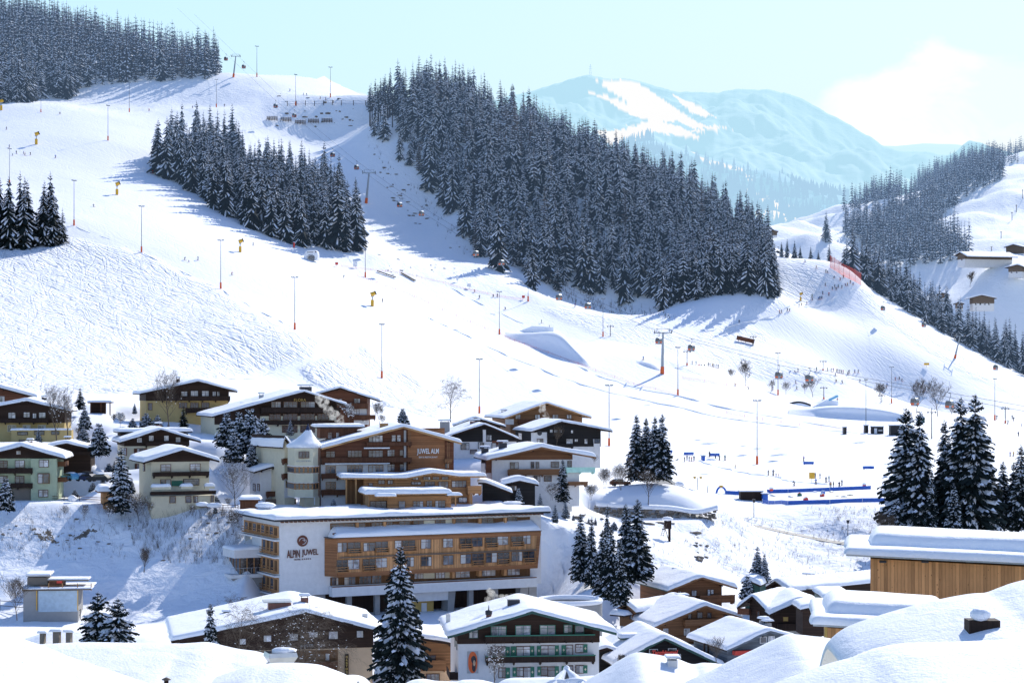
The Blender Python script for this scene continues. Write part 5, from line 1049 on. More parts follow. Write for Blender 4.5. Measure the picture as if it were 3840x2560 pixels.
# ---------------------------------------------------------------- masts, lift, snow guns, skiers
def make_mast():
    t=thing('floodlight_mast','','floodlight mast'); H=22.
    b=MB(); b.tube([(0,0,0),(0,0,H*.5),(0,0,H)],[.17,.13,.09],6); b.build('pole',MT['dark'],t)
    b=MB(); b.tube([(0,0,0),(0,0,2.9)],[.46,.42],8,smooth=False); b.build('safety_pad',MT['orange'],t)
    b=MB(); b.bar((-1.3,0,H-.1),(1.3,0,H-.1),.14); c=b.build('crossarm',MT['dark'],t)
    for x in (-1.2,-.4,.7,1.2):
        b=MB(); b.box(x-.3,-.3,H-.05,x+.3,.2,H+.35); b.build('floodlight',MT['galv'],c)
    return t
MASTS=[(1739,1066,920,'nearest mast, standing on the nursery slope behind the group of spruces'),(1399,1024,885,'mast rising behind the right corner of the black chalet'),(1101,949,825,'mast behind the timber guesthouse roof'),(877,868,745,'mast on the lower edge of the tracked face'),
 (677,757,637,'mast on the left edge of the groomed piste below the snow gun'),(507,663,552,'mast left of the lone skier on the upper piste'),(325,580,474,'mast right of the edge stand of spruces'),(170,518,415,'mast just right of the stand of spruces at the left edge'),
 (1147,768,670,'mast at the left foot of the big snow ramp'),(1385,773,686,'mast right behind the big snow ramp'),(1557,908,798,'mast just right of the big gondola pylon'),(1989,991,872,'mast beside the dark ticket huts'),(2048,926,843,'mast behind the spring snow mound, between bare trees'),
 (1787,907,811,'mast beside the hanging cabin, left of the bare shrubs'),(839,637,543,'mast at the right tip of the wood'),(248,323,243,'mast on the crest of the upper left piste'),(497,247,183,'mast on the traverse under the top left forest'),(759,224,155,'mast on the far skyline piste beside the snowy peak'),
 (2285,965,870,'mast far right, beside the mound'),(22,424,342,'mast at the left edge beside the waiting skiers'),(297,258,190,'mast on the traverse in front of the forest trunks'),(94,258,205,'leftmost mast on the traverse'),(590,177,107,'mast on the skyline right of the top pylon'),(679,243,172,'mast behind the wooden rail fence'),(1213,692,600,'mast in front of the lone spruce at the forest foot')]
proto=make_mast()
for i,(x,yb,yt,lb) in enumerate(MASTS):
    p=hit('S',x,yb,400,2000); h=(yb-yt)/.6125/F*p.y; o=proto if i==0 else copy_tree(proto)
    o.location=p; s=h/22.; o.scale=(max(.8,s),max(.8,s),s); o.rotation_euler=(0,0,.3*(i%4)); tag(o,lb,'floodlight mast','floodlight masts along the pistes')
def make_cabin():
    t=thing('gondola_cabin','','gondola'); b=MB()
    prof=[(-.75,-1.25),(.75,-1.25),(1.05,-.5),(1.05,.25),(.8,.95),(.5,1.15),(-.5,1.15),(-.8,.95),(-1.05,.25),(-1.05,-.5)]; b.prism(prof,-.95,.95); b.build('body',MT['galv'],t)
    b=MB(); b.prism([(-.98,-.35),(.98,-.35),(1.0,.25),(.78,.85),(-.78,.85),(-1.0,.25)],-.99,.99); b.box(-1.09,-.8,-.3,1.09,.8,.3); b.build('glazing',MT['glass_d'],t)
    b=MB(); b.box(-.95,-1.01,-1.0,.2,1.01,-.42); b.box(-1.1,-.7,-.9,1.1,.7,-.45); b.build('livery_stripe',MT['orange'],t)
    b=MB(); b.box(-1.15,-1.0,-1.35,1.15,1.0,-1.24); b.build('ski_rack',MT['dark'],t)
    b=MB(); b.tube([(0,0,1.15),(0,0,1.7),(.35,0,2.2),(.3,0,2.9),(0,0,3.3)],.07,5); b.box(-.35,-.12,3.25,.35,.12,3.45); b.build('hanger',MT['dark'],t)
    return t
CAB=[(519,135,1570,'left of the top pylon against the sky'),(560,153,1540,'right of the top pylon against the sky'),(633,243,1420,'above the traverse fence end'),(676,265,1400,'hanging over the snow barriers'),(764,355,1290,'over the middle wood, upper one'),(819,384,1250,'just left of the middle pylon'),
 (918,470,1150,'first one right below the middle pylon'),(968,490,1120,'second one right below the middle pylon'),(1093,582,1040,'before the left foot of the dense forest'),(1152,603,1020,'before the slim spruce at the forest foot'),(1284,682,950,'over the brushwood, left one'),(1350,702,925,'over the brushwood, right one'),
 (1513,782,880,'touching the left side of the big pylon'),(1588,798,850,'just right of the big pylon'),(1789,861,760,'in front of the mast over the nursery lift'),(1859,868,740,'above the bare shrubs and the black arch'),(2101,922,680,'in front of the round bare tree'),(2181,928,660,'between the bare tree and the tall right spruces')]
CAB2=[(1787,580,1340,'highest of the yellow based line, at the end of the dense forest'),(1883,621,1280,'over the narrow piste beside the red net'),(2028,707,1180,'over the right ridge, against white snow'),(2122,745,1130,'against the spruces left of the leaning pylon'),(2287,843,1020,'far right, over the shaded ridge snow')]
cp=make_cabin(); first=True; ropes={0:[],1:[],2:[]}
for k,(lst,g) in enumerate(((CAB,'gondola cabins on the main line'),(CAB2,'gondola cabins on the right hand line'))):
    for i,(u,v,Y,lb) in enumerate(lst):
        o=cp if first else copy_tree(cp); first=False; o.location=P('S',u,v,Y); o.scale=(1.12,)*3; o.rotation_euler=(0,0,R(-35 if k==0 else -25)); tag(o,'gondola cabin '+lb,'gondola cabin',g)
        ropes[2 if k else i%2].append(Vector(o.location)+Vector((0,0,3.35*1.12)))
for k,r in ropes.items():
    r2=[r[0]+(r[0]-r[1])*1.2]+r+[r[-1]+(r[-1]-r[-2])*1.5]; b=MB(); b.tube(r2,.06,4); o=b.build('lift_cable',MT['dark']); tag(o,['thin steel haul rope carrying the left hand main line cabins','thin steel haul rope carrying the right hand main line cabins','thin steel haul rope of the right hand lift over the ridge'][k],'cable')
def pylon(view,xb,yb,xt,yt,Y,label,leg='orange'):
    p=hit(view,xb,yb,Y-160,Y+160); top=P(view,xt,yt,p.y); d=top-p; t=thing('lift_pylon',label,'lift pylon',p); H=d.length; s=H/20
    b=MB(); b.tube([(0,0,0),d*.5,d*.93],[.75*s,.6*s,.42*s],10); b.build('shaft',MT['galv'],t); b=MB(); b.tube([(0,0,0),d*.16],[.95*s,.85*s],10); b.build('safety_pad',MT[leg],t)
    c=d*.93; b=MB(); b.bar(c+Vector((-4*s,0,0)),c+Vector((4*s,0,0)),.5*s); [b.bar(c+Vector((q*3.2*s,0,0)),c+Vector((q*2.6*s,0,1.8*s)),.22*s) for q in (-1,1)]; b.bar(c+Vector((-3.2*s,0,1.8*s)),c+Vector((3.2*s,0,1.8*s)),.2*s); a=b.build('crosshead',MT['galv'],t)
    for q in (-1,1):
        b=MB(); b.bar(c+Vector((q*3.9*s,-2.6*s,.6*s)),c+Vector((q*3.9*s,2.6*s,-.2*s)),.25*s,.6*s)
        for k in range(6): z=c+Vector((q*3.9*s,(-2.4+k*.96)*s,(.75-k*.15)*s)); b.tube([z+Vector((-.12,0,0)),z+Vector((.12,0,0))],.36*s,8)
        b.build('sheave_train',MT['dark'],a)
    return t
pylon('S',1521,858,1523,757,950,'tallest gondola pylon, grey with red foot, above the queue of skiers'); pylon('S',841,467,848,392,1230,'gondola pylon on the shaded slope between the two woods'); pylon('S',536,178,542,126,1570,'topmost gondola pylon standing on the snow knoll against the sky')
pylon('S',2193,823,2206,768,1240,'leaning pylon on the right slope in front of the ridge spruces'); pylon('S',463,150,461,83,1600,'gondola pylon head sticking out of the top left forest','galv')
def tmast(view,x,yb,yt,label,Y,red=True):
    p=hit(view,x,yb,Y-200,Y+250); H=(yb-yt)/VW[view][2]/F*p.y; t=thing('drag_lift_mast',label,'drag lift mast',p); b=MB(); b.tube([(0,0,0),(0,0,H)],[.22,.16],6); b.build('pole',MT['dark'],t)
    if red: b=MB(); b.tube([(0,0,0),(0,0,H*.16)],.4,8); b.build('safety_pad',MT['orange'],t)
    b=MB(); b.bar((-1.6,0,H*.86),(1.6,0,H*.86),.16); [b.tube([(q*1.5-.3,0,H*.86),(q*1.5+.3,0,H*.86)],.3,7) for q in (-1,1)]; b.bar((-1.2,0,H),(-.1,0,H*.8),.1); b.bar((1.2,0,H),(.1,0,H*.8),.1); b.build('sheave_bracket',MT['dark'],t)
for q in (('M2',1840,838,762,'drag lift mast behind the big snow ramp',1100,False),('M3',482,905,835,'drag lift mast beside the tilted red board',1050,False),('M3',960,1075,1002,'drag lift mast at the head of the queue',950,True),('M3',30,1040,930,'drag lift mast left of the seated group',950,True),
          ('M3',965,1270,1180,'drag lift mast left of the blue beam',850,True),('M3',2206,1435,1318,'drag lift mast at the right edge of the nursery slope',760,True),('M3',1703,1540,1330,'tall thin drag lift mast seen between the two near spruce groups',640,False),('M3',1362,1290,1238,'small drag lift mast behind the bare tree',860,False)): tmast(*q)
def gun(view,x,yb,yt,label,Y,rz):
    p=hit(view,x,yb,Y-160,Y+200); H=(yb-yt)/VW[view][2]/F*p.y; t=thing('snow_gun',label,'snow gun',p,rz); s=H/5.2
    b=MB(); b.tube([(0,0,0),(0,0,2.2*s)],.55*s,8); b.build('padded_post',MT['yellow'],t); b=MB(); b.tube([(0,0,2.2*s),(0,0,3.7*s)],.2*s,6); b.box(-.5*s,-.3*s,3.2*s,.5*s,.3*s,3.7*s); b.build('mounting_arm',MT['galv'],t)
    b=MB(); b.tube([(-.5*s,0,3.9*s),(.9*s,0,4.5*s)],[.75*s,.62*s],12); b.build('fan_barrel',MT['yellow'],t); b=MB(); b.tube([(.9*s,0,4.5*s),(1.2*s,0,4.63*s)],[.72*s,.74*s],12); b.build('nozzle_ring',MT['dark'],t)
for q in (('M2',212,635,530,'yellow snow gun standing alone in the middle of the groomed piste',960,.2),('M1',1642,265,172,'yellow snow gun at the end of the tree shadows',1000,.2),('T1',800,1332,1240,'yellow snow gun between the long tree shadows',1080,.2),('T1',248,988,898,'yellow snow gun high on the left crest',1230,.2),
          ('M3',807,597,538,'small yellow snow gun beside the narrow piste with many skiers',1150,.2),('T1',8,755,675,'snow gun cut by the left edge under the forest',1370,.2)): gun(*q)
# skiers ------------------------------------------------------
def person_mesh(pose,cols,key):
    """one skinned body; pose = joints in metres"""
    J=pose; names=list(J); idx={n:i for i,n in enumerate(names)}
    E=[('pelvis','chest'),('chest','neck'),('neck','head'),('chest','el_l'),('el_l','ha_l'),('chest','el_r'),('el_r','ha_r'),('pelvis','kn_l'),('kn_l','an_l'),('an_l','to_l'),('pelvis','kn_r'),('kn_r','an_r'),('an_r','to_r')]
    rad=dict(pelvis=.17,chest=.19,neck=.075,head=.135,el_l=.075,ha_l=.06,el_r=.075,ha_r=.06,kn_l=.10,an_l=.09,to_l=.08,kn_r=.10,an_r=.09,to_r=.08)
    me=bpy.data.meshes.new('b'); me.from_pydata([J[n] for n in names],[(idx[a],idx[b]) for a,b in E],[]); o=bpy.data.objects.new('b',me); COL.objects.link(o)
    m=o.modifiers.new('s','SKIN'); 
    for n in names:
        sv=me.skin_vertices[0].data[idx[n]]; sv.radius=(rad[n],rad[n]*.85); sv.use_root=(n=='pelvis')
    s=o.modifiers.new('d','SUBSURF'); s.levels=1; s.render_levels=1
    dg=bpy.context.evaluated_depsgraph_get(); dg.update(); r=bpy.data.meshes.new_from_object(o.evaluated_get(dg)); bpy.data.objects.remove(o); r.name='person_body'; r.materials.clear()
    for c in cols: r.materials.append(MT[c])
    hz=J['head'][2]-.10; cz=J['pelvis'][2]+.02; az=.16
    mi=[]
    for p in r.polygons:
        z=p.center.z; hd=(Vector(p.center)-Vector(J['ha_l'])).length<.09 or (Vector(p.center)-Vector(J['ha_r'])).length<.09
        mi.append(3 if (z<az) else 3 if hd else 2 if z>hz+.05 else 4 if z>hz-.06 and p.center.y<J['head'][1] and abs(p.center.x-J['head'][0])<.2 else 0 if z>cz else 1)
    r.polygons.foreach_set('material_index',mi); r.polygons.foreach_set('use_smooth',[True]*len(mi)); return r
ST=dict(pelvis=(0,0,.93),chest=(0,-.03,1.30),neck=(0,-.04,1.50),head=(0,-.05,1.66),el_l=(-.30,-.05,1.12),ha_l=(-.30,-.32,1.02),el_r=(.30,-.05,1.12),ha_r=(.30,-.32,1.02),kn_l=(-.13,-.05,.52),an_l=(-.15,0,.12),to_l=(-.15,-.2,.08),kn_r=(.13,-.05,.52),an_r=(.15,0,.12),to_r=(.15,-.2,.08))
CR=dict(pelvis=(0,.15,.72),chest=(0,-.12,1.02),neck=(0,-.22,1.20),head=(0,-.27,1.35),el_l=(-.36,-.28,.92),ha_l=(-.36,-.52,.86),el_r=(.36,-.28,.92),ha_r=(.36,-.52,.86),kn_l=(-.16,-.18,.46),an_l=(-.17,.02,.12),to_l=(-.17,-.2,.08),kn_r=(.16,-.18,.46),an_r=(.17,.02,.12),to_r=(.17,-.2,.08))
TU=dict(ST,el_l=(-.42,.0,1.25),ha_l=(-.60,-.18,1.05),el_r=(.34,-.15,1.15),ha_r=(.38,-.45,1.15),kn_l=(-.20,-.12,.50),an_l=(-.30,.03,.12),to_l=(-.30,-.17,.08),kn_r=(.05,-.1,.52),an_r=(.0,0,.12),to_r=(0,-.2,.08))
SI=dict(pelvis=(0,0,.18),chest=(0,.02,.55),neck=(0,0,.74),head=(0,-.02,.90),el_l=(-.28,-.05,.42),ha_l=(-.25,-.30,.40),el_r=(.28,-.05,.42),ha_r=(.25,-.30,.40),kn_l=(-.16,-.45,.42),an_l=(-.18,-.75,.14),to_l=(-.18,-.85,.22),kn_r=(.16,-.45,.42),an_r=(.18,-.75,.14),to_r=(.18,-.85,.22))
PB={}
JK={'black':'black','dark blue':'navy','red':'red','blue':'blue','green':'green','purple':'purple','yellow':'yellow','grey':'dark'}
def body(pn,pose,jc):
    k=(pn,jc)
    if k not in PB: PB[k]=person_mesh(pose,[JK[jc],'black' if jc!='black' else 'dark','black','black','skin'],k)
    return PB[k]
b=MB(); [b.box(q-.05,-.85,.0,q+.05,.75,.03) for q in (-.15,.15)]; [b.add([(q-.05,-.85,0),(q+.05,-.85,0),(q+.03,-1.0,.12),(q-.03,-1.0,.12)],[(0,1,2,3)]) for q in (-.15,.15)]; SKI=b.build('skis',MT['redsign']); SKIm=SKI.data; bpy.data.objects.remove(SKI)
b=MB(); [b.tube([(q*.32,-.34,1.05),(q*.45,-.1,.05)],.012,4) for q in (-1,1)]; PO=b.build('ski_poles',MT['dark']); POm=PO.data; bpy.data.objects.remove(PO)
CL=[ # place, group, list of (view,x,y), Ymin,Ymax, poses
 ('on the upper groomed piste below the tree shadows','skiers on the upper left piste',[('M1',1262,320),('M1',1292,333,.62),('M1',1355,322),('M1',1585,422),('M1',1732,222),('T1',642,1415),('T1',380,1082)],850,1250,'TC'),
 ('waiting at the left crest beside the tall mast','skiers waiting on the left crest',[('T1',63,1010),('T1',85,1065,.7),('T1',112,1052),('T1',160,1056),('T1',170,1064),('T1',208,1062)],950,1400,'S'),
 ('crossing below the top left forest','skiers below the top left forest',[('T1',45,888),('T1',410,782),('T1',1020,762),('T1',1318,740),('T1',1535,730)],1200,1500,'TC'),
 ('on the far piste behind the wooden rail fence','far skiers behind the rail fence',[('T1',2075,652),('T1',2097,655),('T1',1983,625),('T1',2190,678),('T1',2227,684),('T1',2280,705)],1400,1680,'TS'),
 ('on the netted piste above the big snow ramp','skiers above the big ramp',[('M2',945,583),('M2',1040,572),('M2',1067,572),('M2',912,540),('M2',1122,658),('M2',15,440),('M2',2066,1003)],850,1250,'TC'),
 ('standing beside the lone yellow snow gun','skier by the snow gun',[('M2',282,608)],850,1100,'S'),
 ('at the top of the big snow ramp','riders on the big ramp',[('M2',1368,750),('M2',1422,778,.6)],950,1250,'S'),
 ('skiing in front of the brushwood under the gondola cabins','skier at the brushwood',[('M2',1598,640)],950,1300,'S'),
 ('coming down the narrow piste right of the dense forest','skiers on the narrow piste',[('M3',x,y) for x,y in ((913,375),(980,405),(992,408),(1035,445),(1078,460),(1100,442),(1148,478),(1165,490),(1040,505),(1065,508),(1090,512),(1115,495),(1128,495),(1050,522),(1025,522),(975,495),(1000,562),(950,582),(957,553),(927,590),(938,588),(885,575),(885,594),(850,622),(813,634),(796,640),(716,670),(730,668),(663,682),(677,682),(387,752),(838,333))],1000,1340,'TCS'),
 ('queueing in a row behind the tall gondola pylon','skiers in the row by the pylon',[('M3',x,y) for x,y in ((65,1033),(92,1035),(175,1045),(188,1046),(203,1050),(214,1052),(228,1055),(243,1058))],700,1100,'S'),
 ('sitting in the snow beside the row by the pylon','people sitting by the row',[('M3',115,1042),('M3',130,1043),('M3',148,1044),('M3',738,1086),('M3',765,1086)],700,1100,'I'),
 ('queueing at the drag lift on the nursery slope','skiers at the drag lift',[('M3',x,y) for x,y in ((990,1077),(1015,1082),(1030,1082),(1052,1085),(1062,1085),(1075,1088),(1087,1092),(1098,1093),(1132,1093),(1140,1092),(1177,1090),(1200,1090),(915,1075),(788,1082))],700,1150,'S'),
 ('practising on the flat between the drag lifts','skiers practising between the lifts',[('M3',x,y) for x,y in ((1045,1110),(1050,1152),(1092,1160),(1213,1155),(1130,1103),(1453,1142),(1483,1135),(1498,1148),(1397,1182),(775,1162),(781,1200),(450,1205),(617,1210),(360,1180),(1578,1190),(1658,1215),(1637,1200))],650,1150,'TSC'),
 ('beside the blue beam of the jump','rider beside the blue beam',[('M3',1055,1278)],650,1000,'C'),
 ('at the right edge of the nursery slope','skiers at the right edge',[('M3',2253,1355),('M3',2263,1420),('M3',2318,1455,.6),('M3',2296,1525),('M3',2225,1440),('M3',2148,1408),('N1',2272,262),('N1',2293,262)],500,1000,'ST'),
 ('standing by the pair of blue benches','ski class by the benches',[('N1',x,y) for x,y in ((408,292),(422,282),(434,288),(447,290),(462,286),(550,264),(585,278),(607,284),(640,284))],480,800,'S'),
 ('lying beside the ski class','person resting by the class',[('N1',370,286)],480,800,'I'),
 ('standing behind the long blue bench','person behind the blue bench',[('N1',1090,290)],480,800,'S'),
 ('beside the snow bank below the near mast','people along the snow bank',[('N1',698,328,.7),('N1',887,370),('N1',915,372,1.2),('N1',932,376,.6),('N1',945,378,.6)],480,800,'S'),
 ('above the blue fence of the children area','people by the blue fence',[('N1',x,y) for x,y in ((1157,385),(1183,388),(1160,422),(1218,412),(1236,405),(1310,428),(1240,440),(1248,441),(1260,440),(1294,441))],480,800,'S'),
 ('bending over in the children area','person bending',[('N1',1037,430)],480,800,'C')]
PSE={'S':('st',ST),'C':('cr',CR),'T':('tu',TU),'I':('si',SI)}; rr=random.Random(11); cyc=['black','dark blue','black','red','grey','black','blue','dark blue','green','black','purple','yellow']; ci=0
PN={'S':'standing','C':'crouching','T':'turning','I':'sitting'}
for place,grp,lst,y0,y1,poses in CL:
    for q in lst:
        jc=cyc[ci%len(cyc)]; ci+=1; pz=rr.choice(poses); p=hit(q[0],q[1],q[2],y0,y1); sc=(q[3] if len(q)>3 else 1.)*(1.25 if p.y>700 else 1.1)
        o=thing('person','%s figure in %s jacket %s'%(PN[pz],jc,place),'skier',p,rr.uniform(-2.6,2.6) if pz!='T' else rr.uniform(-1.,1.),grp); o.scale=(sc,)*3
        link(bpy.data.objects.new('body',body(PSE[pz][0],PSE[pz][1],jc)),o)
        if pz!='I': link(bpy.data.objects.new('skis',SKIm),o); 
        if pz in 'CT': link(bpy.data.objects.new('ski_poles',POm),o)
# ---------------------------------------------------------------- piste furniture
def rail(name,label,cat,pts,hgt,mat,post='dark',pw=.08,panel=True,sp_=3.,group=None,lift=0.,kind=None,two=False):
    P3=[hit(*q) if len(q)>2 else q for q in pts]; t=thing(name,label,cat,P3[0],0,group); o=P3[0]; b=MB(); 
    fine=[]
    for a,c in zip(P3[:-1],P3[1:]):
        n=max(1,int((c-a).length/sp_)); fine+=[a.lerp(c,k/n) for k in range(n)]
    fine.append(P3[-1]); fine=[Vector((q.x,q.y,zat(q.x,q.y))) for q in fine]
    for a,c in zip(fine[:-1],fine[1:]):
        if panel: A,Cc=a-o,c-o; b.add([A+Vector((0,0,lift)),Cc+Vector((0,0,lift)),Cc+Vector((0,0,hgt)),A+Vector((0,0,hgt))],[(0,1,2,3)])
        else:
            for f in (.45,.95): b.bar(a-o+Vector((0,0,hgt*f)),c-o+Vector((0,0,hgt*f)),.1)
    b.build('netting' if mat in('netting','fnet') else 'rails' if not panel else 'panels',MT[mat],t); b=MB(); b.tube([(0,0,0),(0,0,hgt*1.1)],pw,4); c=b.build('post',MT[post],t); c.location=fine[0]-o
    for q in fine[1:100]: e=c.copy(); link(e,t); e.location=q-o
    return t
rail('safety_net','tall red safety net along the narrow piste','safety net',[('M3',1008,372,1150,1400),('M3',1100,432,1100,1400),('M3',1220,492,1100,1400)],7.5,'netting','red')
rail('rail_fence','dark wooden rail fence on the crest beside the forest','fence',[('T1',1965,727,1300,1600),('T1',2150,725,1300,1600),('T1',2334,722,1300,1600),('T2',165,722,1300,1600)],3.4,'w_raildark','w_raildark',.22,False,6.)
rail('blue_fence','blue banner fence behind the children area','fence',[('N1',880,470,500,700),('N1',1000,468,500,700),('N1',1240,458,500,700),('N1',1475,448,500,700)],.95,'blue','white',.06,sp_=7)
rail('blue_fence','blue banner fence along the front of the children area','fence',[('N1',855,527,450,700),('N1',1000,537,450,700),('N1',1240,530,450,700),('N1',1610,520,450,700)],.95,'blue','white',.06,sp_=7)
rail('blue_fence','short blue fence left of the dark kiosk','fence',[('N1',640,475,480,700),('N1',722,480,480,700)],.9,'blue','white',.06,sp_=5)
NETS=[('faint red netting along the upper edge of the snow park',[('M2',0,365,900,1200),('M2',400,408,900,1200),('M2',700,478,900,1200),('M2',1000,552,900,1200),('M2',1240,592,900,1250)]),('faint red netting along the lower edge of the snow park',[('M2',110,430,850,1200),('M2',500,572,850,1200),('M2',1080,822,850,1200)]),
 ('faint red netting under the big snow ramp',[('M2',1090,828,850,1200),('M2',1250,900,850,1100),('M2',1500,992,800,1100),('M2',1740,1078,800,1100),('M2',2000,1170,750,1050),('M2',2300,1242,750,1050)]),('faint red netting below the nursery lifts',[('M3',0,1130,750,1000),('M3',300,1178,750,1000),('M3',620,1250,700,1000)]),
 ('faint red netting along the path edge under the mound',[('M3',300,1368,600,900),('M3',800,1450,600,900),('M3',1400,1500,600,900)])]
for lb,pts in NETS: rail('piste_netting',lb,'netting',pts,1.1,'fnet','net',.05,sp_=9)
for i,(x,y) in enumerate(((1862,825),(1957,832),(2055,850),(2145,842),(2237,838))):
    p=hit('T1',x,y,1300,1600); t=thing('snow_barrier',['first','second','third','fourth','fifth'][i]+' from the left of the row of timber avalanche barriers','snow barrier',p,-.1,'timber avalanche barriers in a row'); t.scale=(1.15,)*3
    for k in range(4): b=MB(); b.bar((-3.4,-.3-k*.12,.6+k*.55),(3.4,-.3-k*.12,.5+k*.55),.12,.34); b.build('crossbeam',MT['w_old'],t)
    for k in range(5): x=-3.2+k*1.6; b=MB(); b.bar((x,.0,-.5),(x,-.6,2.7),.16); b.build('stake',MT['w_raildark'],t); b=MB(); b.bar((x,-.3,1.8),(x,-2.6,-.4),.14); b.build('prop',MT['w_raildark'],t)
    b=MB(); b.blob((0,-.4,2.75),(3.4,.35,.18),noise=.4,seed=i); b.build('snow_cover',MT['snow'],t)
def beam(name,label,cat,view,x0,y0,x1,y1,Y0,Y1,wid,hgt,mat,lift=0.):
    a=hit(view,x0,y0,Y0,Y1); c=hit(view,x1,y1,Y0,Y1); t=thing(name,label,cat,a); b=MB(); b.bar(Vector((0,0,lift+hgt/2)),c-a+Vector((0,0,lift+hgt/2)),wid,hgt); b.build('beam',MT[mat],t); b=MB()
    for f in (.1,.5,.9): q=(c-a)*f; b.bar(q+Vector((0,0,-.3)),q+Vector((0,0,lift+.05)),.2)
    b.build('support',MT['dark'],t); return t
beam('park_rail','left one of the two long black slide rails in the snow park','slide rail','M2',245,402,370,445,900,1250,1.2,.5,'black',.5); beam('park_rail','right one of the two long black slide rails in the snow park','slide rail','M2',410,415,505,468,900,1250,1.2,.5,'black',.5)
beam('slide_board','tilted red and brown slide board beside the drag lift mast','slide board','M3',370,872,490,900,950,1200,1.2,2.2,'w_red',.8)
for i,(x,y,lb) in enumerate(((432,252,'left blue bench of the pair by the ski class'),(580,258,'right blue bench of the pair by the ski class'),(1118,306,'blue bench with a person standing behind it'),(1461,333,'lone blue bench on the right of the flat'),(310,240,'blue bench half hidden behind the group of spruces'))):
    p=hit('N1',x,y,480,850); t=thing('blue_bench',lb,'bench',p,.05*(i%3),'blue padded benches on the nursery flat'); t.scale=(.55,.8,.8); b=MB(); b.box(-3.2,-.5,.15,3.2,.5,1.15); b.build('padded_box',MT['blue'],t); b=MB(); b.box(-3.25,-.52,1.15,3.25,.52,1.22); b.build('lid',MT['lblue'],t); b=MB(); [b.box(q-.2,-.4,-.4,q+.2,.4,.15) for q in (-2.6,2.6)]; b.build('foot',MT['dark'],t)
# snow mounds (built snow ramps)
def mound(label,base,crest,view,Y0,Y1,dy,wedge=None,extra=None,name='snow_ramp'):
    B=[hit(view,x,y,Y0,Y1) for x,y in base]; Cc=[]
    for (x,y),bp in zip(crest,B):
        q=P(view,x,y,bp.y+dy); Cc.append(q)
    Dk=[]
    for (x,y),q in zip(crest,Cc):
        g=hit(view,x,y-1,Y0,Y1+120); Dk.append(Vector((g.x,max(g.y,q.y+3),zat(g.x,max(g.y,q.y+3)))))
    # loft rows: base, (steep face), crest, back
    rows=[[b+Vector((0,0,-.6)) for b in B],[b.lerp(c,.5)+Vector((0,-.5,-.2)) for b,c in zip(B,Cc)],Cc,[c.lerp(d,.5) for c,d in zip(Cc,Dk)],[d+Vector((0,0,-.3)) for d in Dk]]
    V,Fq=loft(rows,6,4); o=np_mesh(name,V,Fq,MT['snow_near']); return tag(o,label,'snow ramp')
def cr(p,t):
    """catmull-rom through rows of p at parameters t"""
    p=np.asarray(p,float); n=len(p); out=[]
    for s in t:
        i=min(int(s),n-2); f=s-i; a=p[max(i-1,0)]; b=p[i]; c=p[i+1]; d=p[min(i+2,n-1)]
        out.append(.5*((2*b)+(-a+c)*f+(2*a-5*b+4*c-d)*f*f+(-a+3*b-3*c+d)*f**3))
    return np.array(out)
def loft(rows,nu,nv):
    A=np.array([[tuple(q) for q in r] for r in rows],float); A=cr(A,np.linspace(0,len(rows)-1,(len(rows)-1)*nv+1)); A=np.swapaxes(A,0,1); A=cr(A,np.linspace(0,A.shape[0]-1,(A.shape[0]-1)*nu+1)); A=np.swapaxes(A,0,1)
    ny,nx=A.shape[:2]; i=np.arange(ny*nx).reshape(ny,nx); return A.reshape(-1,3),np.stack([i[:-1,:-1],i[:-1,1:],i[1:,1:],i[1:,:-1]],-1).reshape(-1,4)
mound('big snow ramp with a large shaded flank in the middle of the piste',[(1095,828),(1250,892),(1400,952),(1560,1012),(1745,1075)],[(1105,824),(1300,818),(1480,820),(1600,925),(1745,1070)],'M2',850,1150,7.)
mound('broad snow mound with shaded front between the bare trees and the dark huts',[(715,1338),(860,1362),(1000,1388),(1150,1402),(1300,1384),(1450,1370),(1600,1400)],[(730,1337),(870,1330),(1000,1318),(1150,1316),(1300,1326),(1450,1352),(1600,1396)],'M3',600,900,9.)
mound('small snow mound left of the tall gondola pylon',[(1985,1012),(2050,1040),(2110,1062),(2180,1080)],[(1990,1010),(2060,1012),(2130,1030),(2190,1062)],'M2',800,1100,4.)
def kicker(label,view,pts,Y,mat='snow'):
    t=thing('snow_kicker',label,'kicker',P(view,*pts[0],Y)); o=Vector(t.location); b=MB(); A=[P(view,x,y,Y)-o for x,y in pts]; B=[a+Vector((2,9,0)) for a in A]; n=len(A); b.add(A+B,[tuple(range(n)),tuple(range(2*n-1,n-1,-1))]+[(i,i+n,(i+1)%n+n,(i+1)%n) for i in range(n)]); b.build('snow_block',MT[mat],t); return t
yk=hit('M2',1300,818,900,1200).y; kicker('white take-off wedge standing on the big snow ramp','M2',[(1170,819),(1240,795),(1305,770),(1450,778),(1452,816),(1300,820)],yk+2)
yk=hit('M3',1000,1310,600,950).y; kicker('white take-off wedge below the blue beam','M3',[(880,1326),(940,1295),(985,1272),(1065,1283),(1062,1312)],yk); b=MB(); a=P('M3',1003,1275,yk-1); c=P('M3',1058,1247,yk+3); t=thing('blue_beam','bright blue slanting beam on the white take-off wedge','slide beam',a); b.bar((0,0,0),c-a,1.,.9); b.build('tube',MT['lblue'],t); b=MB(); b.bar(c-a,c-a+Vector((0,0,-4)),.15); b.build('support',MT['dark'],t)
p=hit('M3',790,1246,650,950); t=thing('arched_box','low black arched banner box on a snow hump','jump box',p); b=MB(); ps=[(-6+12*k/12,.2+1.5*math.sin(PI*k/12)) for k in range(13)]; b.prism([(x,z-.9) for x,z in ps]+[(x,z) for x,z in ps[::-1]],-.4,.4); b.build('banner',MT['black'],t); b=MB(); b.prism([(-6.5,-.8)]+[(x,z-.95) for x,z in ps]+[(6.5,-.8)],-1,3); b.build('snow_base',MT['snow'],t)
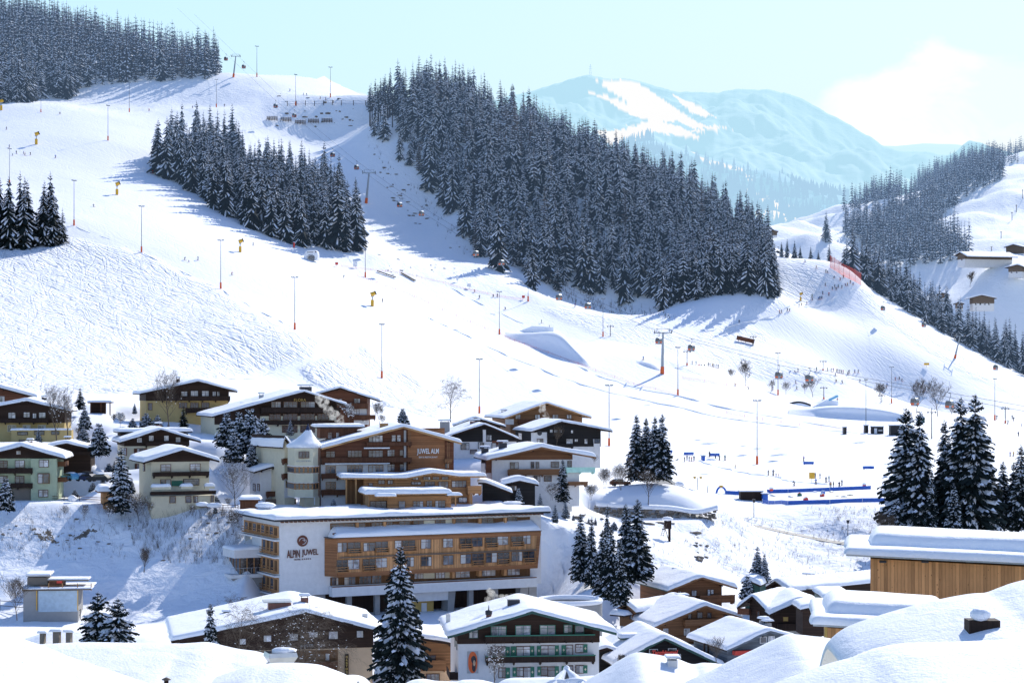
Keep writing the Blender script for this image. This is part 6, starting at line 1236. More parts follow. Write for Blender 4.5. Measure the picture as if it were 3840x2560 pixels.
# white inflatable start arch
p=hit('M1',2130,322,950,1250); t=thing('start_arch','white inflatable timing booth with rounded opening beside the wood','timing booth',p,-.15); t.scale=(1.35,)*3
b=MB(); R_=[(-2.6,0),(-2.75,1.2),(-2.5,2.6),(-1.7,3.7),(0,4.0),(1.7,4.0),(2.6,3.5),(2.9,2.2),(2.8,0),(1.7,0),(1.7,1.6),(1.2,1.95),(-.9,1.95),(-1.4,1.6),(-1.4,0)]; b.prism(R_,-1.6,1.6); b.build('inflated_shell',MT['white'],t); b=MB(); b.box(-1.4,1.2,0,1.7,1.5,1.95); b.build('inner_panel',MT['p_grey'],t)
b=MB(); b.tube([(2.1,-1.62,3.3),(2.1,-1.7,3.3)],.28,12); b.build('round_badge',MT['dark'],t); b=MB(); b.box(-1.4,-1.66,3.05,1.2,-1.61,3.3); b.box(-.9,-1.66,2.1,.9,-1.61,2.25); b.build('printed_line',MT['dark'],t); b=MB(); b.box(-6,-.6,.3,-3.6,.6,1.2); b.build('steps',MT['p_grey'],t)
# huts on the flat
def hut(label,view,x0,y0,x1,y1,Y0,Y1,mat='black',door=True,name='ticket_hut'):
    p=hit(view,(x0+x1)/2,y1,Y0,Y1); k=p.y/F/VW[view][2]; w=(x1-x0)*k/2; hh=(y1-y0)*k; t=thing(name,label,'hut',p,.05); b=MB(); b.box(-w,-1.5,-.5,w,1.5,hh); b.build('wall',MT[mat],t)
    if door: b=MB(); b.box(-w*.65,-1.56,.1,-w*.15,-1.51,hh*.8); b.build('door',MT['p_white'],t); b=MB(); b.box(w*.1,-1.56,hh*.4,w*.8,-1.51,hh*.6); b.build('banner',MT['p_grey'],t)
    b=MB(); b.box(-w-.2,-1.7,hh,w+.2,1.7,hh+.12); rf=b.build('roof',MT['dark'],t); snow_cap('snow_cover',[(-w-.2,hh+.12),(w+.2,hh+.12)],-1.7,1.7,.35,rf,int(x0)); return t
hut('black ticket hut with white door under the nearest slope mast','M3',1290,1458,1368,1506,550,900); hut('black hut half hidden behind the near right spruces','M3',1415,1450,1500,1515,550,900,door=False); hut('narrow black padded mast cabinet left of the ticket hut','M3',1243,1450,1264,1503,550,900,door=False); 
hut('slim tilted black box standing alone on the flat','M3',1098,1462,1116,1508,550,900,door=False); hut('low dark brown kiosk with thick snow roof by the children area','N1',724,462,850,508,480,640,'w_raildark',False,'kiosk'); hut('tall blue box at the corner of the children area','N1',851,475,880,515,480,640,'blue',False,'blue_cabin'); hut('small blue booth between the benches','N1',506,258,522,284,480,800,'blue',False,'blue_booth'); hut('small green roofed lift hut behind the round bare tree','M3',1605,1345,1650,1378,550,900,'dgreen',False,'lift_hut')
# children area toys and lamps
for i,(x,y,m,lb) in enumerate(((1067,487,'green','green toy house with red roof'),(1102,512,'redsign','red toy figure with snow cap near the fence'),(1196,490,'red','red ride-on toy'),(1201,475,'blue','blue ring toy'),(1156,466,'blue','small blue ring at the rear fence'),(1283,487,'yellow','yellow foam bar'),(1249,464,'yellow','long yellow foam bar by the rear fence'),(1015,492,'dark','flat dark mat'),(912,486,'p_cream','pale flat mat by the kiosk'),(1322,492,'gold','small wooden block'),(1357,483,'gold','second wooden block'))):
    p=hit('N1',x,y,480,680); t=thing('play_obstacle',lb+' in the children area','toy',p,.3*i); t.scale=(.62,)*3; w=.9 if i<4 else 1.3; hh=1.3 if i<4 else .3; b=MB(); b.prism([(-w,0),(w,0),(w,hh*.6),(0,hh),(-w,hh*.6)],-.5,.5); b.build('body',MT[m],t); b=MB(); b.prism([(-w-.1,hh*.62),(0,hh+.02),(w+.1,hh*.62),(0,hh+.25)],-.6,.6); b.build('top',MT['red' if i==0 else 'snow'],t)
p=hit('N1',618,470,480,680); t=thing('blue_gate_arch','small blue round arch with a yellow top at the left end of the children area','arch',p); b=MB(); b.tube([(1.2*math.cos(R(a)),0,1.6*math.sin(R(a))) for a in range(0,181,15)],.26,8); b.build('ring',MT['blue'],t); b=MB(); b.blob((0,-.1,1.75),(.6,.4,.3)); b.build('top_ornament',MT['yellow'],t)
for x,y in ((905,472),(1437,448)):
    p=hit('N1',x,y,480,680); t=thing('snow_covered_ball','white topped red ball ornament on the %s end of the rear blue fence'%('left' if x<1000 else 'right'),'ornament',p+Vector((0,0,.8))); t.scale=(.6,)*3; b=MB(); b.blob((0,-.3,.3),(.9,.5,.7)); b.build('ball',MT['redsign'],t); b=MB(); b.blob((0,-.3,1.0),(1.1,.6,.5)); b.build('snow_cover',MT['snow'],t)
def lamp(view,x,yb,yt,label,Y0,Y1,heads=1,mat='gold'):
    p=hit(view,x,yb,Y0,Y1); H=(yb-yt)/VW[view][2]/F*p.y; t=thing('street_lamp',label,'lamp post',p); b=MB(); b.tube([(0,0,0),(0,0,H*.9)],.09,6); b.build('post',MT['dark'],t)
    for q in ((0,) if heads==1 else (-.8,.8)): b=MB(); b.tube([(q,0,H*.82),(q,0,H)],[.25,.38],8); b.build('lantern',MT[mat],t)
lamp('N1',483,450,375,'twin yellow lantern street lamp by the snow heap',480,600,2); lamp('N1',540,468,428,'small snow capped sign post beside the cut road',460,600,1,'snow'); lamp('F',750,372,218,'dark street lamp on the frosted bank left of the plank building',380,480,1,'dark'); lamp('C',2303,280,115,'slim street lamp on the bank, seen beside the road edge',360,440,1,'dark') if False else None
lamp('N1',805,608,505,'thin black lamp post in front of the kiosk bank',430,520,1,'dark')
def sign(view,x,yb,label,Y0,Y1,w,hh,mat):
    p=hit(view,x,yb,Y0,Y1); t=thing('piste_sign',label,'sign',p); b=MB(); b.tube([(0,0,0),(0,0,1.6)],.06,4); b.build('post',MT['dark'],t); b=MB(); b.box(-w/2,-.05,1.,w/2,.05,1.+hh); b.build('board',MT[mat],t)
sign('M2',95,375,'white flag sign beside the first slide rail',900,1250,2.2,3.,'white'); sign('M2',873,515,'white square sign along the upper netting',900,1250,2.2,1.8,'white'); sign('M2',793,472,'slim white banner sign along the upper netting',900,1250,1.2,3.,'white'); sign('M3',1668,1048,'small yellow banner lying on the slope below the leaning pylon',900,1200,3.,1.2,'yellow'); sign('M2',1245,590,'small red box beside the mast under the lone spruce',900,1250,1.6,1.4,'red'); sign('M1',2302,365,'small red marker box right of the timing booth',900,1250,1.6,1.4,'red'); sign('N1',1137,408,'yellow notice board among the people above the blue fence',480,700,1.6,1.8,'yellow')
for i,(x,y) in enumerate(((1045,1185),(1465,1430),(2010,235))):
    p=hit('T1' if i<2 else 'M1',x,y,900,1300); t=thing('padded_marker',['red pad at the left foot of the middle wood','red pad half way along the edge of the middle wood','red pad near the timing booth at the wood'][i],'safety pad',p); b=MB(); b.tube([(0,0,0),(0,0,3.)],.5,8); b.build('pad',MT['red'],t); b=MB(); b.blob((0,0,3.05),(.55,.55,.3)); b.build('snow_cover',MT['snow'],t)
# road, stone wall, hunting stand, round retaining wall
rv=[];rf_=[]
fine=[RD[i].lerp(RD[i+1],k/6) for i in range(len(RD)-1) for k in range(6)]+[RD[-1]]
for i,q in enumerate(fine):
    d=(fine[min(i+1,len(fine)-1)]-fine[max(i-1,0)]); n=Vector((-d.y,d.x,0)).normalized()*2.7; z=q.z-.9+.06
    rv+=[(q.x+n.x,q.y+n.y,z),(q.x-n.x,q.y-n.y,z)]
    if i: a=2*i; rf_.append((a-2,a-1,a+1,a))
m,nt,b_,out=newmat('trodden_road'); nn=noise(nt,coords(nt,(1,1,1)),.15,3,.6); L(nt,ramp(nt,nn,[(.40,(.05,.05,.055)),(.6,(.13,.12,.115)),(.78,(.45,.44,.43))]),b_.inputs['Base Color']); b_.inputs['Roughness'].default_value=.6; MT['road']=m
b=MB(); b.add(rv,rf_); o=b.build('cut_road',MT['road']); tag(o,kind='structure')
q=P('S',1508,1188,423); pad(q,Vector((1,0,0)),Vector((0,1,0)),-13,13,-9,0,q.z-.4,5.)
t=thing('stone_wall','dark dry stone retaining wall under a thick snow lip left of the cut road','stone wall',hit('S',1400,1165,390,450)); o=Vector(t.location); rr=random.Random(3); b=MB()
WL=[('S',1368,1172),('S',1450,1178),('S',1540,1182),('S',1600,1190),('S',1648,1180)]
wp=[P(v,x,y,424) for v,x,y in WL]
for a,c in zip(wp[:-1],wp[1:]):
    n=int((c-a).length/.9)
    for k in range(n):
        for lv in range(5):
            if rr.random()<.25: continue
            q=a.lerp(c,(k+rr.random()*.6)/n)-o; q.z+=-.9+lv*.42+rr.uniform(-.1,.1); b.box(q.x-.45,q.y-.5,q.z,q.x+rr.uniform(.1,.5),q.y+1.2,q.z+rr.uniform(.22,.38))
b.build('stones',MT['stone'],t)
rows=[[q-o+Vector((0,1.5-w,hh)) for q in wp] for w,hh in ((0,1.9),(1.2,2.0),(2.0,1.75),(2.3,1.3),(2.1,1.0))]; V,Fq=loft(rows,6,3); np_mesh('snow_lip',V,Fq,MT['snow'],parent=t)
p=hit('C',730,300,350,420); t=thing('hunting_stand','raised wooden lookout box with a ladder and snow cap on the snowy bank','lookout',p); k=p.y/F/2.352; b=MB(); b.tube([(0,0,-1),(0,0,215*k)],.28,6); b.tube([(-.5*2,0,130*k),(-.1,0,0)],.07,4); b.build('post',MT['w_raildark'],t); b=MB(); b.box(-45*k,-.8,110*k,15*k,.8,180*k); b.build('cabin',MT['w_raildark'],t); b=MB(); b.blob((-18*k,0,195*k),(52*k,1.2,22*k)); b.build('snow_cover',MT['snow'],t)
b=MB(); [b.bar((-80*k+q,-.9,45*k),(-45*k+q,-.9,165*k),.08) for q in (0,.5)]; [b.bar((-80*k+35*k*f,-.9,45*k+120*k*f),(-80*k+.5+35*k*f,-.9,45*k+120*k*f),.06) for f in (.1,.25,.4,.55,.7,.85)]; b.build('ladder',MT['w_old'],t)
c=P('B',1935,1340,312); t=thing('round_retaining_wall','round concrete retaining wall with snow rim behind the green shuttered chalet','retaining wall',c); b=MB(); r0=(2130-1740)/2/1.568/F*312; ns=40
for rad,mat,nm in ((r0,'concrete','concrete_ring'),):
    vs=[];fs=[]
    for k in range(ns): a=2*PI*k/ns; ca,sa=math.cos(a),math.sin(a); vs+=[(rad*ca,rad*sa,0),(rad*ca,rad*sa,-7),((rad-.6)*ca,(rad-.6)*sa,-7),((rad-.6)*ca,(rad-.6)*sa,0)]
    for k in range(ns):
        q=(k+1)%ns
        for e in range(4): fs.append((4*k+e,4*q+e,4*q+(e+1)%4,4*k+(e+1)%4))
    b.add(vs,fs,0,False); b.build(nm,MT[mat],t)
b=MB(); b.tube([((r0-.3)*math.cos(2*PI*k/ns),(r0-.3)*math.sin(2*PI*k/ns),.15) for k in range(ns+1)],.42,8,cap=False); b.build('snow_rim',MT['snow'],t)
b=MB(); b.add([((r0-.7)*math.cos(2*PI*k/ns),(r0-.7)*math.sin(2*PI*k/ns),-2.5) for k in range(ns)],[tuple(range(ns))]); b.build('snow_floor',MT['snow'],t)
# cars
def car(view,x,y,Y,rz,label,mat,snow=True,box=False,dz=0.):
    p=P(view,x,y,Y); p.z=zat(p.x,p.y)+dz if dz is not None else p.z; t=thing('parked_car',label,'car',p,rz); b=MB()
    prof=[(-2.2,.35),(2.2,.35),(2.25,.8),(1.9,.95),(1.0,1.02),(.4,1.48),(-1.4,1.5),(-2.1,1.0),(-2.25,.8)]; b.prism(prof,-.85,.85); b.build('body',MT[mat],t)
    b=MB(); b.prism([(.9,1.04),(.42,1.40),(-1.3,1.42),(-1.8,1.04)],-.88,.88); b.build('windows',MT['glass_d'],t)
    for wx in (-1.4,1.4):
        for wy in (-.8,.8): b=MB(); b.tube([(wx,wy-.1,.33),(wx,wy+.1,.33)],.33,10); b.build('wheel',MT['black'],t)
    for q in (-.6,.6): b=MB(); b.box(2.2,q-.18,.6,2.28,q+.18,.78); b.build('headlight',MT['white'],t)
    if snow: b=MB(); b.blob((-.5,0,1.5),(1.1,.8,.22),noise=.3); b.build('snow_cover',MT['snow'],t)
    if box: b=MB(); b.box(-1.3,-.4,1.55,.8,.4,1.9); b.build('roof_box',MT['dark'],t)
for q in (('A',765,950,385,2.6,'dark estate car with a black roof box parked in the snowy yard','navy',False,True,None),('A',870,955,383,2.9,'black car parked right of the one with the roof box','black',True,False,None),('A',612,945,386,2.4,'pale blue car half hidden behind the green house','lblue',True,False,None)): car(*q)
car('B',2235,500,440,.2,'dark car under snow at the right end of the village','w_rail',True,False,0.)

# ridges of pushed snow that edge the groomed pistes and paths
BER=[('along the lower edge of the main piste',[('M2',600,720),('M2',900,860),('M2',1100,960),('M2',1400,1080),('M2',1700,1190),('M2',2000,1262),('M2',2330,1332),('M3',300,1400),('M3',700,1452),('M3',1100,1492),('M3',1560,1522)]),
 ('below the big snow ramp',[('M2',1300,920),('M2',1750,1112),('M2',2000,1192),('M2',2330,1252),('M3',300,1332),('M3',600,1387),('M3',900,1440),('M3',1200,1482)]),
 ('from the snow park down to the big ramp',[('M2',750,510),('M2',1000,640),('M2',1280,775)]),('along the drag lift queue',[('M3',200,1060),('M3',500,1182),('M3',700,1262)]),('behind the nursery slope',[('M3',920,1090),('M3',1200,1152),('M3',1500,1216),('M3',2000,1312),('M3',2330,1347)]),
 ('between the groomed piste and the tracked face',[('M1',510,92),('M1',980,268),('M1',1510,518),('M1',2020,793),('M1',2180,900),('M1',2000,1005),('M1',1500,1122),('M1',900,1192)]),('beside the practice flat',[('N1',500,290),('N1',700,345),('N1',950,384),('N1',1150,418),('N1',1400,432)]),
 ('under the narrow crowded piste',[('M3',160,806),('M3',400,747),('M3',660,690),('M3',850,640),('M3',1230,512)])]
for lb,pts in BER:
    q=[hit(v,x,y,450,1400) for v,x,y in pts]; f=[]
    for a,c in zip(q[:-1],q[1:]):
        n=max(1,int((c-a).length/5)); f+=[a.lerp(c,k/n) for k in range(n)]
    rr=random.Random(len(f)); f=[Vector((p.x+rr.uniform(-.9,.9),p.y+rr.uniform(-1.6,1.6),zat(p.x,p.y)+rr.uniform(-.25,.1))) for p in f]; b=MB(); b.tube(f,[rr.uniform(.12,.5)*(.6 if lb.startswith('between') else 1) for _ in f],6); o=b.build('snow_berm',MT['snow']); tag(o,kind='structure')
# ---------------------------------------------------------------- near snow roofs
def near_roof(label,sil,Y,drop=.28,fall=None,depth=26,name='snowy_roof',amp=.5,seed=0,back=4.,thick=1.0):
    amp*=min(1,Y/150)*.45
    t=thing(name,label,'roof',P(*sil[0],Y)); o=Vector(t.location); S_=[P(v,x,y,Y) for v,x,y in sil]; rows=[]
    rows.append([q+Vector((0,back,-thick*1.6)) for q in S_]); rows.append([q+Vector((0,back*.45,-.25)) for q in S_]); rows.append(S_)
    k=5
    for j in range(1,k+1):
        f=j/k; rows.append([q+Vector((0,-depth*f,-drop*depth*f*(.55+.45*f)-.35*abs(math.sin(2.1*i+seed+j))*amp)) for i,q in enumerate(S_)])
    V,Fq=loft(rows,8,7); V=V-np.array(o); n=fbm(V[:,0]*.12+seed,V[:,1]*.09+seed*3,3)*amp; m=np.clip((-(V[:,1]+o.y-Y))/4,0,1); V[:,2]+=n*m
    np_mesh('snow_blanket',V,Fq,MT['snow_near'],parent=t)
    b=MB(); x0=min(q.x for q in S_)-o.x; x1=max(q.x for q in S_)-o.x; zmin=min(q.z for q in S_)-o.z
    b.add([(q.x-o.x,Y+back*.8-o.y,q.z-o.z-thick*1.5) for q in S_]+[(q.x-o.x,Y+back*.8-o.y,q.z-o.z-thick*1.5-3) for q in S_],[(i,i+1,i+1+len(S_),i+len(S_)) for i in range(len(S_)-1)]); b.build('wall',MT['w_raildark'],t)
    return t,o
t1,o1=near_roof('wide snow loaded roof across the bottom left, behind the steel hood',[('G',-500,1225),('G',0,1240),('G',300,1240),('G',550,1228),('G',800,1222),('D',300,762),('D',450,760),('D',620,751),('D',760,780),('D',900,812),('D',1050,832),('D',1150,868),('D',1190,960),('D',1210,1150)],78,.21,depth=24,amp=1.2,seed=1)
near_roof('nearest snow slope in the bottom left corner, falling to the right',[('G',-500,900),('G',-200,1060),('G',0,1155),('G',150,1212),('G',300,1262),('G',450,1325),('G',640,1395),('G',900,1480),('G',1300,1620)],54,.17,depth=20,amp=.2,seed=2)
near_roof('low snow covered roof in front of the steel hood at the bottom',[('D',700,1060),('D',1000,965),('D',1180,940),('D',1300,936),('D',1430,937),('D',1600,952),('D',1720,990),('D',1830,1032),('D',1960,1100)],62,.22,depth=16,amp=.8,seed=3)
near_roof('small snow hump at the bottom under the tan wall',[('D',1700,1100),('D',1800,1045),('D',1900,1030),('D',1980,1036),('D',2040,1065),('D',2090,1120)],90,.4,depth=8,amp=.1,seed=4)
t,o=near_roof('sunlit roof with snow capped chimneys behind the bottom left spruces',[('G',0,1235),('G',120,1195),('G',300,1140),('G',430,1098),('G',560,1090),('G',700,1100),('G',850,1120),('G',1100,1130),('G',1210,1136),('G',1380,1165),('G',1450,1200),('G',1465,1290)],190,.34,depth=14,amp=.8,seed=5)
for x0,x1,y0,y1 in ((465,518,1098,1148),(580,620,1104,1152),(350,385,1112,1145)):
    a=P('G',x0,y0,186)-o; c=P('G',x1,y1,186)-o; b=MB(); b.box(a.x,a.y,c.z-1,c.x,a.y+1,a.z); q=b.build('chimney',MT['stone'],t); snow_cap('snow_cover',[(a.x-.2,a.z),(c.x+.2,a.z)],a.y-.1,a.y+1.1,.28,q,x0)
t,o=near_roof('rounded snow roof with a pale chimney in front of the script sign',[('C',-120,1640),('C',30,1530),('C',180,1440),('C',330,1345),('C',440,1298),('C',560,1308),('C',700,1330),('C',820,1358),('C',940,1400),('C',1050,1388),('C',1240,1412),('C',1300,1500),('C',1340,1600)],172,.24,depth=26,amp=.5,seed=6)
a=P('C',712,1345,170)-o; c=P('C',798,1445,170)-o; b=MB(); b.box(a.x,a.y-.6,c.z-1,c.x,a.y+.6,a.z); q=b.build('chimney',MT['p_white'],t); b=MB(); b.box(a.x-.1,a.y-.7,a.z+.2,c.x+.1,a.y+.7,a.z+.25); [b.box(x-.04,a.y-.5,a.z,x+.04,a.y-.4,a.z+.3) for x in (a.x+.1,c.x-.1)]; b.build('chimney_hood',MT['galv'],q); snow_cap('snow_cover',[(a.x-.1,a.z+.25),(c.x+.1,a.z+.25)],a.y-.7,a.y+.7,.2,q,4)
near_roof('smooth snow roof sweeping up to the right in front of the grey chalet',[('C',760,1650),('C',930,1552),('C',1100,1478),('C',1300,1375),('C',1500,1280),('C',1680,1192),('C',1790,1150),('C',1900,1152),('C',2050,1168),('C',2180,1186),('C',2240,1210),('C',2260,1400)],108,.20,depth=34,amp=.5,seed=7)
t,o=near_roof('largest snow roof filling the bottom right corner',[('F',628,1330),('F',622,1290),('F',660,1238),('F',720,1185),('F',800,1138),('F',920,1090),('F',1100,1032),('F',1300,975),('F',1500,925),('F',1700,882),('F',1850,860),('F',1960,852),('F',2080,808),('F',2208,765),('F',2500,700),('F',2900,660)],64,.18,depth=24,amp=.9,seed=8,thick=1.3)
a=P('F',1755,1018,60)-o; c=P('F',2012,1075,60)-o; b=MB(); b.box(a.x,a.y,c.z-.5,c.x,a.y+.7,a.z-.12); q=b.build('roof_vent',MT['w_raildark'],t); b=MB(); u=P('F',1908,972,60)-o; b.tube([(u.x,u.y+.4,a.z-.2),(u.x,u.y+.4,u.z)],.09,8); b.build('vent_pipe',MT['black'],q); b=MB(); b.blob((a.x+.35,a.y+.1,a.z+.05),(.33,.3,.2),noise=.2); b.build('snow_cover',MT['snow'],q)
near_roof('nearest snow surface along the bottom right edge',[('F',-100,1720),('F',280,1572),('F',500,1492),('F',690,1430),('F',850,1385),('F',1050,1310),('F',1300,1270),('F',1600,1260),('F',1900,1250),('F',2300,1230),('F',2900,1200)],48,.16,depth=14,amp=.3,seed=9)
near_roof('flat snow strip in front of the green shuttered chalet ground floor',[('E',1100,1090),('E',1190,1048),('E',1400,1040),('E',1600,1036),('E',1800,1032),('E',1950,1022),('E',2010,1030),('E',2060,1110)],228,.3,depth=8,amp=.2,seed=10)
near_roof('low snow roofs at the bottom edge below the mural',[('E',250,1110),('E',330,1070),('E',430,1056),('E',560,1074),('E',720,1078),('E',800,1064),('E',950,1066),('E',1090,1100)],150,.35,depth=8,amp=.2,seed=12)
p=P('E',1705,958,205); t=thing('spire_roof','small pyramid roof with snow and dark shingles showing, bottom centre','spire roof',p); b=MB(); k=205/F/2.352; b.add([(0,0,0),(-115*k,-3,-130*k),(125*k,-3,-130*k),(125*k,3,-130*k),(-115*k,3,-130*k)],[(0,1,2),(0,2,3),(0,3,4),(0,4,1),(1,2,3,4)]); b.build('shingles',MT['stone'],t)
b=MB(); b.tube([(0,0,.1),(-60*k,-1.55,-62*k),(-115*k,-3.1,-128*k)],[.1,.5,.65],7); b.tube([(0,0,.1),(62*k,-1.55,-60*k),(125*k,-3.1,-128*k)],[.1,.55,.7],7); b.blob((0,0,0),(.35,.35,.4)); b.blob((-70*k,-2.6,-118*k),(1.6,.5,.8)); b.blob((70*k,-2.7,-115*k),(1.7,.5,.9)); b.build('snow_cover',MT['snow'],t)
# steel exhaust hood (near, left)
c=P('D',1298,905,68); k=68/F/2.352; t=thing('exhaust_hood','flared sheet steel kitchen exhaust hood sticking out of the snow','exhaust hood',c,R(20)); b=MB()
def frus(b,w0,z0,w1,z1,d=.8):
    b.add([(-w0,-w0*d,z0),(w0,-w0*d,z0),(w0,w0*d,z0),(-w0,w0*d,z0),(-w1,-w1*d,z1),(w1,-w1*d,z1),(w1,w1*d,z1),(-w1,w1*d,z1)],[(0,1,5,4),(1,2,6,5),(2,3,7,6),(3,0,4,7)])
frus(b,95*k,0,132*k,62*k); frus(b,132*k,62*k,122*k,100*k); b.build('hood',MT['steel'],t); b=MB(); frus(b,120*k,99*k,95*k,80*k); b.add([(-95*k,-76*k,80*k),(95*k,-76*k,80*k),(95*k,76*k,80*k),(-95*k,76*k,80*k)],[(0,1,2,3)]); b.build('hood_mouth',MT['dark'],t)
b=MB(); b.box(-102*k,-82*k,-60*k,102*k,82*k,-8*k); b.build('base_box',MT['galv'],t); b=MB(); b.box(-108*k,-88*k,-9*k,108*k,88*k,-1*k); b.build('flange',MT['dark'],t); b=MB(); b.blob((.1,0,100*k),(.45,.35,.16),noise=.3); b.build('snow_cover',MT['snow'],t)
p=P('G',1467,1530,52); t=thing('chimney_pot','small dark chimney pot poking out of the bottom left snow','chimney',p); b=MB(); b.tube([(0,0,-.6),(0,0,.02)],.06,8); b.build('pipe',MT['w_raildark'],t); b=MB(); b.tube([(0,0,.02),(0,0,.04),(0,0,.09)],[.12,.12,.02],8); b.build('cap',MT['w_old'],t)

# ---------------------------------------------------------------- trees in and around the village
VT=[ # view,x,base y,top y,Y,variant,wscale,label
 ('S',920,1563,1254,256,('hero',0),1.05,'big snow laden spruce between the inn and the green shuttered chalet'),
 ('S',1462,1100,953,440,('near',0),1.0,'leftmost of the four tall spruces right of the village'),('S',1484,1098,960,446,('near',1),.85,'second of the four tall spruces right of the village'),('S',1503,1098,956,440,('near',2),1.0,'third of the four tall spruces right of the village'),('S',1521,1100,952,436,('near',3),.95,'rightmost of the four tall spruces right of the village'),
 ('S',1334,1330,1180,352,('near',0),.95,'leftmost spruce of the group right of the white hotel'),('S',1358,1340,1188,350,('near',2),.8,'slim spruce second from left in the group right of the hotel'),('S',1383,1360,1215,338,('near',1),.8,'dark spruce in the middle front of the group right of the hotel'),('S',1404,1375,1205,332,('near',3),.8,'front spruce of the group right of the hotel'),('S',1425,1385,1238,322,('near',0),.9,'lowest spruce of the group, right above the brown roofs'),
 ('S',1438,1330,1157,356,('near',1),.8,'tall spruce on the right side of the group by the hotel'),('S',1464,1330,1147,352,('near',3),1.05,'tallest and broadest spruce of the group, its right edge'),('S',1395,1335,1160,365,('near',2),.6,'thin spruce standing behind the group by the hotel'),
 ('S',1740,1335,1254,358,('snowy',0),1.1,'frosted spruce left of the pair above the tiny green hut'),('S',1756,1335,1270,356,('snowy',0),1.0,'frosted spruce right of the pair above the tiny green hut'),('S',1717,1372,1322,345,('snowy',1),.9,'small bushy frosted spruce beside the tiny green hut'),
 ('S',2080,1215,938,432,('near',1),1.1,'leftmost tall spruce of the right hand group'),('S',2112,1215,945,428,('near',0),1.0,'second tall spruce of the right hand group'),('S',2172,1215,965,432,('near',2),.95,'narrow middle spruce of the right hand group'),('S',2207,1215,915,426,('near',3),1.0,'tall twin spruce of the right hand group, left one'),('S',2240,1218,908,424,('near',0),1.15,'tallest spruce of the right hand group'),
 ('S',2140,1220,1080,425,('near',2),.9,'shorter spruce filling the gap in the right hand group'),('S',2270,1215,1040,425,('near',1),1.,'spruce at the right flank of the tall group'),('S',2304,1210,1060,430,('near',3),1.0,'small spruce left of the right edge'),('S',2328,1212,1062,428,('near',0),.9,'second small spruce near the right edge'),('S',2346,1215,1022,425,('near',2),1.1,'spruce cut by the right picture edge'),('S',2190,1222,1110,420,('near',1),1.1,'low spruce in front of the right hand group'),('S',2060,1222,1150,428,('snowy',1),1.,'small frosted spruce at the left foot of the right hand group'),
 ('A',1068,1195,645,366,('snowy',0),1.05,'snowy spruce between the garage and the cream chalet'),('A',708,312,128,462,('dark',0),1.35,'round dark spruce beside the carport'),('B',1897,748,503,384,('near',2),1.1,'dark spruce in front of the white house balcony'),
 ('B',1853,872,768,360,('snowy',0),1.,'little spruce on the snowy bank below the white house, left of two'),('B',1915,847,745,364,('snowy',0),1.,'little spruce on the snowy bank below the white house, right of two'),('B',1765,782,702,376,('snowy',0),1.,'little spruce right of the garden shed'),('B',1638,768,675,374,('snowy',1),.8,'bushy little spruce behind the hotel roof corner'),
 ('B',957,300,206,440,('snowy',1),1.0,'frosted spruce top above the Juwel Alm roof'),('B',296,360,272,432,('snowy',0),1.2,'small frosted spruce in front of the hotel with gold letters'),('B',550,775,735,368,('snowy',1),1.,'tiny round frosted spruce on the planted terrace'),
 ('A',875,695,440,392,('snowy',1),.9,'broad snowy bush like spruce beside the small black house'),('A',745,478,298,425,('snowy',1),.8,'snow smothered spruce behind the yellow terrace'),('A',1187,352,262,455,('snowy',0),1.2,'small frosted spruce below the wide yellow house'),('A',1618,475,285,452,('dark',0),1.1,'dark rounded conifer in front of the wide yellow house'),
 ('A',2000,620,355,415,('snowy',1),.95,'leftmost of the broad snow laden pines below the hotel with gold letters'),('A',2110,660,345,412,('snowy',1),.85,'second broad snow laden pine'),('A',2210,670,318,410,('snowy',1),.9,'third broad snow laden pine, the tallest'),('A',2310,700,395,405,('snowy',1),.9,'rightmost broad snow laden pine'),('A',2060,760,520,400,('snowy',1),.9,'lower snow laden pine in front of the others'),('A',2215,800,620,396,('snowy',1),.8,'lowest snow laden pine by the annexe roof'),
 ('A',1170,480,395,440,('snowy',1),1.2,'snowy bush left in the hedge below the yellow house'),('A',1290,480,350,440,('snowy',1),1.2,'snowy bush in the middle of the hedge below the yellow house'),('A',1390,480,365,438,('snowy',1),1.2,'snowy bush right in the hedge below the yellow house'),('A',340,612,495,400,('snowy',0),1.4,'small frosted conifer before the yellow terrace wall'),('A',735,590,470,410,('snowy',1),1.2,'rounded snowy conifer below the yellow terrace'),
 ('G',862,1900,758,135,('hero',1),1.25,'left one of the two snow clumped spruces at the bottom left'),('G',1040,1950,818,128,('hero',1),1.35,'right one of the two snow clumped spruces at the bottom left'),('D',680,1150,385,190,('hero',1),.62,'sparse snow clumped spruce beside the inn roof'),('A',50,1180,925,365,('snowy',1),.8,'snow covered bush at the left edge before the green house'),
]
for v,x,yb,yt,Y,k,ws,lb in VT:
    p=P(v,x,yb,Y); h_=(yb-yt)/VW[v][2]/F*Y; plant(k,p,h_*1.02,ws,label=lb,cat='spruce')
BU=[(640,470,395,432),(820,800,730,392),(905,905,825,388),(985,1000,905,380),(1160,1000,880,385),(1690,700,640,402),(1750,1000,915,376),(1905,1010,940,372),(560,700,640,398),(700,690,610,405),(1900,1090,1010,368),(100,640,575,398),(1480,480,410,446),(960,640,560,412),(1010,560,480,420),(660,860,800,390)]
for i,(x,yb,yt,Y) in enumerate(BU):
    p=P('A',x,yb,Y); p.z=min(p.z,zat(p.x,p.y)); plant(('snowy',i%2),p,(yb-yt)/2.352/F*Y*1.1,1.3,label='snow smothered garden bush between the upper left chalets',cat='bush',group='snow smothered garden bushes',name='snowy_bush')
BV=[(2160,600,560),(2290,640,590),(2090,700,660),(2200,740,700),(2330,700,655),(2250,600,560),(2050,780,745),(1800,800,765),(1960,770,735)]
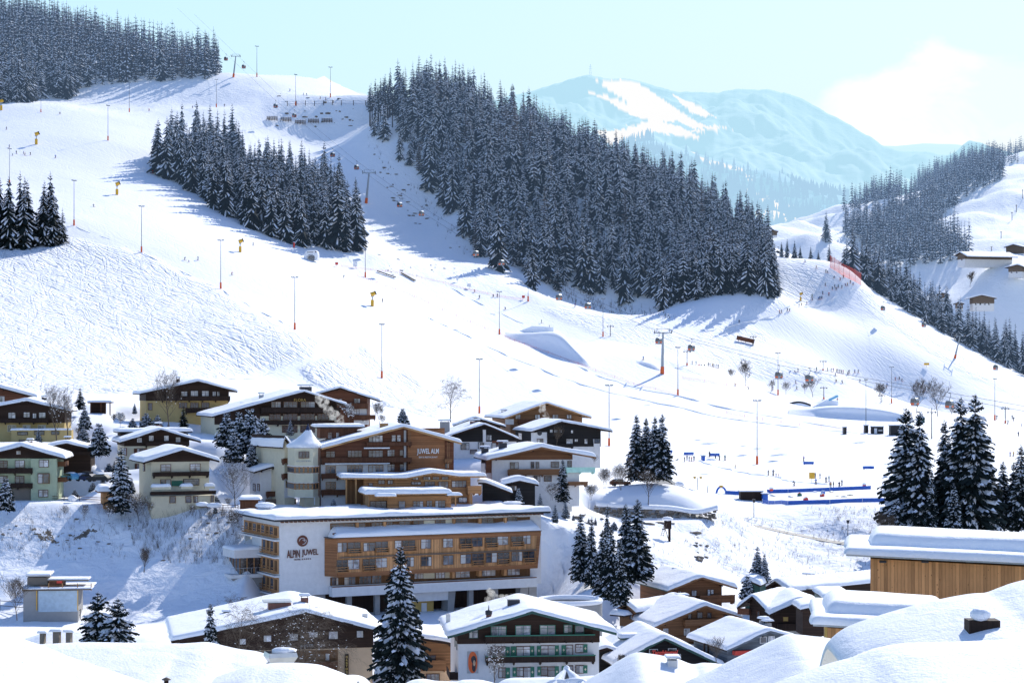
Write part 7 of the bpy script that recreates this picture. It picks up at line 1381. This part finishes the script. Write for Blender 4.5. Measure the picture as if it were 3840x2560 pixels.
for i,(x,yb,yt) in enumerate(BV):
    p=P('B',x,yb,398); p.z=zat(p.x,p.y); plant(('snowy',i%2),p,(yb-yt)/1.568/F*398*1.1,1.3,label='frosted shrub in the garden right of the village',cat='bush',group='frosted shrubs right of the village',name='frosted_shrub')
for i,(v,x,y,w,hh,Y,lb) in enumerate((('A',640,1098,38,34,374,'in front of the green house corner'),('A',1785,1150,60,26,362,'in front of the cream chalet'),('A',1890,1160,70,30,362,'right of the cream chalet terrace'),('A',720,905,60,40,388,'over the cars in the yard'),('N1',380,420,26,22,470,'along the cut road'),('N1',430,460,30,22,468,'beside the twin lantern'),('N1',560,280,30,12,640,'below the pair of benches'),('B',150,775,60,26,360,'on the terrace above the hotel roof'),('B',1600,760,60,16,372,'behind the hotel roof end'))):
    p=P(v,x,y,Y); k=Y/F/VW[v][2]; b=MB(); b.blob((0,0,0),(w*k,w*k*.8,hh*k*.75),seg=14,rings=8,noise=.25,seed=i); o=b.build('snow_heap',MT['snow'],loc=p); tag(o,'rounded heap of shovelled snow '+lb,'snow heap')
def bare_tree(name,label,view,x,yb,yt,Y,spread=.5,levels=5,seed=0,snow=0.,droop=0.,mat='twig',thick=1.,cat='bare tree',stems=1):
    p=P(view,x,yb,Y); H=(yb-yt)/VW[view][2]/F*Y; r=random.Random(seed*13+5); b=MB(); tr=MB(); sn=MB(); rmin=Y/F*(.36 if Y>300 else .55)
    def stem(a,d,ln,rad,lv,main=False):
        n=7 if main else 4; pts=[a]; q=a.copy(); dd=d.copy(); up=.10 if not droop else (.10 if main else -.10*droop*(levels-lv))
        for k in range(n): dd=(dd+Vector((r.uniform(-.14,.14),r.uniform(-.14,.14),r.uniform(-.02,.08)+up*(not main)))).normalized(); q=q+dd*ln/n; pts.append(q.copy())
        (tr if main else b).tube(pts,[max(rad*(1-.85*k/n),rmin*(.9 if main else .55 if lv>1 else .4)) for k in range(n+1)],5 if main else 3,cap=False)
        if snow and not main and lv>=1 and r.random()<snow:
            m=pts[2]; s=Y/F*r.uniform(1.,2.4); sn.blob((m.x,m.y,m.z+s*.3),(s*1.5,s*1.3,s*.8),seg=6,rings=4)
        if lv<=0: return
        nb=int(13+3*spread*4) if main else (6,5,4,3)[min(3,levels-1-lv)]
        for k in range(nb):
            f=(.22+.76*(k+r.random()*.8)/nb) if main else r.uniform(.2,1.); f=min(f,.985); i=min(int(f*n),n-1); base=pts[i].lerp(pts[i+1],f*n-i); az=2.4*k+r.uniform(-.5,.5); side=Vector((math.cos(az),math.sin(az),0))
            e=(.62+.38*spread) if main else .75
            L2=(ln*(.62-.42*f)*(.55+spread)*r.uniform(.75,1.2)) if main else ln*r.uniform(.38,.62)
            nd=(side*spread*1.35+Vector((0,0,.85)) if main else dd*.8+(side+Vector((0,0,r.uniform(-.3,.5))))*.62).normalized(); stem(base,nd,L2,rad*(1-.8*f)*.5,lv-1)
    levels=min(levels,4)
    t=thing(name,label,cat,p)
    for s in range(stems): stem(Vector((r.uniform(-.3,.3)*(stems>1),0,0)),Vector((r.uniform(-.25,.25)*(stems>1),r.uniform(-.2,.2)*(stems>1),1)).normalized(),H*.95,H*.015*thick*(1 if stems==1 else .5),levels if stems==1 else levels-1,True)
    zt=max([v[2] for v in b.v]); k=H/zt; 
    tr.build('trunk',MT[mat],t); b.build('crown',MT[mat],t)
    if sn.v: sn.build('snow_cover',MT['snow'],t)
    t.scale=(k,k,k); return t
BT=[('bare_tree','large spreading bare tree in front of the wide yellow house','A',1490,475,-75,450,.55,5,1,.12),('birch_tree','tall slender bare birch on the snow behind the Juwel Alm roof','B',1237,285,-2,470,.42,5,2),('bare_tree','small bare tree right of the reddish chalet','B',820,295,160,462,.6,4,3,.2),('bare_tree','snow dusted bare tree between the two hotels with gables','B',640,300,165,440,.6,4,4,.3),
 ('bare_tree','big snow lined bare tree left of the white annexe','A',2075,1185,735,365,.7,5,5,.35),('larch_tree','left thin bare larch in front of the yellow chalet','A',500,605,70,405,.35,5,6,.15),('larch_tree','right thin bare larch in front of the yellow chalet','A',600,605,80,408,.35,5,7,.15),('bare_shrub','frosted bush on the bank edge below the cream chalet','A',1225,1300,1010,360,.8,4,8,.3),('bare_shrub','fan shaped leafless bush on the shaded slope','G',1268,575,325,338,.45,4,9),
 ('bare_tree','wide bare tree standing on the snow by the drag lift queue','M3',432,1178,985,800,.5,4,10),('bare_tree','small bare tree left of the wide one by the drag lift','M3',335,1148,1055,810,.5,3,11),('bare_tree','little bare tree left of the mast on the nursery slope','M3',603,1228,1128,790,.5,3,12),('bare_tree','round bare bush right of the mast on the nursery slope','M3',706,1238,1142,780,.8,3,13),('bare_tree','bare bush left of the hanging cabin','M3',835,1232,1152,780,.7,3,14),('bare_tree','bare tree under the hanging cabin behind the black arch','M3',890,1255,1085,760,.5,5,15),
 ('bare_tree','round bare tree above the snow mound','M3',1352,1296,1148,800,.6,5,16),('bare_tree','tall bare tree behind the hanging cabin on the right','M3',1600,1365,1108,700,.55,5,17),('bare_tree','largest bare tree on the right of the flat','M3',1745,1388,1098,690,.6,5,18),('bare_tree','small slanting bare tree before the right hand spruces','M3',1840,1400,1290,680,.5,3,19),('bare_tree','distant bare tree below the far farmhouses','M3',1965,503,392,1550,.4,4,20),
 ('bare_tree','slim bare tree in front of the four tall spruces','N1',200,538,305,420,.5,5,21,.1),('bare_tree','brown bare tree before the black chalet','B',1862,425,298,430,.5,4,22),('bare_shrub','garden shrub left of two behind the glass balcony','B',2145,675,540,398,.7,4,23,.25),('bare_shrub','garden shrub right of two behind the glass balcony','B',2238,685,515,402,.7,4,24,.25),('bare_shrub','frosted garden bush by the garden shed','B',1830,745,630,380,.8,4,25,.4),('bare_shrub','pale frosted bush right of the dark spruce','B',2062,745,640,382,.8,4,26,.3),
 ('birch_tree','bare birch with snow clumps in front of the inn, left one','D',960,1150,300,215,.5,5,27,.05),('birch_tree','drooping bare birch with snow clumps in front of the inn gable','D',1400,1200,360,205,.6,5,28,.16),('birch_tree','low snow clumped birch beside the steel hood','D',1480,1250,520,190,.8,5,29,.10),('birch_tree','bare birch left of the inn, behind its roof edge','D',850,900,260,285,.45,5,30),('bare_tree','leafless weeping tree in front of the tarpaulin','G',150,1000,555,300,.6,5,31),('bare_tree','small bare tree with snow tufts at the corner of the white chalet','E',1065,1150,715,240,.4,4,32,.3),
 ('bare_shrub','bare thicket left of the near right spruces, left bush','F',1020,350,150,412,.45,5,33),('bare_shrub','bare thicket left of the near right spruces, right bush','F',1100,350,160,410,.45,5,34),('bare_shrub','thin bush in front of the bar roof','C',1150,1380,1130,262,.5,3,35),('bare_shrub','rusty leafed bush beside the bar roof','C',330,1420,1290,270,.8,4,36,.1),('bare_shrub','frosted shrub left of the big hotel roof corner','A',2065,1400,1190,352,.6,5,37,.25),('bare_tree','snow tufted bare bush by the carport','A',1060,480,330,440,.6,4,38,.3)]
for q in BT:
    a=list(q)+[0.]*(11-len(q)); bare_tree(a[0],a[1],a[2],a[3],a[4],a[5],a[6],a[7],a[8],a[9],a[10],droop=.6 if 'birch' in a[0] else 0.,cat='bush' if 'shrub' in a[0] else 'bare tree',stems=4 if 'shrub' in a[0] else 1)
for i,(v,x,yb,yt,Y) in enumerate((('A',1320,1240,1120,356),('A',1700,1250,1150,356),('A',960,1290,1130,352),('A',740,1300,1140,352),('A',560,1270,1150,354),('A',1860,1330,1200,350),('A',1960,1300,1180,352),('A',470,980,880,382),('A',880,760,680,400),('A',2010,1180,1080,362),('A',1040,1060,960,372),('A',690,560,470,412),('A',1000,440,350,450),('B',840,300,240,455),('B',2080,530,470,415),('B',2300,560,490,430),('B',1480,560,500,412))):
    bare_tree('bare_shrub','dark leafless shrub standing among the upper chalets and on their bank',v,x,yb,yt,Y,.7,3,60+i,.15,cat='bush',stems=3)['group']='leafless shrubs around the upper chalets'
# dry stalks and rocks on the banks (nobody could count them)
b=MB(); rr=random.Random(77)
REG=[([(1640,1175),(1750,1195),(1990,1225),(2060,1200),(2060,1330),(1900,1340),(1700,1330),(1560,1250)],900,355,520,1.3),([(1850,1165),(2050,1160),(2060,1230),(1900,1215)],260,400,520,1.3),([(250,1165),(560,1170),(560,1300),(330,1290)],760,320,420,2.2),([(0,1165),(250,1165),(300,1290),(0,1290)],260,320,420,1.4),([(1290,650),(1400,690),(1520,715),(1560,735),(1400,720),(1290,690)],500,1000,1250,3.5),([(830,300),(900,370),(1000,460),(1090,590),(1060,600),(960,470),(860,370)],400,1100,1450,3.),([(1340,1280),(1450,1230),(1600,1280),(1620,1320)],200,330,420,1.2)]
for poly,n,y0,y1,hh in REG:
    us=[p[0] for p in poly]; vs=[p[1] for p in poly]; k=0
    while k<n:
        u=rr.uniform(min(us),max(us)); v=rr.uniform(min(vs),max(vs)); k+=1
        if not inpoly(np.array([u]),np.array([v]),poly)[0]: continue
        p=hit('S',u,v,y0,y1); m=rr.randrange(2,6); h1=hh*rr.uniform(.35,1.2); w=p.y/F*.24
        for j in range(m):
            d=Vector((rr.uniform(-.45,.45),rr.uniform(-.3,.3),1))*h1*rr.uniform(.6,1.1); a=p+Vector((rr.uniform(-.2,.2),0,-.1)); c=a+d; b.add([a+Vector((-w,0,0)),a+Vector((w,0,0)),c+Vector((w*.4,0,0)),c+Vector((-w*.4,0,0))],[(0,1,2,3)])
            if rr.random()<.5: e=a.lerp(c,.5); f_=e+Vector((rr.uniform(-.5,.5),0,.5))*h1*.6; b.add([e+Vector((-w*.6,0,0)),e+Vector((w*.6,0,0)),f_],[(0,1,2)])
o=b.build('dry_brushwood',MT['twig']); tag(o,'dry stalks and brushwood poking out of the snowy banks','brushwood',kind='stuff')
b=MB()
for poly,n,y0,y1,s in (([(20,1190),(300,1190),(330,1240),(200,1262),(0,1240)],10,320,420,.5),([(850,330),(1070,560),(1080,600),(900,480)],60,1100,1450,1.3),([(1290,1170),(1640,1190),(1560,1230),(1300,1210)],14,340,440,.8),([(420,1190),(560,1180),(560,1260),(430,1250)],7,330,400,.5),([(850,580),(1050,610),(1080,640),(900,640)],14,1000,1300,1.),([(610,210),(820,230),(820,300),(620,300)],16,1300,1500,1.5),([(1580,1210),(1660,1250),(1600,1300)],16,340,420,.7)):
    us=[p[0] for p in poly]; vs=[p[1] for p in poly]
    for k in range(n*2):
        u=rr.uniform(min(us),max(us)); v=rr.uniform(min(vs),max(vs))
        if not inpoly(np.array([u]),np.array([v]),poly)[0]: continue
        p=hit('S',u,v,y0,y1); q=s*rr.uniform(.3,1.1); b.blob((p.x,p.y,p.z-q*.15),(q*rr.uniform(.8,1.8),q,q*rr.uniform(.35,.6)),seg=6,rings=4,noise=.5,seed=k)
o=b.build('scattered_rocks',MT['stone']); tag(o,'dark stones and earth clods showing through the snow','rocks',kind='stuff')
rail('garden_fence','low wooden fence along the top of the bank below the cream chalet','fence',[('A',1070,1172,360,385),('A',1330,1178,360,385),('A',1700,1188,360,385),('A',2100,1200,358,385)],.9,'w_rail','w_rail',.07,False,2.5)
rail('garden_fence','thin fence in front of the green house yard','fence',[('A',20,1112,360,385),('A',300,1112,360,385),('A',700,1120,360,385),('A',900,1130,360,385)],.8,'w_rail','w_rail',.06,False,3.5)
rail('mesh_fence','low mesh fence below the tarpaulin building','fence',[('G',0,905,300,345),('G',240,925,300,345),('G',480,960,300,345),('G',710,990,300,345)],1.6,'dark','dark',.05,False,4.)
# smoke and steam: small clouds of vapour
def steam(label,view,pts,Y,dens,seed):
    """soft vapour: a chain of overlapping translucent volumes"""
    P0=[P(view,x,y,Y) for x,y,r in pts]; o0=P0[0]; b=MB()
    for i,((x,y,r),q) in enumerate(zip(pts,P0)): rr_=r/VW[view][2]/F*Y; b.blob(tuple(q-o0),(rr_,rr_,rr_*.9),seg=12,rings=8,noise=.12,seed=seed+i)
    m=bpy.data.materials.new('vapour'); m.use_nodes=True; nt=m.node_tree; nt.nodes.clear(); out=nt.nodes.new('ShaderNodeOutputMaterial'); v=nt.nodes.new('ShaderNodeVolumePrincipled'); v.inputs['Color'].default_value=(1,.97,.92,1); v.inputs['Anisotropy'].default_value=.5
    n=noise(nt,coords(nt),.9,3,.6,.6); f=mth(nt,'MULTIPLY',mth(nt,'MAXIMUM',mth(nt,'SUBTRACT',n,.47),0.),dens*9); L(nt,f,v.inputs['Density']); v.inputs['Emission Color'].default_value=(1,.95,.88,1); L(nt,mth(nt,'MULTIPLY',f,.10),v.inputs['Emission Strength']); L(nt,v.outputs[0],out.inputs['Volume'])
    o=b.build('steam_cloud',m,loc=o0); tag(o,label,'steam'); return o
steam('steam drifting off the chimney of the green shuttered chalet','E',[(1215,310,22),(1180,320,28),(1130,325,34),(1075,325,38),(1040,290,40),(1010,345,36),(1015,260,30)],276,1.1,1)
steam('white steam rising behind the Juwel Alm roof before the hotel with gold letters','B',[(600,285,22),(580,262,34),(555,245,36),(520,215,34),(490,170,38),(470,150,34)],430,.8,2)
steam('smoke puff in front of the honey brown guesthouse gable','B',[(1810,255,14),(1795,240,20),(1778,215,24),(1778,190,22)],452,.8,3)
# ---------------------------------------------------------------- far mountains in haze
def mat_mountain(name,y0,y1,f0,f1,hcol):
    m,nt,b,out=newmat(name); co=coords(nt); at=N(nt,'ShaderNodeAttribute',attribute_name='sunlit_and_woods'); sx=nt.nodes.new('ShaderNodeSeparateColor'); L(nt,at.outputs['Color'],sx.inputs[0])
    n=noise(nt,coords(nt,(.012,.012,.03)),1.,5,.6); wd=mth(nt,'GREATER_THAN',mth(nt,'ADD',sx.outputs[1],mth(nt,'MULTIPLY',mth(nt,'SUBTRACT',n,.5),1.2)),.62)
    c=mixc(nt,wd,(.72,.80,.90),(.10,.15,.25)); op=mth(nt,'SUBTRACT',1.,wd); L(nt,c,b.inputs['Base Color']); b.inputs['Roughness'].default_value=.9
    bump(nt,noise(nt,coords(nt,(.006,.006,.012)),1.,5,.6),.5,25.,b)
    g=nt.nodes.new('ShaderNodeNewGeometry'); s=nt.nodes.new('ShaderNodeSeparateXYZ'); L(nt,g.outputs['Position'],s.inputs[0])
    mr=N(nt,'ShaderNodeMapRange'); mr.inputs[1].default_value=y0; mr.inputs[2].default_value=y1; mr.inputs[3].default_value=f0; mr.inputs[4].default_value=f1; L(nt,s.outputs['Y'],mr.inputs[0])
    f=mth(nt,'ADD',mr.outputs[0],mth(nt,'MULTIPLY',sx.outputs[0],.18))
    e=N(nt,'ShaderNodeEmission'); L(nt,mixc(nt,sx.outputs[0],hcol,(1.,1.,1.)),e.inputs[0]); e.inputs[1].default_value=1.  # sunlight on the snowfields is mixed in as white emission
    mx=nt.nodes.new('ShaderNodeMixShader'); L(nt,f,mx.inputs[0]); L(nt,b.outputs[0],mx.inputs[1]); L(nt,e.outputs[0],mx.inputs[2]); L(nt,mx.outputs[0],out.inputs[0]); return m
def mountain(name,sil,Y,Yf,vf,mat,nu=240,nv=70,rough=1.,sunlit_snow=(),woods=(),seed=0):
    """ridge at distance Y with crest heights read from the skyline; falls towards the viewer down to Yf"""
    us=np.linspace(sil[0][0],sil[-1][0],nu); vs=np.interp(us,[p[0] for p in sil],[p[1] for p in sil]); vs=vs+rough*3.0*fbm(us/26+seed,us*0+seed,4)
    V=np.zeros((nv,nu,3)); Uv=np.zeros((nv,nu)); Vv=np.zeros((nv,nu))
    for j in range(nv):
        f=(j-6)/(nv-7); 
        if j<6: y=Y+(6-j)*Y*.02; z=(HV-vs/.6125)/F*Y-(6-j)*Y*.014
        else:
            y=Y+(Yf-Y)*f; zc=(HV-vs/.6125)/F*Y; zf=(HV-(np.interp(us,[p[0] for p in vf],[p[1] for p in vf]))/.6125)/F*Yf; z=zc+(zf-zc)*(f**.85)
        x=(us/.6125-CX)/F*y; k=min(1,abs(j-6)/10); z=z+k*(fbm(x/(Y*.05)+seed,np.full(nu,y/(Y*.07)),5)*Y*.018*rough); V[j,:,0]=x; V[j,:,1]=y; V[j,:,2]=z
        Uv[j]=us; Vv[j]=(HV-z/y*F)*.6125
    i=np.arange(nu*nv).reshape(nv,nu); o=np_mesh(name,V.reshape(-1,3),np.stack([i[:-1,:-1],i[:-1,1:],i[1:,1:],i[1:,:-1]],-1).reshape(-1,4),mat); tag(o,kind='structure')
    a=o.data.color_attributes.new('sunlit_and_woods','FLOAT_COLOR','POINT'); c=np.zeros((nu*nv,4),np.float32); c[:,3]=1; w=9*fbm((Uv+Vv*1.3)/34,(Vv-Uv*.55)/5,4)
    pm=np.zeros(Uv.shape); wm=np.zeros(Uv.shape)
    for p in sunlit_snow: pm=np.maximum(pm,inpoly(Uv+w*1.6,Vv+w,p))  # outlines of sunlit snow faces, their brightness painted into the colour
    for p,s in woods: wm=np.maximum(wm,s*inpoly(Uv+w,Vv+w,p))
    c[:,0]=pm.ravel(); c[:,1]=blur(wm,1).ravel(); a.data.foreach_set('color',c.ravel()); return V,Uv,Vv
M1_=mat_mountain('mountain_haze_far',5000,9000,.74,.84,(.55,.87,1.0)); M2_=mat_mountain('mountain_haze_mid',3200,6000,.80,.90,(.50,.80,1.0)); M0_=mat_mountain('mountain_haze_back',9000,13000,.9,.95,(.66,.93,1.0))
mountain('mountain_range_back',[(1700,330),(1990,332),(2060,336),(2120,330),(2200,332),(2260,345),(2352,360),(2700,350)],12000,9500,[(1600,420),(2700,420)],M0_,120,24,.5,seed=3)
mountain('mountain_peak_left',[(600,232),(660,205),(700,190),(720,184),(745,174),(765,188),(800,202),(840,212),(900,235),(960,260)],7500,6000,[(600,300),(960,300)],M1_,110,24,.8,sunlit_snow=[[(700,195),(745,172),(790,200),(840,220),(740,215)]],seed=5)
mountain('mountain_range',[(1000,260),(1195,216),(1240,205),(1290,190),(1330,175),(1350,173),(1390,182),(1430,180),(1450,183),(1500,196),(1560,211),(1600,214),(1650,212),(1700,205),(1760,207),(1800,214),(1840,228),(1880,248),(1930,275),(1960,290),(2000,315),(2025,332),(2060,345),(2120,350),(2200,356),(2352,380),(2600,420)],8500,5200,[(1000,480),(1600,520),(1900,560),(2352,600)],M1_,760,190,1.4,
 sunlit_snow=[[(1372,188),(1430,182),(1470,192),(1540,240),(1600,280),(1640,292),(1600,300),(1560,280),(1500,280),(1440,262),(1400,235),(1352,215),(1400,222),(1440,235),(1395,205)],[(1540,215),(1600,240),(1645,270),(1590,262)],[(1370,302),(1440,292),(1500,275),(1560,290),(1620,320),(1580,318),(1500,300),(1480,325),(1400,335)],[(1560,300),(1620,305),(1640,290),(1690,300),(1600,300)]],seed=11)
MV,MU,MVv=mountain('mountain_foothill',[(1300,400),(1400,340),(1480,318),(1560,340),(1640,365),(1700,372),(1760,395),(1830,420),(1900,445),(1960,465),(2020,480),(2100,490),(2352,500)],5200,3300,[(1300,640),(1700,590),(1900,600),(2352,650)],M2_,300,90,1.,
 sunlit_snow=[[(1600,360),(1660,375),(1720,390),(1690,392),(1620,372)],[(1560,330),(1600,345),(1590,350)],[(1700,395),(1740,410),(1720,415)],[(1700,430),(1760,450),(1850,485),(1900,500),(1820,510),(1740,500),(1680,490),(1740,485),(1760,470)]],woods=[([(1400,345),(1500,330),(1640,372),(1760,400),(1960,470),(2100,495),(2100,560),(1700,520),(1400,470)],.72)],seed=17)
# hazy woods on the foothill (far off, reads as one mass) and on the valley slopes
def far_wood(name,label,n,test,hh,mat,seed,src):
    r=np.random.default_rng(seed); V0,U0,W0=src; ny,nx=U0.shape; out=[];fs=[];off=0; ms=[]; k=0; tries=0
    cone=[(0,0,1)]
    while k<n and tries<n*12:
        tries+=1; j=r.integers(8,ny-1); i=r.integers(0,nx-1); 
        if not test(U0[j,i],W0[j,i]): continue
        a,c=r.random(),r.random(); p=V0[j,i]*(1-a)*(1-c)+V0[j,i+1]*a*(1-c)+V0[j+1 if j+1<ny else j,i]*(1-a)*c+V0[j+1 if j+1<ny else j,min(i+1,nx-1)]*a*c
        h=hh*r.uniform(.7,1.3); w=h*.17; q=r.uniform(0,6); 
        for lv,(z0,z1,w0) in enumerate(((.05,.5,1.),(.35,.8,.7),(.62,1.,.42))):
            ring=[(p[0]+w*w0*math.cos(q+2*PI*s/5)*(1+.3*r.random()),p[1]+w*w0*math.sin(q+2*PI*s/5),p[2]+h*z0) for s in range(5)]; out.extend(ring); out.append((p[0],p[1],p[2]+h*z1))
            for s in range(5): fs.append((off+s,off+(s+1)%5,off+5,off+5))
            off+=6
        k+=1
    me=bpy.data.meshes.new(name); me.from_pydata(out,[],[(a,b,c) for a,b,c,d in fs]); me.materials.append(mat); o=bpy.data.objects.new(name,me); link(o); tag(o,label,'forest',kind='stuff')
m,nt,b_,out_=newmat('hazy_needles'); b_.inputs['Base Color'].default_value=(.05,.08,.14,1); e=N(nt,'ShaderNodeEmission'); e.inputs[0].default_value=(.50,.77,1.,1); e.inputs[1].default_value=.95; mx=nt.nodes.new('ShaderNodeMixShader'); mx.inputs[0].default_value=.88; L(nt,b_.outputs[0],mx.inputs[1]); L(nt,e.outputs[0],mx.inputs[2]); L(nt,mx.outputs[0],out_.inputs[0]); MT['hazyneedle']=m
far_wood('hazy_forest','pale blue mass of far conifers fading in the haze on the foothill',2600,lambda u,v:(v>330+ (u-1480)*.27 or u<1500) and 1380<u<2150 and v<560 and vnoise(np.array([u/22.]),np.array([v/12.]))[0]>-.22,26,m,5,(MV,MU,MVv))
def lattice(label,view,x,yb,yt,Y):
    p=P(view,x,yb,Y); H=(yb-yt)/VW[view][2]/F*Y; t=thing('power_pylon',label,'pylon',p); w=H*.10; b=MB(); th=Y/F*.7
    for q in (-1,1): b.bar((q*w,0,0),(q*w*.15,0,H),th)
    for k in range(6): z0=H*k/6; z1=H*(k+1)/6; a=w*(1-.85*k/6); c=w*(1-.85*(k+1)/6); b.bar((-a,0,z0),(c,0,z1),th*.6); b.bar((a,0,z0),(-c,0,z1),th*.6)
    b.build('lattice',MT['pyl'],t); b=MB(); [b.bar((-w*s,0,H*f),(w*s,0,H*f),th) for f,s in ((.62,1.6),(.8,1.2))]; b.build('crossarm',MT['pyl'],t)
m2=m.copy(); m2.name='hazy_steel'; MT['pyl']=m2
lattice('faint lattice pylon on the hazy mountain summit','S',1356,174,148,8480); lattice('lattice power pylon rising behind the dense forest','S',1681,500,432,2300)
for i,(x,yb,yt) in enumerate(((3706,708,600),)): pass
POL2=[('N2',1120,697,643),('N2',1088,757,695),('N2',1166,597,530),('N2',1008,890,838),('N2',937,983,950)]
for i,(v,x,yb,yt) in enumerate(POL2):
    p=hit(v,x,yb,1500,2700); H=(yb-yt)/VW[v][2]/F*p.y; t=thing('utility_pole',['upper middle','paired','highest','lower','lowest'][i]+' thin utility pole on the far right slope','utility pole',p); b=MB(); b.tube([(0,0,0),(0,0,H)],.3,5); b.build('pole',MT['dark'],t); b=MB(); b.bar((-1.2,0,H*.9),(1.2,0,H*.9),.25); b.build('crossarm',MT['dark'],t)
build_ground()
for o in SC.objects:
    if 'label' in o and len(o['label'].split())>16: print('LONG',o.name,'|',o['label'])
print('built',len(bpy.data.objects),'objects in',round(time.time()-T_START,1))
